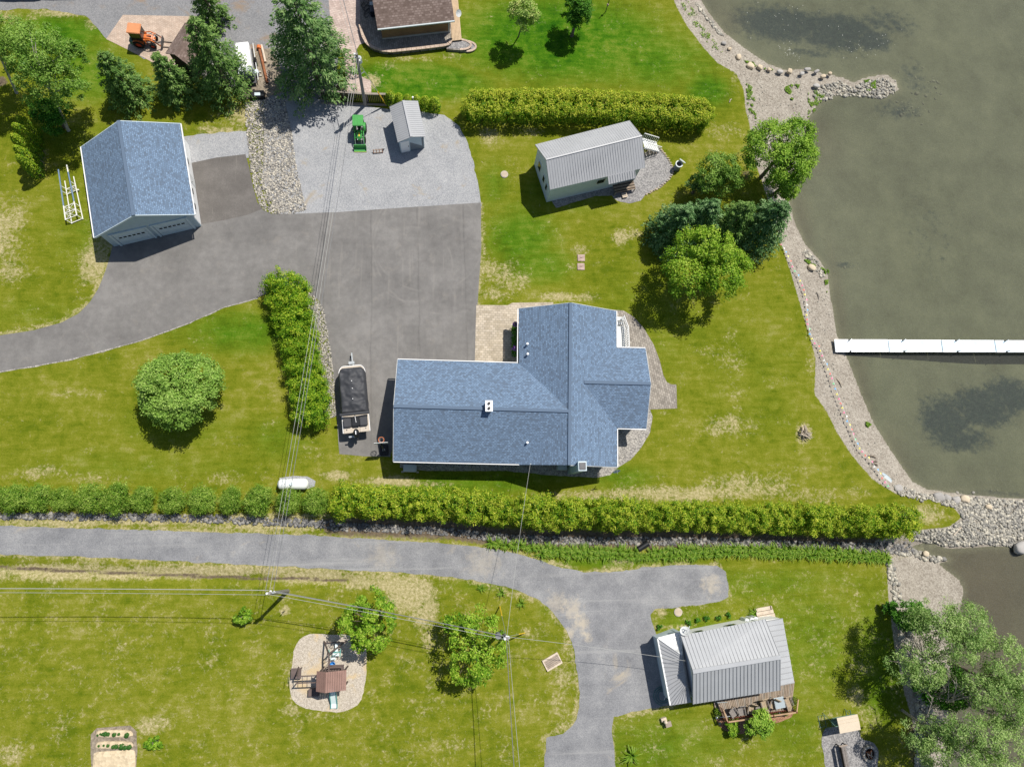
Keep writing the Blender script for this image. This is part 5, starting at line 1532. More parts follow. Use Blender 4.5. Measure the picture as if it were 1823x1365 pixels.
# lake-side entrance steps with white railing
p = gp(1104, 590, 0)
st = thing('entrance_stairs', p, 'white railed steps at the lake side of the blue-roofed house', 'stairs')
for k in range(4):
    mb = MB(); mb.box((-.25, 1.0 - k * .36, .75 - k * .17), (.9, .34, .06)); mb.build('tread', 'dirty_white', st)
mb = MB(); mb.box((-.25, -.75, .85), (.95, 2.0, .07)); mb.build('landing', 'dirty_white', st)
mb = MB()
rail = [(.3, -1.9, .9), (.3, -.1, .9), (.05, 1.1, .55)]
for z in (.0, .55, .95):
    mb.tube([Vector(q) + Vector((0, 0, z)) for q in rail], .045, 6)
for f in np.linspace(0, 1, 9):
    a = Vector(rail[0]).lerp(Vector(rail[1]), f); mb.tube([a, a + Vector((0, 0, .95))], .025, 5)
    a = Vector(rail[1]).lerp(Vector(rail[2]), f); mb.tube([a, a + Vector((0, 0, .95))], .025, 5)
mb.build('railing', 'white_paint', st)
# hanging baskets and bed by the front door
for (x, y, lb) in ((917, 577, 'purple and pink hanging flower basket nearest the lawn by the front door'), (916, 620, 'purple hanging flower basket farther down by the front wall')):
    p = gp(x, y, 1.9)
    o = thing('flower_basket', p, lb, 'flower basket')
    mb = MB(); mb.ball((0, 0, -.15), .2, .2, .2, 12, 6, -PI / 2, 0); mb.build('basket', 'bark', o, True)
    mb = MB(); mb.tube([(0, 0, -.1), (.14, 0, .6)], .012, 4); mb.build('hanger', 'steel_dark', o)
    for nm, k, r_ in (('purple_flower', 70, .26), ('pink_flower' if x == 917 else 'purple_flower', 30, .24)):
        D = sphere_dirs(k, -.3)
        link('flowers', leaves('flowers', D * r_ * RNG.uniform(.7, 1, (k, 1)), D + .3 * RNG.normal(size=(k, 3)), .13, .8, RNG.random(k)), nm, o)
    D = sphere_dirs(60, -.5)
    link('leaves', leaves('leaves', D * .22, D, .12, .6, RNG.random(60)), 'leaf_dark', o)
p = gp(913, 610, 0)
o = thing('front_planting', p, 'dark green planting strip along the front wall under the eave', 'plant bed')
D = RNG.uniform((-.15, -1.4, .1), (.45, 1.5, .7), (700, 3))
link('foliage', leaves('foliage', D, RNG.normal(size=(700, 3)) * .6 + np.array([0, 0, 1]), .16, .5, RNG.random(700)), 'leaf_dark', o)

# wall units
def unit(name, p, sx, sy, sz, rz, label, cat, mat, feet=True):
    o = thing(name, p, label, cat, None, rz)
    mb = MB(); mb.box((0, 0, sz / 2 + .12), (sx, sy, sz)); mb.build('casing', mat, o, bevel=.05)
    mb = MB(); mb.ring((0, 0, 0), .1, .22, sz + .122, sz + .135, 18); mb.build('fan_grille', 'steel_dark', o) if sz < .9 and feet is False else None
    for a in (-1, 1):
        for b in (-1, 1):
            mb = MB(); mb.box((a * (sx / 2 + .08), b * (sy / 2 - .02), .06), (.22, .14, .12)); mb.build('foot', 'concrete', o)
    return o


unit('generator', gp(728.5, 831.5, 0) + Vector((.1, -.12, 0)), 1.12, .62, .62, R_(-2), 'rounded pale grey standby generator by the lower left house corner', 'generator', 'unit_grey')
unit('heat_pump', gp(998, 833.5, 0), .85, .42, .95, R_(-2), 'boxy grey heat pump beside the clad chimney shaft', 'heat pump', 'unit_grey')

# ---- detached garage
GZ, GR = 2.8, 5.1
go = gp(265, 330)
gar = thing('detached_garage', go, 'detached two-door garage with blue-grey shingle roof and pale siding', 'garage')
gW, gE, gRd = [gp(144.5, 261.5, GZ), gp(168, 423, GZ)], [gp(320.5, 220, GZ), gp(346, 382, GZ)], [gp(211, 215, GR), gp(237.5, 383.4, GR)]
wall, ends = gable_walls(gW, gE, gRd, 0.35, TH, 'siding_blue', gar, go, insets=(.3, .25))
slope_mesh('roof_slope', gW[0], gW[1], gRd[1], gRd[0], TH, 'shingle_blue', gar, go)
slope_mesh('roof_slope', gE[1], gE[0], gRd[0], gRd[1], TH, 'shingle_blue', gar, go)
mb = MB(go); mb.beam(gRd[0] + Vector((0, 0, .01)), gRd[1] + Vector((0, 0, .01)), .26, .07); mb.build('ridge_cap', 'shingle_blue', gar)
edge_trim(gW[0], gW[1], .08, .12, 'white_paint', gar, go, 'gutter', -.07, (-.06, 0, 0))
edge_trim(gE[0], gE[1], .08, .12, 'white_paint', gar, go, 'gutter', -.07, (.06, 0, 0))
for a, b in ((gW[1], gRd[1]), (gE[1], gRd[1]), (gW[0], gRd[0]), (gE[0], gRd[0])):
    edge_trim(a, b, .05, .18, 'siding_pale', gar, go, 'fascia', -.1)
S0, S1 = ends[1][0], ends[1][4]           # base of the door wall, left to right
E0, E1 = ends[1][4], ends[0][4]           # base of the right wall
dn = Vector(((S1 - S0).y, -(S1 - S0).x, 0)).normalized()
if dn.y > 0: dn = -dn
en = Vector(((E1 - E0).y, -(E1 - E0).x, 0)).normalized()
if en.x < 0: en = -en
edge_trim(E0 + Vector((0, 0, 2.55)), E1 + Vector((0, 0, 2.55)), .03, .3, 'white_paint', gar, go, 'fascia', 0, en * .04)
panel_on(E0, E1, .01, .99, .05, 2.4, en, .03, 'white_paint', gar, go, 'side_cladding')
Wd = (S1 - S0).length
for f0, f1 in ((.10, .46), (.55, .91)):
    dr = panel_on(S0, S1, f0, f1, .02, 2.2, dn, .05, 'siding_blue', gar, go, 'garage_door')
    for k in range(4):
        panel_on(S0, S1, f0 + .006, f1 - .006, .05 + k * .54, .05 + k * .54 + .5, dn * 1, .08, 'siding_pale', dr, go, 'door_section')
    for k in range(6):
        a = f0 + .03 + (f1 - f0 - .06) * k / 6
        panel_on(S0, S1, a + .008, a + (f1 - f0 - .06) / 6 - .008, 1.32, 1.52, dn, .095, 'glass_dark', dr, go, 'window_pane')
    for a in (f0 - .015, f1 + .015):
        panel_on(S0, S1, a - .012, a + .012, .0, 2.32, dn, .12, 'siding_pale', gar, go, 'door_jamb')
    panel_on(S0, S1, f0 - .03, f1 + .03, 2.24, 2.36, dn, .13, 'siding_pale', gar, go, 'door_lintel')
for f0, f1 in ((.12, .22), (.30, .40), (.66, .76)):
    w = panel_on(E0, E1, f0, f1, .9, 2.0, en, .06, 'white_paint', gar, go, 'window')
    panel_on(E0, E1, f0 + .015, f1 - .015, 1.0, 1.9, en, .075, 'glass_dark', w, go, 'window_pane')
w = panel_on(E0, E1, .46, .56, .05, 2.1, en, .06, 'dirty_white', gar, go, 'side_door')
mb = MB(go); q = E0.lerp(E1, .47) + en * .09 + Vector((0, 0, 1.0)); mb.ball(q, .04, .04, .04, 8, 5); mb.build('handle', 'steel_dark', w)
pl = E0.lerp(E1, .03) + dn * .1 + Vector((0, 0, 2.1)); mb = MB(go); mb.ball(pl - en * .5 + dn * .1, .07, .07, .09, 8, 5); mb.build('wall_lamp', 'white_paint', gar)

# ---- cabin with ribbed grey roof
CZ, CRz = 3.2, 4.7
co = gp(1055, 300)
cab = thing('grey_cabin', co, 'small pale blue cabin with ribbed grey metal roof near the clipped hedge', 'cabin')
cN, cS, cR = [gp(952.5, 257.6, CZ), gp(1120.9, 214.8, CZ)], [gp(978.9, 338, CZ), gp(1148.9, 298.7, CZ)], [gp(972, 284.4, CRz), gp(1143, 242, CRz)]
wall, ends = gable_walls(cN, cS, cR, .28, .1, 'siding_pale', cab, co, insets=(.22, .22))
slope_mesh('roof_slope', cN[1], cN[0], cR[0], cR[1], .1, 'metal_grey', cab, co)
slope_mesh('roof_slope', cS[0], cS[1], cR[1], cR[0], .1, 'metal_grey', cab, co)
ribs(cN[1], cN[0], cR[0], cR[1], .24, .04, .02, 'metal_grey', cab, co)
ribs(cS[0], cS[1], cR[1], cR[0], .24, .04, .02, 'metal_grey', cab, co)
mb = MB(co); mb.beam(cR[0] + Vector((0, 0, .03)), cR[1] + Vector((0, 0, .01)), .12, .04); mb.build('ridge_cap', 'metal_grey', cab)
# lower porch roof over the landing
f0, f1 = .60, .885
a, b = cS[0].lerp(cS[1], f0), cS[0].lerp(cS[1], f1)
dnC = (cS[0] - cN[0]); dnC.z = 0; dnC.normalize()
pa, pb = a + dnC * .62 + Vector((0, 0, -.36)), b + dnC * .62 + Vector((0, 0, -.36))
slope_mesh('porch_roof', pa, pb, b + Vector((0, 0, .03)), a + Vector((0, 0, .03)), .06, 'metal_grey', cab, co)
ribs(pa, pb, b + Vector((0, 0, .03)), a + Vector((0, 0, .03)), .24, .05, .05, 'metal_grey', cab, co)
w0, w1 = ends[0][4], ends[1][4]
w = panel_on(w0, w1, .52, .62, 1.5, 2.35, dnC, .05, 'dirty_white', cab, co, 'window')
panel_on(w0, w1, .53, .61, 1.6, 2.25, dnC, .07, 'glass_dark', w, co, 'window_pane')
g0, g1 = ends[0][0], ends[0][4]
wnC = (cS[0] - cS[1]); wnC.z = 0; wnC.normalize()
for (q0, q1, z0, z1) in ((.2, .38, 1.1, 2.3), (.55, .68, 1.2, 2.2), (.76, .88, 1.2, 2.2)):
    w = panel_on(g0, g1, q0, q1, z0, z1, wnC, .05, 'dirty_white', cab, co, 'window')
    panel_on(g0, g1, q0 + .02, q1 - .02, z0 + .08, z1 - .08, wnC, .07, 'glass_dark', w, co, 'window_pane')
panel_on(w0, w1, .72, .80, .5, 2.4, dnC, .05, 'dirty_white', cab, co, 'door')
# landing and step
q = [gp(1089, 325.5, .55), gp(1127, 319, .55), gp(1131.5, 336, .55), gp(1095.5, 344, .55)]
lp = (q[0] + q[2]) / 2
ld = thing('wooden_landing', Vector((lp.x, lp.y, 0)), 'weathered dark wooden landing at the cabin door', 'landing')
mbx = (q[1] - q[0]).normalized()
for k in range(11):
    u0, u1 = k / 11 + .006, (k + 1) / 11 - .006
    mb = MB((lp.x, lp.y, 0))
    a, b, c2, d2 = q[0].lerp(q[3], u0), q[1].lerp(q[2], u0), q[1].lerp(q[2], u1), q[0].lerp(q[3], u1)
    mb.add([a, b, c2, d2] + [p - Vector((0, 0, .05)) for p in (a, b, c2, d2)], [(0, 1, 2, 3), (7, 6, 5, 4), (0, 4, 5, 1), (1, 5, 6, 2), (2, 6, 7, 3), (3, 7, 4, 0)])
    mb.build('plank', 'deck_wood' if k % 3 else 'fence_dark', ld)
for p in q:
    mb = MB((lp.x, lp.y, 0)); mb.tube([(p.x * .97 + lp.x * .03, p.y * .97 + lp.y * .03, 0), (p.x * .97 + lp.x * .03, p.y * .97 + lp.y * .03, .5)], .05, 6); mb.build('leg', 'fence_wood', ld)
p = gp(1111, 349, 0); stp = thing('door_step', p, 'small wooden step in front of the dark landing', 'step', None, R_(14))
for k in range(3):
    mb = MB(); mb.box((0, -.18 + k * .17, .2), (.5, .14, .05)); mb.build('plank', 'timber_pale', stp)
for s in (-.2, .2):
    mb = MB(); mb.box((s, 0, .1), (.05, .46, .18)); mb.build('side', 'timber_pale', stp)
# outside stairs at the lake end
p = gp(1154, 266, 0)
st = thing('cabin_stairs', p, 'white outdoor stairs with lattice at the lake end of the grey cabin', 'stairs', None, R_(12))
for k in range(6):
    mb = MB(); mb.box((-.75 + k * .3, 0, 1.35 - k * .22), (.3, .95, .05)); mb.build('tread', 'dirty_white', st)
for s in (-.5, .5):
    mb = MB(); mb.beam((-.9, s, 1.35), (.95, s, .08), .05, .2); mb.build('stringer', 'white_paint', st)
    mb = MB(); mb.tube([(-.9, s, 2.3), (.95, s, 1.0)], .04, 6)
    for k in range(9):
        f = k / 8; a = Vector((-.9, s, 1.4)).lerp(Vector((.95, s, .1)), f); mb.tube([a, a + Vector((0, 0, .9))], .02, 5)
    mb.build('railing', 'white_paint', st)
mb = MB()
for k in range(6):
    mb.tube([(-.8 + k * .28, -.62, .0), (-.8 + k * .28, -.62, 1.25 - k * .2)], .03, 5)
mb.build('lattice', 'boardwalk', st)

# pale stones edging the cabin gravel
ep = W([(1172, 262), (1181, 272), (1190, 284), (1197, 297), (1199, 306), (1193, 318), (1182, 328), (1170, 336), (1158, 343), (1149, 347)])
ec = gp(1185, 300)
eo = thing('stone_edging', ec, 'curved row of pale edging stones round the cabin gravel', 'edging')
for a, b in zip(ep, ep[1:]):
    a, b = Vector((*a, 0)), Vector((*b, 0)); k = max(1, round((b - a).length / .3))
    for q in range(k):
        p = a.lerp(b, (q + .5) / k) + Vector((random.uniform(-.03, .03), random.uniform(-.03, .03), .05))
        mb = MB(ec); mb.ball(p, random.uniform(.11, .16), random.uniform(.07, .1), .08, 8, 5, wob=.3, seed=q + p.x); mb.build('stone', 'lid_tan' if random.random() < .7 else 'concrete', eo, True)

# ---- metal shed
so = gp(735, 240)
shed = thing('metal_shed', so, 'small grey shed with ribbed metal roof beside the green tractor', 'shed')
sW, sE, sR = [gp(693.4, 190.5, 2.1), gp(708.2, 253.7, 2.1)], [gp(744, 180.1, 2.1), gp(757.7, 243.3, 2.1)], [gp(718.1, 179.3, 2.85), gp(732.4, 243.8, 2.85)]
wall, ends = gable_walls(sW, sE, sR, .16, .06, 'siding_blue', shed, so, insets=(.12, .12))
slope_mesh('roof_slope', sW[0], sW[1], sR[1], sR[0], .06, 'metal_grey', shed, so)
slope_mesh('roof_slope', sE[1], sE[0], sR[0], sR[1], .06, 'metal_grey', shed, so)
ribs(sW[0], sW[1], sR[1], sR[0], .2, .04, .02, 'metal_grey', shed, so)
ribs(sE[1], sE[0], sR[0], sR[1], .2, .04, .02, 'metal_grey', shed, so)
mb = MB(so); mb.beam(sR[0] + Vector((0, 0, .02)), sR[1] + Vector((0, 0, .02)), .2, .05); mb.build('ridge_cap', 'metal_grey', shed)
d0, d1 = ends[1][0], ends[1][4]
sn = Vector(((d1 - d0).y, -(d1 - d0).x, 0)).normalized()
if sn.y > 0: sn = -sn
w = panel_on(d0, d1, .03, .38, .05, 1.9, sn, .05, 'white_paint', shed, so, 'door')
panel_on(d0, d1, .33, .35, .9, 1.1, sn, .09, 'steel_dark', w, so, 'handle')
panel_on(d0, d1, .42, .97, .05, 1.95, sn, .03, 'siding_dark', shed, so, 'front_panel')
p = gp(735, 174, 2.6); mb = MB(so); mb.tube([Vector((p.x, p.y, 1.2)), p], .03, 6); mb.cyl((p.x, p.y, 2.65), .08, .08, 8); mb.build('vent_pipe', 'white_paint', shed)

# ---- cottage by the road end
KZ, KR = 2.8, 4.5
ko = gp(1300, 1170)
cot = thing('metal_roof_cottage', ko, 'white cottage with grey standing-seam roof and deck at the road end', 'cottage')
kN, kS, kR = [gp(1211.5, 1131, 3.05), gp(1363, 1101.5, 3.05)], [gp(1233.3, 1253, KZ), gp(1389.5, 1228, KZ)], [gp(1233.3, 1194.8, KR), gp(1389.5, 1169, KR)]
wall, ends = gable_walls(kN, kS, kR, .3, .1, 'white_paint', cot, ko, insets=(.25, .25))
slope_mesh('roof_slope', kN[1], kN[0], kR[0], kR[1], .1, 'metal_pale', cot, ko)
slope_mesh('roof_slope', kS[0], kS[1], kR[1], kR[0], .1, 'metal_pale', cot, ko)
ribs(kN[1], kN[0], kR[0], kR[1], .3, .03, .045, 'metal_rib', cot, ko)
ribs(kS[0], kS[1], kR[1], kR[0], .3, .035, .045, 'metal_rib', cot, ko)
mb = MB(ko); mb.beam(kR[0] + Vector((0, 0, .03)), kR[1] + Vector((0, 0, .03)), .32, .06); mb.build('ridge_cap', 'metal_pale', cot)
kn = (kS[0] - kN[0]); kn.z = 0; kn.normalize()
for (f0, f1, z0, z1, nm) in ((.12, .26, 1.1, 2.1, 'window'), (.42, .54, .6, 2.4, 'patio_door'), (.7, .86, 1.1, 2.1, 'window')):
    w = panel_on(ends[0][4], ends[1][4], f0, f1, z0, z1, kn, .05, 'dirty_white', cot, ko, nm)
    panel_on(ends[0][4], ends[1][4], f0 + .012, f1 - .012, z0 + .08, z1 - .08, kn, .065, 'glass_dark', w, ko, 'pane')
for (f0, f1, z0, z1) in ((.2, .32, 1.3, 2.2), (.6, .74, 1.3, 2.2)):
    w = panel_on(ends[0][0], ends[1][0], f0, f1, z0, z1, -kn, .05, 'dirty_white', cot, ko, 'window')
    panel_on(ends[0][0], ends[1][0], f0 + .012, f1 - .012, z0 + .08, z1 - .08, -kn, .065, 'glass_dark', w, ko, 'pane')
# lower lean-to on the lake side
lE = [gp(1393.3, 1100, 2.2), gp(1414.3, 1214.8, 2.2)]
lI = [gp(1352, 1107, 2.65), gp(1378, 1222, 2.65)]
slope_mesh('lean_to_roof', lE[0], lE[1], lI[1], lI[0], .1, 'metal_pale', cot, ko)
ribs(lE[0], lE[1], lI[1], lI[0], .42, .045, .05, 'metal_rib', cot, ko)
mb = MB(ko)
pl = [lE[0].lerp(lI[0], .1), lE[1].lerp(lI[1], .1), lI[1], lI[0]]
mb.prism([(p.x, p.y) for p in pl], 0, 2.1); mb.build('lean_to_wall', 'white_paint', cot)
# hipped entrance wing on the road side
HW = 2.3; HR = 3.0
A, B = gp(1172, 1136.5, HW), gp(1194.5, 1255, HW)      # road-side eave
C_, D_ = gp(1231, 1249.5, HW), gp(1214, 1125.5, HW)    # house-side eave
R0, R1 = gp(1214.3, 1166, HR), gp(1222, 1217.5, HR)
slope_mesh('hip_slope', B, A, R0, R1, .08, 'metal_grey', cot, ko)
slope_mesh('hip_slope', D_, C_, R1, R0, .08, 'metal_grey', cot, ko)
for tri, mt in (((A, D_, R0), 'metal_sunlit'), ((C_, B, R1), 'metal_grey')):  # upper hip end and its ribs whitened to stand in for sunlight
    slope_mesh('hip_end', tri[0], tri[1], tri[2], Vector(tri[2]) + (Vector(tri[0]) - Vector(tri[1])).normalized() * .01, .08, mt, cot, ko)
    ribs(tri[0], tri[1], tri[2], Vector(tri[2]) + (Vector(tri[0]) - Vector(tri[1])).normalized() * .01, .28, .04, .05, 'metal_rib' if mt == 'metal_grey' else 'dirty_white', cot, ko)
ribs(B, A, R0, R1, .36, .04, .05, 'metal_rib', cot, ko)
mb = MB(ko)
q = [A.lerp(R0, .12), B.lerp(R1, .12), C_, D_]
mb.prism([(p.x, p.y) for p in q], 0, 2.22); mb.build('wing_wall', 'siding_pale', cot)
edge_trim(A, B, .11, .12, 'white_paint', cot, ko, 'gutter', -.05, (-.05, 0, 0))
edge_trim(A, D_, .09, .1, 'white_paint', cot, ko, 'gutter', -.05, (0, .05, 0))
sat_dish(cot, ko, gp(1220, 1124, 3.0), (-.35, .6, .7), .42)
p = gp(1222, 1116, 3.3); mb = MB(ko); mb.tube([Vector((p.x, p.y - .25, 1.5)), Vector((p.x, p.y - .25, 3.6)), Vector((p.x + .1, p.y + .15, 3.75)), Vector((p.x + .16, p.y + .05, 3.5))], .035, 7); mb.build('vent_pipe', 'white_paint', cot)
# propane bottles and back steps
for i, (x, y) in enumerate(((1326, 1103), (1335, 1101.5), (1342, 1100))):
    p = gp(x, y, .6); o = thing('gas_bottle', Vector((p.x, p.y, 0)), ORD[i] + ' white gas bottle from the left against the cottage back wall', 'gas bottle', 'gas bottles behind the cottage')
    mb = MB(); mb.cyl((0, 0, .5), .19, 1.0, 16); mb.ball((0, 0, 1.0), .19, .19, .12, 16, 5, 0, PI / 2); mb.build('cylinder', 'tank_white', o, True)
    mb = MB(); mb.cyl((0, 0, 1.16), .07, .12, 10); mb.build('collar', 'galvanised', o)
p = gp(1360, 1093.5, 0); stp = thing('back_steps', p, 'pale timber steps at the back of the cottage', 'steps', None, R_(8))
for k in range(4):
    mb = MB(); mb.box((0, .5 - k * .3, .14 + k * .15), (1.55, .29, .06)); mb.build('tread', 'timber_pale', stp)
for s in (-.7, .7):
    mb = MB(); mb.box((s, .05, .16), (.06, 1.2, .3)); mb.build('stringer', 'timber_pale', stp)

# deck
DZ = .55
dq = [gp(1277, 1251, DZ), gp(1402, 1229, DZ), gp(1416, 1228, DZ), gp(1405, 1265, DZ), gp(1286, 1278, DZ)]
dA, dB, dC, dD = gp(1276, 1245, DZ), gp(1415, 1212, DZ), gp(1409, 1262, DZ), gp(1288, 1279, DZ)
dp = (dA + dC) / 2
dk = thing('wooden_deck', Vector((dp.x, dp.y, 0)), 'weathered plank deck with red-brown rail on the garden side of the cottage', 'deck')
nbd = 46
for k in range(nbd):
    u0, u1 = k / nbd + .0022, (k + 1) / nbd - .0022
    a, b, c2, d2 = dA.lerp(dB, u0), dA.lerp(dB, u1), dD.lerp(dC, u1), dD.lerp(dC, u0)
    mb = MB((dp.x, dp.y, 0))
    zz = Vector((0, 0, random.uniform(-.006, .006)))
    mb.add([p + zz for p in (a, b, c2, d2)] + [p - Vector((0, 0, .05)) for p in (a, b, c2, d2)], [(0, 1, 2, 3), (7, 6, 5, 4), (0, 4, 5, 1), (1, 5, 6, 2), (2, 6, 7, 3), (3, 7, 4, 0)])
    mb.build('plank', ('deck_wood', 'deck_wood', 'old_plank', 'fence_wood')[k % 4 if k % 7 else 1], dk)
mb = MB((dp.x, dp.y, 0)); up = Vector((0, 0, .9))
mb.beam(dD + up, dC + up, .11, .06); mb.build('handrail', 'rail_wood', dk)
mb = MB((dp.x, dp.y, 0)); mb.beam(dA.lerp(dD, .35) + up, dD + up, .09, .06); mb.beam(dB.lerp(dC, .55) + up, dC + up, .09, .06); mb.build('handrail', 'rail_wood', dk)
mb = MB((dp.x, dp.y, 0))
for k in range(36):
    p = dD.lerp(dC, k / 35); mb.beam(p, p + up, .035, .035)
for k in range(9):
    p = dA.lerp(dD, .35 + .65 * k / 8); mb.beam(p, p + up, .035, .035)
    p = dB.lerp(dC, .55 + .45 * k / 8); mb.beam(p, p + up, .035, .035)
mb.beam(dD + up * .1, dC + up * .1, .06, .08)
mb.build('balusters', 'rail_red', dk)
for p in (dA, dB, dC, dD, dD.lerp(dC, .33), dD.lerp(dC, .66)):
    mb = MB((dp.x, dp.y, 0)); mb.beam((p.x, p.y, 0), (p.x, p.y, DZ - .05 if p in (dA, dB) else DZ + .98), .1, .1); mb.build('post', 'rail_red', dk)
p = gp(1283, 1262, .3); stp = thing('deck_steps', Vector((p.x, p.y, 0)), 'narrow grey steps with handrail at the left end of the deck', 'steps', None, R_(8))
for k in range(3):
    mb = MB(); mb.box((-.3 + k * .22, .2, .14 + k * .16), (.22, 1.0, .05)); mb.build('tread', 'old_plank', stp)
mb = MB(); mb.tube([(-.35, -.4, .9), (.3, -.3, 1.4)], .03, 6); mb.tube([(-.35, -.4, 0), (-.35, -.4, .9)], .03, 6); mb.tube([(-.35, .75, 0), (-.35, .75, .9), (.3, .8, 1.4)], .03, 6); mb.build('handrail', 'unit_grey', stp)


def deck_chair(px, py, rz, mat, label, lounge=False):
    p = gp(px, py, DZ)
    o = thing('deck_chair', p, label, 'chair', 'chairs on the cottage deck', rz)
    L = .62 if not lounge else .8
    mb = MB(); mb.box((0, 0, .4), (.56, L, .06)); mb.build('seat', mat, o, bevel=.02)
    mb = MB(); mb.box((0, L / 2 + .12, .72), (.54, .07, .75), 0, R_(-24)); mb.build('backrest', mat, o, bevel=.02)
    if lounge:
        mb = MB(); mb.box((0, -L / 2 - .16, .36), (.5, .4, .05), 0, R_(14)); mb.build('footrest', mat, o, bevel=.02)
    for s in (-1, 1):
        mb = MB(); mb.beam((s * .3, -.3, .62), (s * .3, .36, .62), .06, .04); mb.build('armrest', 'wicker_grey', o)
        for y in (-.27, .3):
            mb = MB(); mb.tube([(s * .28, y, 0), (s * .3, y, .6)], .022, 6); mb.build('leg', 'steel_dark', o)
    return o


deck_chair(1302, 1266, R_(30), 'wicker_grey', 'grey deck chair nearest the steps')
deck_chair(1315.5, 1263.5, R_(6), 'wicker_grey', 'second deck chair from the steps, greyish and upright')
deck_chair(1333, 1261, R_(-14), 'wicker', 'tan deck chair left of the small dark side table')
deck_chair(1357, 1253, R_(12), 'wicker', 'tan reclining chair right of the small dark side table', True)
deck_chair(1372, 1252, R_(-25), 'wicker', 'tan deck chair left of the glass table')
deck_chair(1399, 1248, R_(18), 'wicker', 'tan reclining chair at the right end of the deck', True)
p = gp(1346, 1260, DZ); o = thing('side_table', p, 'small dark square side table between the deck chairs', 'table', None, R_(8))
mb = MB(); mb.box((0, 0, .42), (.45, .45, .04)); mb.build('table_top', 'wicker_grey', o, bevel=.01)
for a in (-.18, .18):
    for b in (-.18, .18):
        mb = MB(); mb.tube([(a, b, 0), (a, b, .4)], .02, 6); mb.build('leg', 'steel_dark', o)
p = gp(1388, 1250.5, DZ + .7); o = thing('glass_table', Vector((p.x, p.y, DZ)), 'square frosted glass patio table with rounded corners on the deck', 'table', None, R_(8))
mb = MB(); mb.box((0, 0, .7), (.86, .86, .03)); mb.build('table_top', 'table_glass', o, bevel=.014)
mb = MB()
for k in range(4):
    a = [(-.42, -.42), (.42, -.42), (.42, .42), (-.42, .42)]
    mb.tube([(*a[k], .68), (*a[(k + 1) % 4], .68)], .025, 6)
mb.build('frame', 'unit_grey', o)
for a in (-.38, .38):
    for b in (-.38, .38):
        mb = MB(); mb.tube([(a, b, 0), (a * .95, b * .95, .68)], .022, 6); mb.build('leg', 'unit_grey', o)
for i, (x, y, lb) in enumerate(((1276, 1277, 'white round garden light at the left end of the mulch bed'), (1369, 1274.5, 'white garden light left of the middle of the mulch bed'), (1406.5, 1262.5, 'white garden light at the right end of the mulch bed'), (1281.5, 1287, 'greenish garden light low in the mulch bed'), (1387, 1268, 'greenish garden light in the right half of the mulch bed'))):
    p = gp(x, y, .3); o = thing('garden_light', Vector((p.x, p.y, 0)), lb, 'garden light', 'lights in the mulch bed')
    mb = MB(); mb.tube([(0, 0, 0), (0, 0, .25)], .02, 6); mb.build('stake', 'steel_dark', o)
    mb = MB(); mb.ball((0, 0, .3), .1, .1, .09, 10, 6); mb.build('globe', 'white_paint' if i < 3 else 'frame_green', o, True)

# ---- neighbour's house at the top edge
to = gp(740, 30)
nb_ = thing('brown_house', to, 'brown-walled house with brown shingle roof cut by the top edge', 'house')
tS = [gp(672, 51.3, 2.6), gp(809, 36.2, 2.6)]
upv = (gp(735, -260) - gp(740, 60)); upv.z = 0; upv.normalize()
vr = Vector((tS[1] - tS[0])).normalized(); upv = Vector((-vr.y, vr.x, 0))
tR = [tS[0] + upv * 4.3 + Vector((0, 0, 1.9)), tS[1] + upv * 4.3 + Vector((0, 0, 1.9))]
tN = [tS[0] + upv * 8.6, tS[1] + upv * 8.6]
wall, ends = gable_walls(tS, tN, tR, .42, .14, 'brown_siding', nb_, to, insets=(.35, .35))
slope_mesh('roof_slope', tS[0], tS[1], tR[1], tR[0], .14, 'shingle_brown', nb_, to)
slope_mesh('roof_slope', tN[1], tN[0], tR[0], tR[1], .14, 'shingle_brown', nb_, to)
edge_trim(tS[0], tS[1], .13, .12, 'unit_grey', nb_, to, 'gutter', -.07, -upv * .06)
q0, q1 = ends[0][0], ends[1][0]
panel_on(q0, q1, -.004, 1.004, 0.5, .72, -upv, .04, 'concrete', nb_, to, 'foundation')
for k in range(9):
    panel_on(q0, q1, 0.0, 1.0, .76 + k * .2, .76 + k * .2 + .17, -upv, .03, 'brown_siding', nb_, to, 'siding_board')
mb = MB(to); p = q1 - upv * .06; mb.tube([p + Vector((-.12, 0, .5)), p + Vector((-.12, 0, 2.5))], .05, 6); mb.build('downpipe', 'unit_grey', nb_)
sat_dish(nb_, to, gp(815.5, 24, 2.9), (.6, -.5, .6), .33)
# raised patio with retaining wall
poly = [(640, -60), (641, 20), (641, 44), (646, 64), (653, 77), (664, 85), (680, 90), (697, 91.5), (750, 86), (790, 81), (800, 78), (803, 72), (803, -60)]
wp = W(poly, .5)
c0 = gp(730, 60)
pt = thing('raised_patio', c0, 'raised paved terrace with curved retaining wall round the brown house', 'terrace')
mb = MB(c0); mb.prism(wp, 0.0, .40); mb.build('retaining_wall', 'stone_wall', pt)
mb = MB(c0); mb.prism(W(poly, .5), .40, .46); mb.build('paving', 'paver_grey', pt)
cap = smooth_poly(W(poly[1:-1], .5), 1)
edge = W([(641, 44), (646, 64), (653, 77), (664, 85), (680, 90), (697, 91.5), (750, 86), (790, 81), (800, 78), (803, 72)], .5)
cum = 0
for i in range(len(edge) - 1):
    a, b = Vector((*edge[i], 0)), Vector((*edge[i + 1], 0))
    k = max(1, round((b - a).length / .45))
    for q in range(k):
        s, e = a.lerp(b, (q + .02) / k), a.lerp(b, (q + .98) / k)
        mb = MB(c0); mb.beam(s + Vector((0, 0, .5)), e + Vector((0, 0, .5)), .28, .09); mb.build('cap_stone', 'paver_pink', pt)
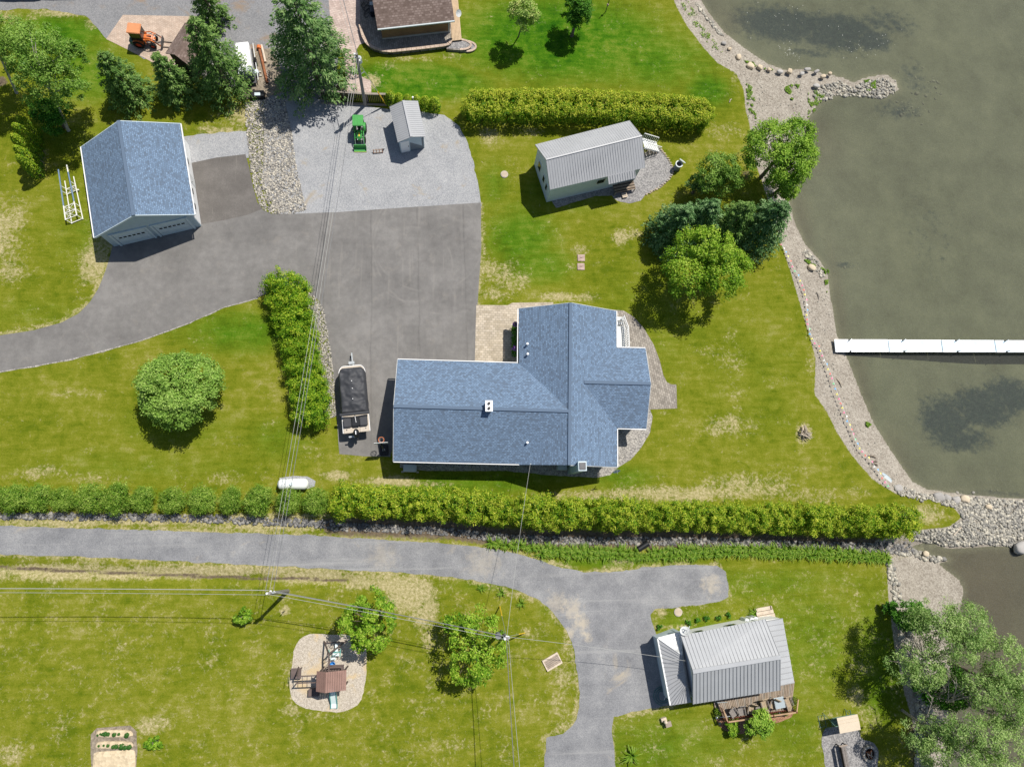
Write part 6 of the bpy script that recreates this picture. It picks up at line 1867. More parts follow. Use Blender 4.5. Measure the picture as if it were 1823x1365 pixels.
for i, (cx_, cy_, r_, z, lb) in enumerate(((817, 80, 1.15, .3, 'larger upper half-round terrace step beside the brown house'), (829, 83, .95, .15, 'smaller lower half-round terrace step toward the lawn'))):
    p = gp(cx_, cy_, z); o = thing('garden_step', Vector((p.x, p.y, 0)), lb, 'step', 'half-round steps')
    n_ = 18
    pg = [(-1.2, -.55), (-1.2, .6)] + [(0.1 + r_ * math.cos(t_), .02 + .6 * math.sin(t_)) for t_ in np.linspace(PI / 2, -PI / 2, n_)]
    mb = MB(); mb.prism(pg, 0, z); mb.build('base', 'stone_wall', o)
    mb = MB(); mb.prism([(a * .86, b * .78) for a, b in pg], z, z + .012); mb.build('fill', 'gravel_dark', o)
    mb = MB()
    for k in range(len(pg) - 1):
        a, b = pg[k], pg[k + 1]
        if k == 0: continue
        mb.beam((a[0] * .94, a[1] * .9, z + .02), (b[0] * .94, b[1] * .9, z + .02), .2, .08)
    mb.build('edging', 'paver_pink', o)
bw = W([(803, 72), (805, 30), (803, -60), (812, -60), (815, 20), (822, 70)], .5)
o = thing('boardwalk', gp(812, 30), 'pale plank walkway along the right side of the brown house', 'boardwalk')
L0, L1 = [Vector((*p, .5)) for p in W([(804, 73), (822, 71)], .5)]
U0, U1 = [Vector((*p, .5)) for p in W([(800, -60), (810, -60)], .5)]
for k in range(7):
    f0, f1 = k / 7 + .01, (k + 1) / 7 - .01
    a, b, c2, d2 = L0.lerp(L1, f0), L0.lerp(L1, f1), U0.lerp(U1, f1), U0.lerp(U1, f0)
    mb = MB(gp(812, 30)); mb.add([a, b, c2, d2] + [p - Vector((0, 0, .06)) for p in (a, b, c2, d2)], [(0, 1, 2, 3), (7, 6, 5, 4), (0, 4, 5, 1), (1, 5, 6, 2), (2, 6, 7, 3), (3, 7, 4, 0)])
    mb.build('plank', 'boardwalk', o)
mb = MB(gp(812, 30)); mb.prism([(p.x, p.y) for p in (L0, L1, U1, U0)], 0, .42); mb.build('base', 'fence_dark', o)

# ---- brown-roofed lean-to shed beside the orange tractor
bo = gp(335, 100)
bs = thing('brown_shed', bo, 'small open shed with brown roof between the spruces', 'shed')
b0, b1, b2, b3 = gp(329, 41, 2.5), gp(294, 95, 2.5), gp(338, 118, 2.5), gp(372, 60, 2.5)
r0, r1 = gp(333, 43, 2.6), gp(312, 100, 3.0)
rA, rB = (b0 + b3) / 2 + Vector((0, 0, .7)), (b1 + b2) / 2 + Vector((0, 0, .7))
slope_mesh('roof_slope', b0, b1, rB, rA, .08, 'shingle_brown', bs, bo)
slope_mesh('roof_slope', b2, b3, rA, rB, .08, 'shingle_brown', bs, bo)
gable_walls([b0, b1], [b3, b2], [rA, rB], .25, .08, 'fence_dark', bs, bo, insets=(.2, .2))

# ------------------------------------------------------------------ machines
def wheel(parent, x, y, r, w, rim, name='wheel'):
    mb = MB()
    n = 22
    prof = [(r * .62, -w / 2), (r * .94, -w / 2), (r, -w * .36), (r, w * .36), (r * .94, w / 2), (r * .62, w / 2)]
    vs, fs = [], []
    for (rr, yy) in prof:
        for k in range(n):
            t_ = 2 * PI * k / n
            vs.append((rr * math.cos(t_), yy, rr * math.sin(t_)))
    for q in range(len(prof)):
        q2 = (q + 1) % len(prof)
        for k in range(n):
            k2 = (k + 1) % n
            fs.append((q * n + k, q * n + k2, q2 * n + k2, q2 * n + k))
    mb.add(vs, fs)
    for k in range(16):
        t_ = 2 * PI * k / 16
        for s in (-1, 1):
            mb.box(((r + .01) * math.cos(t_), s * w * .24, (r + .01) * math.sin(t_)), (.05, w * .42, .05), 0, 0, -t_)
    o = mb.build('tyre', 'rubber', parent, True)
    o.location = (x, y, r)
    m2 = MB(); m2.cyl((0, 0, 0), r * .62, w * .6, 18, axis='Y'); m2.cyl((0, 0, 0), r * .2, w * .8, 10, axis='Y')
    rm = m2.build('rim', rim, o)
    return o


def tractor(name, p, rz, label, body, roofm, rimm, cab=True, forks=False, sc=1.0):
    o = thing(name, p, label, 'tractor', None, rz)
    o.scale = (sc, sc, sc)
    for s in (-1, 1):
        wheel(o, -.55, s * .55, .48, .34, rimm)
        wheel(o, .78, s * .5, .3, .22, rimm)
    mb = MB(); mb.box((.05, 0, .52), (1.7, .36, .3)); mb.build('chassis', 'steel_dark', o, bevel=.03)
    mb = MB()
    sec = [(.1, .30, .66, 1.10), (.35, .30, .66, 1.12), (.8, .28, .62, 1.05), (1.05, .24, .6, .95), (1.1, .2, .62, .88)]
    vs, fs = [], []
    for (x, hw, zb, zt) in sec:
        vs += [(x, -hw, zb), (x, -hw, zt - .12), (x, -hw * .72, zt), (x, hw * .72, zt), (x, hw, zt - .12), (x, hw, zb)]
    for i in range(len(sec) - 1):
        for k in range(6):
            k2 = (k + 1) % 6
            fs.append((i * 6 + k, i * 6 + k2, (i + 1) * 6 + k2, (i + 1) * 6 + k))
    fs += [tuple(range(6)), tuple((len(sec) - 1) * 6 + k for k in range(5, -1, -1))]
    mb.add(vs, fs); mb.build('hood', body, o, bevel=.015)
    mb = MB(); mb.box((.6, 0, 1.105), (.5, .12, .02)); mb.build('hood_stripe', 'black_plastic' if forks else 'yellow_paint', o)
    for s in (-1, 1):
        mb = MB(); mb.box((1.0, s * .2, .86), (.22, .08, .09)); mb.build('headlight', 'white_paint', o)
        mb = MB()
        vs = []
        for k in range(9):
            t_ = PI * (.08 + .84 * k / 8)
            vs += [(-.55 + .56 * math.cos(t_), s * .36, .5 + .56 * math.sin(t_)), (-.55 + .56 * math.cos(t_), s * .68, .5 + .54 * math.sin(t_))]
        mb.add(vs, [(2 * k, 2 * k + 1, 2 * k + 3, 2 * k + 2) for k in range(8)])
        mb.build('fender', body, o)
    mb = MB(); mb.box((-.5, 0, .95), (.45, .45, .12)); mb.box((-.72, 0, 1.2), (.1, .45, .45)); mb.build('seat', 'black_plastic', o, bevel=.03)
    mb = MB(); mb.tube([(.02, 0, .8), (-.12, 0, 1.2)], .03, 6); mb.ring((-.12, 0, 0), .15, .18, 1.2, 1.23, 14); mb.build('steering_wheel', 'black_plastic', o)
    top = 2.05
    for (x, y) in ((.12, .5), (.12, -.5), (-.95, .5), (-.95, -.5)):
        mb = MB(); mb.beam((x, y, .75), (x * .96, y * .98, top), .06, .06); mb.build('cab_post', 'black_plastic', o)
    if cab:
        for s in (-1, 1):
            mb = MB(); mb.box((-.42, s * .5, 1.45), (1.0, .015, 1.1)); mb.build('side_window', 'glass_dark', o)
        mb = MB(); mb.box((.12, 0, 1.45), (.015, .96, 1.1)); mb.build('windscreen', 'glass_dark', o)
        mb = MB(); mb.box((-.95, 0, 1.5), (.015, .96, 1.0)); mb.build('rear_window', 'glass_dark', o)
    mb = MB(); mb.box((-.42, 0, top + .05), (1.3, 1.16, .13)); mb.build('cab_roof', roofm, o, bevel=.05)
    if not forks:
        for y in (-.3, 0, .3):
            mb = MB(); mb.box((-.42, y, top + .12), (1.0, .05, .02)); mb.build('roof_ridge', roofm, o)
    # loader
    for s in (-1, 1):
        mb = MB(); mb.tube([(.15, s * .46, 1.05), (.7, s * .47, 1.2), (1.2, s * .47, .85), (1.55, s * .47, .35)], .055, 6); mb.build('loader_arm', body, o)
        mb = MB(); mb.tube([(.3, s * .46, .7), (.85, s * .47, 1.0)], .035, 6); mb.tube([(1.2, s * .44, 1.0), (1.52, s * .44, .62)], .03, 6); mb.build('hydraulic_ram', 'galvanised', o)
        mb = MB(); mb.box((.2, s * .42, .8), (.12, .1, .6)); mb.build('loader_post', body, o)
    mb = MB(); mb.tube([(.95, -.47, 1.03), (.95, .47, 1.03)], .04, 6); mb.build('cross_tube', body, o)
    if forks:
        mb = MB(); mb.box((1.66, 0, .42), (.06, 1.1, .5)); mb.build('fork_frame', 'steel_dark', o)
        for s in (-.3, .3):
            mb = MB(); mb.box((2.1, s, .12), (.95, .1, .05)); mb.build('fork', 'old_plank', o)
    else:
        prof = [(1.58, .68), (1.62, .2), (1.78, .06), (2.1, .05), (2.1, .08), (1.82, .11), (1.68, .24), (1.64, .68)]
        mb = MB(); k = len(prof)
        vs = [(x, -.66, z) for x, z in prof] + [(x, .66, z) for x, z in prof]
        mb.add(vs, [(i, (i + 1) % k, k + (i + 1) % k, k + i) for i in range(k)] + [tuple(range(k)), tuple(range(2 * k - 1, k - 1, -1))])
        b = mb.build('bucket', body, o)
        for s in (-.66, .66):
            mb = MB(); mb.add([(1.6, s, .68), (1.62, s, .1), (2.08, s, .07), (1.85, s, .4)], [(0, 1, 2, 3)]); mb.build('bucket_side', body, b)
        mb = MB(); mb.box((2.1, 0, .06), (.05, 1.34, .025)); mb.build('cutting_edge', 'yellow_paint', b)
    return o


tor = tractor('orange_tractor', gp(262, 77), R_(-3), 'orange tractor with cab and pallet forks on the tan paved pad', 'orange_paint', 'orange_pale', 'red_paint', True, True, .92)
mb = MB(); mb.box((-1.25, 0, .45), (.4, .95, .5)); mb.build('ballast_box', 'frame_green', tor, bevel=.03)
mb = MB(); mb.tube([(-1.0, .3, .5), (-1.3, .3, .9)], .04, 6); mb.tube([(-1.0, -.3, .5), (-1.3, -.3, .9)], .04, 6); mb.build('hitch', 'steel_dark', tor)
tractor('green_tractor', gp(641.5, 240), R_(-88), 'green tractor with loader bucket on the gravel lot', 'green_paint', 'green_paint', 'yellow_paint', False, False, .86)

p = gp(673, 270, 0)
o = thing('pallet_fork', p, 'small rusty tractor attachment lying right of the green bucket', 'attachment', None, R_(8))
mb = MB(); mb.beam((-.42, 0, .3), (.42, 0, .3), .07, .07); mb.beam((-.42, -.16, .12), (.42, -.16, .12), .06, .06); mb.build('crossbar', 'old_plank', o)
for s in (-.42, -.14, .14, .42):
    mb = MB(); mb.beam((s, -.2, .05), (s, .05, .36), .06, .06); mb.build('upright', 'rusty', o)
mb = MB(); mb.tube([(.42, 0, .3), (.55, .06, .25), (.58, .2, .05)], .05, 6); mb.build('hook', 'steel_dark', o)

# pontoon boat under a grey cover, on its trailer
bs_, bb_ = gp(634.5, 766, 1.5), gp(625.5, 653, 1.5)
ax = (bb_ - bs_); rz = math.atan2(ax.y, ax.x); L = ax.length
bc = (bs_ + bb_) / 2
tr = thing('boat_trailer', Vector((bc.x, bc.y, 0)), 'galvanised trailer under the covered boat', 'trailer', None, rz)
mb = MB()
for s in (-.75, .75):
    mb.beam((-2.7, s, .42), (1.8, s, .42), .08, .12)
    mb.beam((1.8, s, .42), (3.3, 0, .42), .08, .12)
for x in (-2.4, -1.0, .6, 1.8):
    mb.beam((x, -.75, .42), (x, .75, .42), .07, .1)
mb.build('frame', 'galvanised', tr)
mb = MB(); mb.beam((3.0, 0, .44), (4.25, 0, .44), .1, .12); mb.build('drawbar', 'galvanised', tr)
mb = MB(); mb.tube([(3.55, .16, .05), (3.55, .16, .95)], .045, 8); mb.box((3.55, .16, 1.0), (.2, .1, .1)); mb.cyl((3.55, .16, .1), .1, .06, 10); mb.build('jack', 'steel_dark', tr)
mb = MB(); mb.beam((3.3, 0, .45), (3.15, 0, 1.1), .08, .08); mb.box((3.2, 0, 1.1), (.25, .5, .2)); mb.build('winch_post', 'galvanised', tr)
for s in (-1, 1):
    for x in (-.75, .0):
        wheel(tr, x - .3, s * .95, .3, .2, 'galvanised')
    mb = MB(); mb.box((-.68, s * .97, .68), (1.6, .24, .05)); mb.build('fender', 'steel_dark', tr, bevel=.02)
boat = thing('pontoon_boat', Vector((bc.x, bc.y, .78)), 'pontoon boat under a dark grey fitted cover parked on the drive', 'boat', None, rz)
hl, hw = L / 2 + .15, 1.14
for s in (-.72, .72):
    mb = MB(); mb.tube([(-hl + .1, s, .26), (hl - .9, s, .26), (hl - .35, s, .34), (hl - .05, s, .44)], [.27, .27, .2, .05], 14); mb.build('pontoon', 'aluminium', boat, True)
def rrect(hl, hw, bow, k=8):
    p = [(-hl, -hw), (hl - bow, -hw)]
    p += [(hl - bow + bow * math.sin(t_), -hw * (1 - .42 * (1 - math.cos(t_)))) for t_ in np.linspace(.1, PI / 2, k)]
    p += [(hl - bow + bow * math.sin(t_), hw * (1 - .42 * (1 - math.cos(t_)))) for t_ in np.linspace(PI / 2, .1, k)]
    p += [(hl - bow, hw), (-hl, hw)]
    return p
mb = MB(); mb.prism(rrect(hl, hw - .05, .75), .5, .6); mb.build('deck', 'tan_deck', boat)
mb = MB()
for (a, b) in zip(rrect(hl - .02, hw - .02, .7), rrect(hl - .02, hw - .02, .7)[1:]):
    mb.beam((*a, .56), (*b, .56), .05, .14)
mb.build('rub_rail', 'white_paint', boat)
# fitted cover: tented surface with sag and bumps
nx, ny = 56, 26
x0, x1 = -hl + 1.55, hl - .2
V, Fc = [], []
for i in range(nx + 1):
    for j in range(ny + 1):
        u, w_ = i / nx, j / ny * 2 - 1
        x = x0 + (x1 - x0) * u
        half = hw + .03
        if u > .82:
            tq = (u - .82) / .18
            half *= math.sqrt(max(0, 1 - .55 * tq ** 2.2))
        y = w_ * half
        edge = min(1, (1 - abs(w_)) / .16) * min(1, (1 - u) / .05 + .001) * min(1, u / .05 + .001)
        z = .62 + .52 * (edge ** .45)
        for (cx_, cy_, a_, s_) in ((.2, .0, .24, .05), (.42, .05, .26, .06), (.62, .02, .22, .06), (.80, .0, .2, .05)):
            z += edge * a_ * math.exp(-(((u - cx_) / s_) ** 2 * .35 + ((w_ - cy_) / .5) ** 2))
        z += edge * (.13 * noise.noise(Vector((u * 5, w_ * 2.2, 1))) + .07 * noise.noise(Vector((u * 14, w_ * 4, 5))))
        z -= edge * .16 * math.exp(-(((u - .85) / .06) ** 2 + ((w_ - .45) / .3) ** 2)) + edge * .10 * math.exp(-(((u - .3) / .05) ** 2 + ((w_ + .75) / .2) ** 2))
        V.append((x, y, z))
for i in range(nx):
    for j in range(ny):
        a = i * (ny + 1) + j
        Fc.append((a, a + ny + 1, a + ny + 2, a + 1))
mb = MB(); mb.add(V, Fc); cv = mb.build('boat_cover', 'cover_grey', boat, True)
sk = rrect(hl - .3, hw - .02, .62)
mb = MB(); mb.prism([(max(a, x0), b) for a, b in sk], .6, .66); mb.build('cover_hem', 'cover_dark', boat)
for (u_, w_) in ((.3, .02), (.52, -.02), (.68, .0)):
    mb = MB(); mb.ball((x0 + (x1 - x0) * u_, w_, 1.36), .05, .05, .05, 8, 5); mb.build('vent_cap', 'white_paint', cv)
# folded bimini, stern seats, engine
mb = MB(); mb.tube([(x0 - .02, -hw - .06, 1.15), (x0 - .05, 0, 1.3), (x0 - .02, hw + .06, 1.15)], .13, 10); mb.build('folded_bimini', 'cover_grey', boat, True)
mb = MB(); mb.tube([(x0 - .1, 0, 1.1), (x0 - .75, -.06, 1.0)], .025, 6); mb.build('bimini_strut', 'white_paint', boat)
for s in (-1, 0, 1):
    mb = MB(); mb.box((-hl + .85, s * .68, .8), (.75, .64, .34)); mb.build('stern_seat', 'cover_dark' if s == 0 else 'cover_grey', boat, bevel=.06)
for s in (-1, 1):
    mb = MB(); mb.box((-hl + .24, s * .68, .63), (.5, .74, .08)); sp_ = mb.build('swim_platform', 'tan_deck', boat, bevel=.02)
    mb = MB(); mb.cyl((-hl + .28, s * .8, .69), .05, .04, 10); mb.build('cleat', 'steel_dark', sp_)
mb = MB(); mb.ball((-hl - .1, 0, 1.0), .36, .26, .32, 16, 9); eng = mb.build('outboard_engine', 'black_plastic', boat, True)
mb = MB(); mb.box((-hl - .2, 0, .45), (.26, .2, .9)); mb.box((-hl - .32, 0, -.05), (.5, .08, .3)); mb.build('engine_leg', 'black_plastic', eng, bevel=.02)
mb = MB(); mb.box((-hl - .1, 0, 1.315), (.3, .07, .02)); mb.build('engine_stripe', 'white_paint', eng)
mb = MB(); mb.box((-hl - .32, .44, .55), (.12, .5, .05)); mb.tube([(-hl - .3, .25, .6), (-hl - .42, .25, .2)], .02, 6); mb.tube([(-hl - .3, .62, .6), (-hl - .42, .62, .2)], .02, 6); mb.build('boarding_ladder', 'galvanised', boat)

# portable basketball hoop in the shade of the house
p = gp(684, 799, 0)
o = thing('basketball_hoop', p, 'portable basketball hoop with orange rim in the shade of the house', 'basketball hoop', None, R_(4))
mb = MB(); mb.box((0, -.1, .12), (.72, .95, .22)); ba = mb.build('base', 'black_plastic', o, bevel=.06)
mb = MB(); mb.box((-.02, -.02, .235), (.2, .04, .01)); mb.box((-.1, -.1, .235), (.04, .2, .01)); mb.box((.06, -.1, .235), (.04, .2, .01)); mb.box((-.02, -.12, .235), (.16, .035, .01)); mb.build('base_mark', 'white_paint', ba)
mb = MB(); mb.tube([(0, -.2, .2), (0, -.02, 1.3), (0, .12, 2.4)], .055, 8); mb.build('pole', 'steel_dark', o)
mb = MB(); mb.box((0, .25, 2.55), (1.12, .04, .72)); bd = mb.build('backboard', 'dirty_white', o)
mb = MB(); mb.beam((0, .1, 2.3), (0, .24, 2.5), .1, .2); mb.build('bracket', 'black_plastic', o)
mb = MB(); mb.ring((0, .55, 2.36), .215, .25, -.015, .015, 22); mb.build('rim', 'orange_paint', bd)
mb = MB()
for k in range(12):
    t_ = 2 * PI * k / 12
    mb.tube([(.22 * math.cos(t_), .55 + .22 * math.sin(t_), 2.35), (.13 * math.cos(t_ + .3), .55 + .13 * math.sin(t_ + .3), 1.98)], .008, 4)
    mb.tube([(.22 * math.cos(t_), .55 + .22 * math.sin(t_), 2.35), (.13 * math.cos(t_ - .3), .55 + .13 * math.sin(t_ - .3), 1.98)], .008, 4)
mb.build('net', 'white_paint', bd)

# lattice tower lying on the grass left of the garage
TA = [gp(104, 302, .65), gp(119, 294, .65)]
TB = [gp(117, 392, .55), gp(137, 384, .55)]
tc = (TA[0] + TB[1]) / 2
o = thing('lattice_frame', Vector((tc.x, tc.y, 0)), 'white and blue metal lattice frame lying on the grass left of the garage', 'metal frame')
orgt = (tc.x, tc.y, 0)
lo = Vector((0, 0, -.5)); shft = Vector((.28, -.12, -.48))
for i in (0, 1):
    a, b = TA[i], TB[i]
    for f0, f1, mt in ((0, .14, 'tower_white' if i else 'tower_blue'), (.14, .72, 'tower_blue'), (.72, 1.0, 'tower_white')):
        mb = MB(orgt); mb.beam(a.lerp(b, f0), a.lerp(b, f1), .09, .09); mb.build('top_rail', mt, o)
    mb = MB(orgt); mb.beam(a.lerp(b, .16) + shft * .85, b + shft, .07, .07); mb.build('bottom_rail', 'tower_white', o)
def tp(i, f, low=False):
    q = TA[i].lerp(TB[i], f)
    return q + shft * .95 if low else q
for f in (.32, .42, .75, .87, .99):
    mb = MB(orgt); mb.beam(tp(0, f, f < .6), tp(1, f, f < .6), .05, .05); mb.build('cross_bar', 'tower_white', o)
    mb = MB(orgt); mb.beam(tp(0, f), tp(0, f, True), .045, .045); mb.beam(tp(1, f), tp(1, f, True), .045, .045); mb.build('post', 'tower_white', o)
for f0, f1 in ((.32, .42), (.75, .87), (.87, .99)):
    mb = MB(orgt); mb.beam(tp(0, f0, f0 < .6), tp(1, f1, f0 < .6), .025, .025); mb.beam(tp(1, f0, f0 < .6), tp(0, f1, f0 < .6), .025, .025); mb.build('brace', 'tower_white', o)
mb = MB(orgt); mb.beam(tp(0, .99, True), tp(1, .99, True), .06, .06); mb.box(tp(1, .42, True) + Vector((.1, 0, 0)), (.16, .1, .1)); mb.build('end_bar', 'tower_white', o)

# white utility trailer, pipes and box beside the big spruce
q = gp(441, 122, 0)
o = thing('utility_trailer', q, 'white box trailer with dark front half hidden by the biggest spruce', 'trailer', None, R_(-80))
mb = MB(); mb.box((-.55, 0, .8), (2.7, 1.2, .8)); mb.build('box', 'white_paint', o, bevel=.04)
for s in (-1, 1):
    mb = MB(); mb.box((1.25, s * .34, 1.02), (.8, .62, .9)); mb.build('locker', 'siding_dark', o, bevel=.03)
    mb = MB(); mb.box((1.25, s * .34, 1.49), (.7, .52, .03)); mb.build('locker_lid', 'unit_grey', o)
    wheel(o, -.4, s * .86, .32, .2, 'dirty_white')
mb = MB(); mb.box((.1, 0, .36), (3.6, 1.4, .1)); mb.build('chassis', 'steel_dark', o)
mb = MB(); mb.tube([(-2.2, .88, .5), (1.7, .9, .5)], .04, 6); mb.build('side_rail', 'dirty_white', o)
q = gp(459, 133, 0); unit('white_canister', q, .34, .45, .4, R_(10), 'small pale canister beside the white trailer', 'canister', 'siding_pale')
for (a, b, r_, mt, lb, nm, ct) in (((462, 87), (476.5, 149), .13, 'rusty', 'long rusty pipe lying beside the white trailer', 'steel_pipe', 'pipe'), ((466, 82), (473, 112), .11, 'timber_pale', 'short pale log beside the upper end of the rusty pipe', 'log', 'log'), ((475, 127), (481, 151), .1, 'old_plank', 'short grey plank beside the lower end of the rusty pipe', 'plank', 'plank')):
    A_, B_ = gp(*a), gp(*b); m_ = (A_ + B_) / 2
    o = thing(nm, m_, lb, ct)
    mb = MB(m_); mb.tube([A_ + Vector((0, 0, r_)), B_ + Vector((0, 0, r_))], r_, 10); mb.build('shaft', mt, o, True)
    if nm == 'steel_pipe':
        mb = MB(m_); mb.cyl(A_ + Vector((0, 0, .2)), .2, .3, 12, axis='Y'); mb.build('flange', 'orange_paint', o)
q = gp(460, 173, 0)
o = thing('storage_bin', q, 'dark open bin with a pale lid on the cobbles', 'bin', None, R_(4))
mb = MB(); mb.box((0, .05, .25), (1.3, .7, .5)); mb.build('bin_body', 'black_plastic', o, bevel=.06)
mb = MB(); mb.box((.05, -.05, .53), (.52, .3, .05)); mb.build('lid', 'siding_pale', o)

# fence by the paved drive
fence_pts = [(573, 176), (615, 178), (655, 181), (697, 182)]
fo = gp(635, 180)
fe = thing('wooden_fence', fo, 'dark wooden fence with pale top rail beside the utility pole', 'fence')
FH = 1.25
for i in range(3):
    a, b = gp(*fence_pts[i]), gp(*fence_pts[i + 1])
    nb2 = int((b - a).length / .17)
    for k in range(nb2):
        p0 = a.lerp(b, (k + .5) / nb2)
        mb = MB(fo); mb.box(p0 + Vector((0, 0, FH / 2 - .03 + random.uniform(-.02, .02))), (.15, .03, FH - .1), math.atan2(b.y - a.y, b.x - a.x)); mb.build('picket', 'fence_dark', fe)
    mb = MB(fo); mb.beam(a + Vector((0, 0, FH)), b + Vector((0, 0, FH)), .2, .06); mb.build('top_rail', 'fence_wood', fe)
for p0 in fence_pts:
    a = gp(*p0); mb = MB(fo); mb.beam(a + Vector((0, -.08, 0)), a + Vector((0, -.08, FH + .1)), .12, .12); mb.build('post', 'fence_wood', fe)
a, b = gp(617, 178), gp(621, 150)
mb = MB(fo); mb.beam(a + Vector((0, 0, FH)), b + Vector((0, 0, FH)), .12, .06); mb.build('top_rail', 'fence_wood', fe)
ka, kb = gp(573, 184), gp(697, 188)
o = thing('kerb', (ka + kb) / 2, 'long timber edging between the fence and the gravel lot', 'edging')
mb = MB((ka + kb) / 2); mb.beam(ka + Vector((0, 0, .06)), kb + Vector((0, 0, .06)), .16, .14); mb.build('timber', 'old_plank', o)

# ------------------------------------------------------------------ poles and wires
def pole(px, py, tpx, tpy, h, label, arms):
    b = gp(px, py, 0); t_ = gp(tpx, tpy, h)
    o = thing('utility_pole', b, label, 'utility pole', 'utility poles')
    mb = MB(b); mb.tube([b + Vector((0, 0, -.05)), b.lerp(t_, .5), t_], [.17, .14, .11], 12); mb.build('shaft', 'pole_wood', o, True)
    return o, b, t_


P1o, P1b, P1 = pole(650, 187, 634.5, 96, 7.4, 'weathered utility pole by the fence and rose drive', None)
P2o, P2b, P2 = pole(512, 1052, 479, 1056, 7.4, 'leaning corner utility pole on the lower lawn', None)
P3o, P3b, P3 = pole(893, 1124, 903, 1137, 7.0, 'service utility pole with transformer beside the loose tree', None)
for (o, b, t_) in ((P1o, P1b, P1), (P2o, P2b, P2), (P3o, P3b, P3)):
    for k in range(3):
        mb = MB(b); q = t_ + Vector((.16 * (k - 1), .1 * (k % 2), -.1 - .42 * k)); mb.cyl(q, .06, .16, 8); mb.cyl(q + Vector((0, 0, .08)), .09, .05, 8); mb.build('insulator', 'dirty_white', o)
    mb = MB(b); mb.box(t_ + Vector((0, 0, -.5)), (.5, .12, .14)); mb.build('bracket', 'galvanised', o)
mb = MB(P3b); mb.cyl(P3 + Vector((-.62, .12, -.9)), .22, .7, 14); mb.build('transformer', 'wire_dark', P3o, True)
mb = MB(P1b); mb.cyl(P1 + Vector((.1, .3, -1.2)), .2, .6, 14); mb.build('transformer', 'unit_grey', P1o, True)
mb = MB(P1b); q = P1b.lerp(P1, .62); mb.tube([q, q + Vector((.35, .2, .1)), q + Vector((.4, .35, -.1))], .04, 6); mb.build('lamp_arm', 'galvanised', P1o)


def wire(a, b, sag, r, mat, label, n=14, name='overhead_wire'):
    a, b = Vector(a), Vector(b)
    pts = []
    for i in range(n + 1):
        f = i / n
        p = a.lerp(b, f); p.z -= sag * 4 * f * (1 - f)
        pts.append(p)
    mb = MB(a); mb.tube(pts, r, 6)
    o = mb.build(name, mat)
    o.location = a
    return tag(o, label, 'wire', 'overhead wires')


off = lambda x, y, z: Vector((x, y, z))
wire(P1 + off(-.12, 0, -.1), P2 + off(-.3, .1, -.1), .5, .013, 'wire_pale', 'leftmost wire between the fence pole and the corner pole')
wire(P1 + off(.04, 0, -.25), P2 + off(-.02, .15, -.2), .55, .013, 'wire_pale', 'middle wire between the fence pole and the corner pole')
wire(P1 + off(.16, 0, -.5), P2 + off(.2, .1, -.35), .6, .02, 'wire_dark', 'rightmost darker cable between the fence pole and the corner pole')
LW = gp(-120, 1045, 7.2)
wire(P2 + off(-.1, .2, -.2), gp(-120, 1047, 7.0), .3, .026, 'wire_pale', 'thick upper cable from the corner pole to the left edge')
wire(P2 + off(-.2, -.1, -.1), gp(-120, 1054, 7.2), .3, .014, 'wire_pale', 'thin lower wire from the corner pole to the left edge')
wire(P2 + off(.3, .1, -.4), P3 + off(-.2, .15, -.4), .35, .03, 'wire_dark', 'thick upper cable between corner pole and service pole')
wire(P2 + off(.1, -.1, -.1), P3 + off(-.1, -.05, -.1), .3, .014, 'wire_pale', 'lower thin wire between corner pole and service pole')
wire(P2 + off(.1, .0, -.9), P3 + off(-.2, .05, -.9), .5, .014, 'wire_pale', 'middle thin wire between corner pole and service pole')
wire(P3 + off(-.05, -.1, -.1), gp(920, 1440, 7.0), .25, .028, 'wire_dark', 'left cable from the service pole to the bottom edge')
wire(P3 + off(.12, -.1, -.3), gp(932, 1440, 6.8), .3, .016, 'wire_pale', 'right wire from the service pole to the bottom edge')
wire(P3 + off(.1, 0, -.9), gp(1222, 1176, 3.6), .5, .014, 'wire_pale', 'twisted service wire from the pole to the cottage roof')
wire(P3 + off(.05, .1, -.8), gp(944, 826, 3.5), .6, .014, 'wire_pale', 'service wire from the pole up to the blue-roofed house')
wire(P1 + off(-.15, 0, -.1), gp(588, -60, 7.6), .2, .014, 'wire_pale', 'left wire from the fence pole to the top edge')
wire(P1 + off(.1, 0, -.5), gp(596, -60, 7.2), .3, .03, 'wire_dark', 'right thick cable from the fence pole to the top edge')
# guy wires with yellow guards
for (base, top, n_, lb) in (((935, 1126), P3 + off(0, 0, -.9), 0, 'guy wire with yellow guard right of the service pole'), ((889.5, 1078), P3 + off(0, .1, -.9), 1, 'guy wire with yellow guard above the service pole'), ((687.5, 187.5), P1 + off(0, 0, -.8), 2, 'left guy wire with yellow guard beside the shed'), ((688.5, 188.5), P1 + off(.1, 0, -1.5), 3, 'right guy wire with yellow guard beside the shed')):
    b = gp(*base)
    o = thing('guy_wire', b, lb, 'guy wire', 'guy wires')
    mb = MB(b); mb.tube([b, top], .014, 5); mb.build('cable', 'wire_pale', o)
    d = (Vector(top) - b).normalized()
    mb = MB(b); mb.tube([b + d * .15, b + d * 2.2], .05, 7); mb.build('guard', 'yellow_paint', o)
p = gp(507, 1087); o = thing('marker_stake', p, 'thin stake in a bare patch beside the corner pole', 'stake')
mb = MB(); mb.tube([(0, 0, 0), (.02, .02, 1.1)], .03, 6); mb.build('rod', 'steel_dark', o)
p = gp(1078, 22); o = thing('garden_post', p, 'thin dark post on the upper lawn near the top edge', 'post')
mb = MB(); mb.tube([(0, 0, 0), (0, 0, 1.9)], .04, 6); mb.build('rod', 'steel_dark', o)
mb = MB(); mb.box((0, 0, 1.0), (.16, .16, .2)); mb.build('feeder', 'concrete_pink', o)

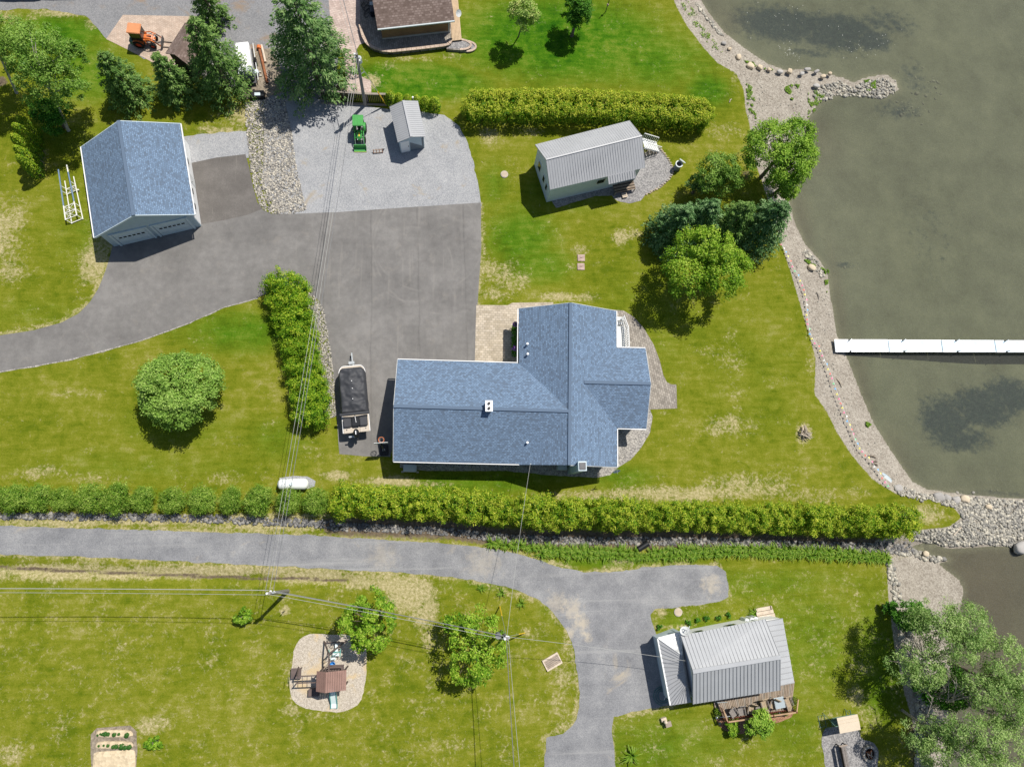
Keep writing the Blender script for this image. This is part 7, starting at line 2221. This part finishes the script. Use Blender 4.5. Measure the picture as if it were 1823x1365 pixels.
# ------------------------------------------------------------------ dock
DZT = -.05
for i, (x0, x1) in enumerate(((1486.5, 1581.5), (1582.5, 1676.5), (1677.5, 1771.5), (1772.5, 1868))):
    y0, y1 = 604.0 + (x0 - 1486) * .004, 626.5 + (x0 - 1486) * .003
    a, b = gp(x0, (y0 + y1) / 2, DZT), gp(x1, (y0 + y1) / 2, DZT)
    m_ = (a + b) / 2
    o = thing('dock_section', Vector((m_.x, m_.y, WL)), ('white dock section resting on the beach', 'second pale blue dock section from the shore', 'third pale blue dock section from the shore', 'outermost dock section cut by the right edge')[i], 'dock', 'sections of the floating dock', math.atan2(b.y - a.y, b.x - a.x))
    Ld = (b - a).length; h = DZT - WL
    mb = MB(); mb.box((0, 0, h - .04), (Ld, 1.14, .08)); mb.build('deck_panel', 'dock_white' if i == 0 else 'dock_blue', o, bevel=.01)
    for s in (-1, 1):
        mb = MB(); mb.box((0, s * .575, h - .09), (Ld, .05, .2)); mb.build('side_rail', 'aluminium', o)
    mb = MB(); mb.box((0, 0, h - .16), (Ld * .9, .8, .16)); mb.build('float', 'black_plastic', o)
    for s in (-1, 1):
        for fx in ((-.32, ) if i < 3 else (-.4, )):
            mb = MB(); mb.tube([(Ld * fx + .5, s * .54, -1.0), (Ld * fx + .5, s * .54, h + .45)], .035, 8); lg = mb.build('leg', 'galvanised', o)
            mb = MB(); mb.box((Ld * fx + .5, s * .54, h + .02), (.14, .12, .1)); mb.build('bracket', 'steel_dark', o)

# ------------------------------------------------------------------ play set
ps = gp(584, 1195, 0)
o = thing('play_set', ps, 'brown play set with tower roof, monkey bars, swing beam and slide', 'play set')
PW = lambda x, y, z: gp(x, y, z)
RZ1, RZ2 = 2.35, 2.95
qa, qb, qc, qd = gp(576, 1199, RZ1), gp(576.5, 1221, RZ1), gp(592, 1226, RZ2), gp(592, 1200, RZ2)
qe, qf = gp(621, 1194, RZ1), gp(622, 1216, RZ1)
tc_ = [gp(583, 1200.5, 0) + Vector((.35, .5, 0))]
twr = gp(606, 1199, 0)
def pb(name, mat, fn, parent=o, **k):
    mb = MB(ps); fn(mb); return mb.build(name, mat, parent, **k)
# tower: four posts, platform, pitched roof
cx0, cy0 = twr.x - .35, twr.y
TX = [(cx0 - .95, cy0 - .6), (cx0 + .95, cy0 - .6), (cx0 + .95, cy0 + .6), (cx0 - .95, cy0 + .6)]
for (x, y) in TX:
    pb('post', 'play_brown', lambda m: m.beam((x, y, 0), (x, y, 2.3), .09, .09))
for k in range(8):
    pb('platform_plank', 'play_brown', lambda m: m.box((cx0, cy0 - .55 + k * .157, 1.2), (1.9, .14, .04)))
rl = [(cx0 - 1.15, 2.25), (cx0 - .35, 2.85), (cx0 + 1.15, 2.25)]
for i in (0, 1):
    (xa, za), (xb, zb) = rl[i], rl[i + 1]
    nbp = 5 if i == 0 else 9
    for k in range(nbp):
        f0, f1 = k / nbp + .006, (k + 1) / nbp - .006
        def fn(m):
            A0 = Vector((xa + (xb - xa) * f0, cy0 - .75, za + (zb - za) * f0)); A1 = Vector((xa + (xb - xa) * f1, cy0 - .75, za + (zb - za) * f1))
            B0, B1 = A0 + Vector((0, 1.5, 0)), A1 + Vector((0, 1.5, 0)); d = Vector((0, 0, -.04))
            m.add([A0, A1, B1, B0, A0 + d, A1 + d, B1 + d, B0 + d], [(0, 1, 2, 3), (7, 6, 5, 4), (0, 4, 5, 1), (1, 5, 6, 2), (2, 6, 7, 3), (3, 7, 4, 0)])
        pb('roof_board', 'play_roof', fn)
for y in (-.6, .6):
    pb('railing', 'play_brown', lambda m: [m.beam((cx0 - .95, cy0 + y, 1.9), (cx0 + .95, cy0 + y, 1.9), .05, .09)] + [m.beam((cx0 - .95 + .21 * k, cy0 + y, 1.25), (cx0 - .95 + .21 * k, cy0 + y, 1.9), .04, .04) for k in range(10)])
# balcony on the swing side
pb('balcony_rail', 'play_brown', lambda m: [m.beam((cx0 - .5, cy0 + .95, 1.95), (cx0 + .8, cy0 + .95, 1.95), .06, .09), m.beam((cx0 - .5, cy0 + .6, 1.95), (cx0 - .5, cy0 + .95, 1.95), .06, .09), m.beam((cx0 + .8, cy0 + .6, 1.95), (cx0 + .8, cy0 + .95, 1.95), .06, .09), m.box((cx0 + .15, cy0 + .78, 1.2), (1.3, .35, .05))])
# slide
pb('slide', 'slide_white', lambda m: [m.beam((cx0 - .1, cy0 - .62, 1.2), (cx0 - .05, cy0 - 2.2, .18), .46, .04), m.beam((cx0 - .05, cy0 - 2.2, .18), (cx0 - .05, cy0 - 2.55, .15), .46, .04)])
for s in (-.25, .25):
    pb('slide_edge', 'swing_green', lambda m: [m.beam((cx0 - .1 + s, cy0 - .62, 1.26), (cx0 - .05 + s, cy0 - 2.2, .24), .05, .14), m.beam((cx0 - .05 + s, cy0 - 2.2, .24), (cx0 - .05 + s, cy0 - 2.55, .21), .05, .14)])
# monkey bars to the left tower
ml = gp(531, 1206, 0)
for s in (-.25, .25):
    pb('ladder_rail', 'play_brown', lambda m: m.beam((cx0 - .95, cy0 + .1 + s, 1.95), (ml.x + .25, cy0 + .1 + s, 1.95), .07, .12))
for k in range(7):
    x = cx0 - 1.2 - k * .36
    pb('rung', 'steel_dark', lambda m: m.tube([(x, cy0 - .15, 1.95), (x, cy0 + .35, 1.95)], .022, 6))
for s in (-1, 1):
    pb('end_post', 'play_brown', lambda m: m.beam((ml.x, cy0 + .1 + s * .55, 0), (ml.x + .3, cy0 + .1 + s * .25, 2.05), .09, .09))
pb('end_platform', 'play_brown', lambda m: m.box((ml.x - .1, cy0 + .25, .42), (.8, .8, .07)))
pb('end_frame', 'play_brown', lambda m: [m.beam((ml.x - .45, cy0 - .1, 0), (ml.x - .45, cy0 - .1, .4), .08, .08), m.beam((ml.x + .25, cy0 + .6, 0), (ml.x + .25, cy0 + .6, .4), .08, .08)])
# swing beam and A-frame
fa_, fb_ = gp(577, 1141, 0), gp(616.5, 1140, 0)
ap = (fa_ + fb_) / 2 + Vector((-.1, -.55, 2.35))
tb = Vector((ap.x + .05, cy0 + .6, 2.3))
for f in (fa_, fb_):
    pb('a_frame_leg', 'play_brown', lambda m: m.beam(f, ap, .1, .1))
pb('a_frame_brace', 'play_brown', lambda m: m.beam(fa_.lerp(ap, .12), fb_.lerp(ap, .12), .07, .09))
pb('swing_beam', 'play_brown', lambda m: m.beam(ap, tb, .1, .15))
def swing(name, f, mat, z, sx, kind):
    c = ap.lerp(tb, f)
    sw = pb(name, mat, (lambda m: m.box((c.x, c.y, z), (.42, .2, .04))) if kind == 'flat' else (lambda m: m.ball((c.x, c.y, z), .22, .22, .2, 14, 7, -PI / 2, .5)))
    pb('chain', 'steel_dark', lambda m: [m.tube([(c.x, c.y - .2, c.z), (c.x - .18, c.y, z + .05)], .012, 4), m.tube([(c.x, c.y + .2, c.z), (c.x + .18, c.y, z + .05)], .012, 4)], sw)
swing('bucket_swing', .8, 'swing_blue', .65, .2, 'ball')
swing('flat_swing', .52, 'slide_white', .45, .2, 'flat')
gc = ap.lerp(tb, .22)
pb('glider_seat', 'slide_white', lambda m: [m.box((gc.x + .25, gc.y - .1, .5), (.5, .22, .05)), m.box((gc.x + .28, gc.y + .42, .5), (.22, .6, .05))])
pb('glider_frame', 'swing_green', lambda m: [m.beam((gc.x - .3, gc.y + .1, .55), (gc.x + .6, gc.y + .1, .55), .07, .05), m.beam((gc.x - .3, gc.y - .25, .8), (gc.x - .3, gc.y + .3, .5), .06, .05), m.beam((gc.x + .62, gc.y - .25, .8), (gc.x + .62, gc.y + .3, .5), .06, .05), m.tube([(gc.x, gc.y, 2.2), (gc.x - .2, gc.y, .6)], .02, 5), m.tube([(gc.x, gc.y, 2.2), (gc.x + .4, gc.y, .6)], .02, 5)])
p = gp(560, 1230, 0); bx = thing('play_box', p, 'small brown lidded play box below the monkey bars', 'box')
mb = MB(); mb.box((0, 0, .2), (.78, .5, .4)); mb.build('box_body', 'play_brown', bx, bevel=.02)
mb = MB(); mb.box((0, 0, .43), (.84, .56, .05)); mb.build('lid', 'play_brown', bx, bevel=.015)
mb = MB(); mb.box((0, -.27, .3), (.8, .03, .1)); mb.build('handle_strip', 'steel_dark', bx)

# ------------------------------------------------------------------ garden and yard things
p = gp(522, 861.5, .65)
o = thing('propane_tank', Vector((p.x, p.y, 0)), 'white horizontal propane tank at the lawn edge under the wires', 'tank', None, R_(0))
mb = MB(); mb.tube([(-1.25, 0, .68), (-1.18, 0, .68), (-1.0, 0, .68), (1.0, 0, .68), (1.18, 0, .68), (1.25, 0, .68)], [.12, .33, .46, .46, .33, .12], 22); mb.build('vessel', 'tank_white', o, True)
mb = MB(); mb.cyl((-.05, 0, 1.17), .14, .16, 14); mb.build('valve_dome', 'siding_pale', o, True)
for s in (-.7, .7):
    mb = MB(); mb.box((s, 0, .13), (.14, .62, .28)); mb.build('leg', 'tank_white', o)
for (x, y) in ((-.6, 0), (.5, .02)):
    mb = MB(); mb.cyl((x, y, 1.14), .035, .06, 8); mb.build('fitting', 'steel_dark', o)

# vegetable bed
ga = gp(203, 1330, 0)
o = thing('vegetable_bed', ga, 'sandy vegetable bed with two planted ridges at the lower left', 'garden bed')
mb = MB(ga); mb.prism(resample(W([(162, 1306), (172, 1295), (232, 1291), (243, 1301), (244, 1330), (241, 1420), (163, 1420), (162, 1340)]), .3, .06, 4.0), 0, .035); mb.build('trampled_border', 'dirt_furrow', o)
def ridge(px, z, h, seed):
    poly = smooth_poly(W(px), 2)
    c = Vector((sum(a for a, b in poly) / len(poly), sum(b for a, b in poly) / len(poly)))
    mb = MB(ga)
    rings = [(1.0, z), (.86, z + h * .7), (.6, z + h)]
    vs, fs = [], []
    for (k, zz) in rings:
        for (a, b) in poly:
            vs.append((c.x + (a - c.x) * (1 - (1 - k) * .35), c.y + (b - c.y) * k, zz + .02 * noise.noise(Vector((a * 3, b * 3, seed)))))
    n_ = len(poly)
    for r_ in range(2):
        for i in range(n_):
            j = (i + 1) % n_
            fs.append((r_ * n_ + i, r_ * n_ + j, (r_ + 1) * n_ + j, (r_ + 1) * n_ + i))
    fs.append(tuple(2 * n_ + i for i in range(n_)))
    mb.add(vs, fs); mb.build('soil_ridge', 'garden_soil', o)
ridge([(172, 1301), (178, 1298.5), (230, 1297.5), (238, 1304), (236, 1312), (176, 1312), (171, 1308)], .04, .14, 1)
ridge([(170, 1324), (177, 1318), (232, 1318), (239, 1324), (236, 1332), (176, 1332.5), (170, 1330)], .04, .14, 2)
ridge([(165, 1345), (170, 1337), (200, 1336), (240, 1331.5), (242, 1345), (240, 1420), (164, 1420)], .04, .09, 3)
for i, (x, y, r_) in enumerate(((184, 1306, .14), (188, 1305.5, .17), (193, 1306, .15), (204, 1306.5, .16), (212, 1306, .1), (226.5, 1307.5, .2), (176, 1327, .08), (185, 1326, .08), (192.5, 1326.5, .12), (202, 1328.5, .14), (208, 1327.5, .18), (217.5, 1327.5, .24), (224, 1329.5, .18), (231, 1328.5, .2), (174, 1308, .07), (179, 1306, .07))):
    q = gp(x, y, .15)
    v_ = thing('vegetable_plant', q, 'leafy green vegetable plant on the %s sandy ridge at lower left' % ('upper' if y < 1315 else 'lower'), 'plant', 'vegetables on the %s sandy ridge' % ('upper' if y < 1315 else 'lower'))
    D = sphere_dirs(int(60 + 300 * r_), -.1)
    link('foliage', leaves('foliage', D * r_ * RNG.uniform(.5, 1, (len(D), 1)) + np.array([0, 0, r_ * .5]), D + np.array([0, 0, .6]), .12, .6, RNG.random(len(D))), 'leaf_veg', v_)

# covers and pads
for (x, y, r_, lb) in ((898, 311, .36, 'round tan lid in the lawn left of the grey cabin'), (1207, 1089, .36, 'round tan lid near the gravel turning place')):
    q = gp(x, y, 0); o = thing('round_lid', q, lb, 'cover')
    mb = MB(); mb.cyl((0, 0, .03), r_, .1, 26); mb.build('rim', 'concrete', o)
    mb = MB(); mb.cyl((0, 0, .09), r_ * .85, .03, 26); mb.build('lid', 'lid_tan', o)
for (x, y, lb) in ((1034.5, 459.5, 'upper of the two square concrete covers in the lawn'), (1034, 475, 'lower of the two square concrete covers in the lawn')):
    q = gp(x, y, 0); o = thing('square_cover', q, lb, 'cover', 'square concrete covers')
    mb = MB(); mb.box((0, 0, .04), (.68, .66, .1)); mb.build('slab', 'concrete_pink', o, bevel=.015)
    mb = MB(); mb.tube([(-.1, 0, .09), (-.1, 0, .13), (.1, 0, .13), (.1, 0, .09)], .012, 5); mb.build('handle', 'rusty', o)
q = gp(983, 1177, 0); o = thing('timber_pallet', q, 'pale timber-framed pad on the lawn inside the road bend', 'pallet', None, R_(27))
for y in (-.42, .42):
    mb = MB(); mb.box((0, y, .09), (1.45, .14, .14)); mb.build('edge_beam', 'timber_pale', o)
for x in (-.68, .68):
    mb = MB(); mb.box((x, 0, .07), (.1, .7, .1)); mb.build('end_beam', 'timber_pale', o)
for k in range(5):
    mb = MB(); mb.box((0, -.28 + k * .14, .05), (1.24, .12, .06)); mb.build('slat', 'old_plank', o)
q = gp(1184, 1284, 0); o = thing('garden_planter', q, 'small table-like planter on the lawn below the cottage road', 'planter', None, R_(14))
mb = MB(); mb.box((.12, -.12, .45), (.5, .42, .05)); mb.build('table_top', 'old_plank', o)
for a in (-.1, .34):
    for b in (-.3, .06):
        mb = MB(); mb.beam((a, b, 0), (a, b, .43), .05, .05); mb.build('leg', 'old_plank', o)
mb = MB(); mb.ball((-.08, .12, .5), .16, .16, .18, 12, 7); mb.build('pot', 'canvas_beige', o, True)
mb = MB(); mb.box((-.1, .25, .15), (.45, .3, .3)); mb.build('box', 'timber_pale', o)
q = gp(1179, 1237, 0); o = thing('garden_hose', q, 'coiled teal garden hose in the shade of the cottage wing', 'hose')
mb = MB(); mb.tube([((.3 + .012 * k) * math.cos(k * .4), (.34 + .01 * k) * math.sin(k * .4), .04 + .004 * (k % 16)) for k in range(44)], .025, 6); mb.build('coil', 'hose_teal', o)
mb = MB(); mb.tube([(.15, .3, .05), (.2, -.1, .2), (.1, -.35, .1)], .022, 6); mb.build('loose_end', 'white_paint', o)

# open barrel near the cabin
q = gp(1204, 300, 0); o = thing('open_barrel', q, 'dark open-topped barrel with pale rim left of the leafy small tree', 'barrel')
mb = MB(); mb.ring((0, 0, 0), .28, .33, 0, .85, 22); mb.build('barrel_wall', 'siding_dark', o)
mb = MB(); mb.ring((0, 0, 0), .27, .37, .82, .9, 22); mb.build('rim', 'unit_grey', o)
mb = MB(); mb.cyl((0, 0, .5), .28, .04, 18); mb.build('contents', 'concrete_pink', o)
mb = MB(); mb.cyl((0, 0, 0), .36, .04, 20); ld_ = mb.build('lid', 'unit_grey', o); ld_.location = (.32, .28, .95); ld_.rotation_euler = (R_(-35), R_(35), 0)

# swing seat with canopy
q = gp(1489, 1278, 0); o = thing('swing_seat', q, 'garden swing seat with beige canopy and green tube frame', 'swing seat', None, R_(7))
for k in range(5):
    mb = MB(); mb.box((.08, -.46 + k * .245, 1.72 + .02 * (2 - abs(k - 2))), (1.85, .24, .03)); mb.build('canopy_strip', 'canvas_beige', o)
for s in (-1, 1):
    x = s * 1.0
    mb = MB(); mb.tube([(x - .12, -.62, .03), (x - .06, 0, 1.68), (x - .12, .62, .03)], .028, 7); mb.build('side_frame', 'frame_green', o)
    mb = MB(); mb.tube([(x - .5 * (s < 0) + .45 * (s > 0) - .1, -.45, .04), (x - .05, -.45, .04), (x - .05, .45, .04), (x - .5 * (s < 0) + .45 * (s > 0) - .1, .45, .04), (x - .5 * (s < 0) + .45 * (s > 0) - .1, -.45, .04)], .022, 6); mb.build('foot_frame', 'frame_green', o)
mb = MB(); mb.tube([(-1.06, 0, 1.68), (.94, 0, 1.68)], .03, 7); mb.tube([(-1.1, .6, 1.5), (.9, .6, 1.5)], .025, 7); mb.build('top_beam', 'frame_green', o)
mb = MB(); mb.box((-.02, -.05, .5), (1.5, .55, .1)); mb.build('seat', 'frame_green', o, bevel=.03)
mb = MB(); mb.box((-.02, .28, .82), (1.5, .08, .6), 0, R_(-12)); mb.build('backrest', 'frame_green', o, bevel=.03)
# bench and fire ring
q = gp(1499, 1345, 0); o = thing('garden_bench', q, 'dark bench with pale end arms on the gravel beside the fire pit', 'bench', None, R_(96))
for k in range(3):
    mb = MB(); mb.box((0, -.16 + k * .17, .44), (2.0, .15, .05)); mb.build('seat_slat', 'wicker_grey', o)
for k in range(3):
    mb = MB(); mb.box((0, .36 + k * .03, .6 + k * .17), (2.0, .04, .14), 0, R_(-14)); mb.build('back_slat', 'fence_dark', o)
for s in (-1, 1):
    mb = MB(); mb.box((s * 1.02, .05, .62), (.09, .75, .07)); mb.build('armrest', 'canvas_beige' if s < 0 else 'old_plank', o)
    for y in (-.25, .35):
        mb = MB(); mb.box((s * 1.0, y, .3), (.07, .07, .6)); mb.build('leg', 'fence_dark', o)
q = gp(1546, 1340, 0); o = thing('fire_pit', q, 'round stone fire pit with charred wood', 'fire pit')
for k in range(14):
    a = 2 * PI * k / 14
    mb = MB(); mb.box((.56 * math.cos(a), .56 * math.sin(a), .15), (.22, .235, .3), a); mb.build('ring_stone', 'concrete', o, bevel=.03)
mb = MB(); mb.cyl((0, 0, .04), .46, .08, 20); mb.build('ash', 'charred', o)
for k in range(7):
    a = random.uniform(0, 3.14); mb = MB(); c = Vector((random.uniform(-.15, .15), random.uniform(-.15, .15), .14 + k * .02)); d = Vector((math.cos(a), math.sin(a), .12)) * .28
    mb.tube([c - d, c + d], .045, 7); mb.build('log', 'rusty' if k % 3 else 'driftwood', o)
# heap of driftwood on the lawn
q = gp(1430, 770, 0); o = thing('driftwood_heap', q, 'heap of driftwood sticks on the lawn near the beach', 'wood heap')
for k in range(22):
    a = random.uniform(0, 6.28); c = Vector((random.uniform(-.3, .3), random.uniform(-.35, .35), .08 + .02 * k)); d = Vector((math.cos(a), math.sin(a), random.uniform(-.1, .1))) * random.uniform(.25, .6)
    mb = MB(); mb.tube([c - d, c + Vector((0, 0, .04)), c + d], [.05, .045, .03], 6); mb.build('stick', ('driftwood', 'timber_pale', 'dead_wood', 'bark')[k % 4], o)

# pennant line along the beach
pen = [(1387, 425), (1400, 452), (1414, 478), (1428, 503), (1434, 520), (1437, 556), (1441, 590), (1449, 607), (1460, 620), (1470, 645), (1481, 668), (1490, 697), (1500, 722), (1508, 745), (1517, 768), (1524, 787), (1534, 800), (1544, 812), (1555, 826), (1565, 840), (1574, 853), (1585, 868)]
pw_ = [gp(x, y, .25) for x, y in pen]
q0 = pw_[0].copy()
o = thing('pennant_line', Vector((q0.x, q0.y, 0)), 'string of small coloured pennants stretched along the beach', 'pennants')
og = (q0.x, q0.y, 0)
mb = MB(og); mb.tube(pw_, .014, 5); mb.build('cord', 'white_paint', o)
cols = ['pennant_yellow', 'pennant_pink', 'pennant_white', 'pennant_blue', 'pennant_yellow', 'pennant_red', 'pennant_pink', 'pennant_green', 'pennant_blue', 'pennant_yellow', 'pennant_pink', 'pennant_red']
tot = 0; ci = 0
for a, b in zip(pw_, pw_[1:]):
    L_ = (b - a).length; k = max(1, int(round(L_ / .46)))
    for i in range(k):
        c = a.lerp(b, (i + .5) / k); d = (b - a).normalized(); sd = Vector((-d.y, d.x, 0))
        fl = random.choice((-1, 1))
        tip = c + sd * fl * .2 + Vector((0, 0, -.06)) + d * random.uniform(-.08, .08)
        mb = MB(og); u_ = Vector((0, 0, .006))
        P3_ = [c - d * .12, c + d * .12, tip]
        mb.add([p + u_ for p in P3_] + [p - u_ for p in P3_], [(0, 1, 2), (5, 4, 3), (0, 3, 4, 1), (1, 4, 5, 2), (2, 5, 3, 0)])
        mb.build('pennant', cols[ci % 12], o); ci += 1
for f in (0, 6, 10, 14, 21):
    p = pw_[f]; mb = MB(og); mb.tube([(p.x, p.y, ground_z(np.array([[p.x, p.y]]))[0] - .05), (p.x, p.y, .3)], .02, 5); mb.build('stake', 'steel_dark', o)


def hull(name, px, py, L_, w_, rz, label, cat, mat, z=-.3, th=.14):
    q = gp(px, py, z)
    o = thing(name, q, label, cat, None, rz)
    n_ = 20; vs, fs = [], []
    for i in range(n_ + 1):
        u = i / n_; x = (u - .5) * L_
        hw_ = w_ / 2 * max(.02, math.sin(PI * min(max(u, .001), .999)) ** .55)
        vs += [(x, -hw_, th * .7), (x, 0, th), (x, hw_, th * .7), (x, hw_ * .6, .02), (x, -hw_ * .6, .02)]
    for i in range(n_):
        for k in range(5):
            k2 = (k + 1) % 5
            fs.append((i * 5 + k, i * 5 + k2, (i + 1) * 5 + k2, (i + 1) * 5 + k))
    fs += [tuple(range(5)), tuple(n_ * 5 + k for k in range(4, -1, -1))]
    mb = MB(); mb.add(vs, fs); mb.build('hull', mat, o, True)
    return o


k1 = hull('paddle_board', 1580, 855, 1.75, .62, R_(-52), 'pale blue paddle board drawn up beside the flat grey boulder', 'paddle board', 'paddle_grey')
mb = MB(); mb.box((-.1, 0, .14), (.8, .36, .012)); mb.build('deck_pad', 'unit_grey', k1)
k2 = hull('kayak', 1570, 852, 1.7, .36, R_(-55), 'dark narrow board lying left of the pale paddle board', 'board', 'siding_dark')
mb = MB(); mb.box((0, 0, .14), (.7, .2, .02)); mb.build('deck_pad', 'wire_dark', k2)
for (x, y, a, L_, lb, mt) in ((1551, 813, -8, .85, 'dark waterlogged log at the pennant line', 'bark'), (1556, 822, 8, .55, 'short dark log below the waterlogged one', 'bark'), (1556, 827, -14, .6, 'short purple-brown log third at the pennant line', 'bark'), (1528, 665, -62, 0, '', ''), (1456, 526, -75, .75, 'slender grey driftwood stick near the waterline', 'dead_wood'), (1494, 681, -60, 1.0, 'thin stick lying on the beach right of the pennants', 'driftwood'), (1706, 942, 38, 1.6, 'bleached forked driftwood on the stone spit', 'timber_pale'), (1628, 1074, 5, .7, 'grey driftwood on the ramp beach', 'dead_wood'), (1300, 180, 60, .5, 'dry twig bundle on the lawn above the lake', 'driftwood')):
    if L_ == 0: continue
    q = gp(x, y, -.3 if x != 1300 else 0); q.z = float(ground_z(np.array([[q.x, q.y]]))[0])
    mb = MB(); mb.tube([(-L_ / 2, 0, .05), (0, .05, .09), (L_ / 2, -.03, .05)], [.08 if mt == 'bark' else .05, .07 if mt == 'bark' else .05, .03], 7)
    mb.tube([(0, .05, .08), (L_ * .3, .05 + L_ * .16, .06)], [.04, .015], 5)
    b_ = mb.build('driftwood', mt, None, True); b_.location = q; b_.rotation_euler = (0, 0, R_(a))
    tag(b_, lb, 'driftwood', 'driftwood on the beach')
# open pipe end in the lily border
q = gp(1144, 972, 0); o = thing('culvert_pipe', q, 'dark culvert pipe end in the gap of the lily border', 'culvert', None, R_(30))
mb = MB(); mb.tube([(-.5, 0, .15), (.5, 0, .2)], .26, 14, False); mb.build('pipe', 'black_plastic', o, True)
mb = MB(); mb.cyl((.5, 0, .2), .2, .03, 14, axis='X'); mb.build('mouth', 'charred', o)
# cables heap beside the brown house
q = gp(655, 16, .5); o = thing('cable_heap', q, 'loose black cables lying in the shade beside the brown house', 'cables')
for k in range(4):
    mb = MB(); mb.tube([(.3 * math.cos(t_ + k) * (1 + .3 * math.sin(2 * t_)) - .1 * k, .5 * math.sin(t_ * 1.1 + k) + .35 * k - .5, .04 + .01 * k) for t_ in np.linspace(0, 6.5, 26)], .022, 5); mb.build('cable', 'black_plastic', o)
q = gp(664, 22, .5); o = thing('patio_box', q, 'dark box with pale lid against the brown house wall', 'box', None, R_(4))
mb = MB(); mb.box((0, 0, .35), (.5, 1.1, .7)); mb.build('box_body', 'car_dark', o, bevel=.03)
mb = MB(); mb.box((0, .35, .73), (.45, .35, .05)); mb.build('lid', 'siding_pale', o)
# two vehicles just cut by the top edge
def car(px, py, rz, label):
    o = thing('parked_car', gp(px, py, 0), label, 'car', 'cars cut by the top edge', rz)
    n_ = 11
    sec = [(-2.25, .55, .75), (-2.1, .86, .95), (-1.5, .9, 1.02), (-.9, .9, 1.04), (0, .9, 1.04), (.9, .9, 1.0), (1.7, .88, .92), (2.15, .8, .8), (2.28, .5, .66)]
    vs, fs = [], []
    for (x, hw_, zt) in sec:
        vs += [(x, -hw_ * .92, .3), (x, -hw_, .6), (x, -hw_ * .95, zt), (x, hw_ * .95, zt), (x, hw_, .6), (x, hw_ * .92, .3)]
    for i in range(len(sec) - 1):
        for k in range(6):
            k2 = (k + 1) % 6; fs.append((i * 6 + k, i * 6 + k2, (i + 1) * 6 + k2, (i + 1) * 6 + k))
    fs += [tuple(range(6)), tuple((len(sec) - 1) * 6 + k for k in range(5, -1, -1))]
    mb = MB(); mb.add(vs, fs); mb.build('body', 'car_dark', o, True)
    mb = MB(); g = [(-1.7, .82, 1.0), (-1.2, .72, 1.5), (.1, .72, 1.52), (1.0, .8, 1.0)]
    vs = []; fs = []
    for (x, hw_, z) in g: vs += [(x, -hw_, z), (x, hw_, z)]
    fs = [(0, 1, 3, 2), (2, 3, 5, 4), (4, 5, 7, 6), (0, 2, 4, 6), (7, 5, 3, 1)]
    mb.add(vs, fs); mb.build('cabin', 'glass_dark', o)
    mb = MB(); mb.box((-.55, 0, 1.53), (1.3, 1.36, .04)); mb.build('roof', 'car_dark', o, bevel=.015)
    for x in (-1.4, 1.4):
        for s in (-1, 1): wheel(o, x, s * .8, .33, .22, 'galvanised')
    return o
car(36, -17, R_(1), 'dark parked car cut by the top edge at far left')
car(106, -20, R_(1), 'dark parked car cut by the top edge second from left')
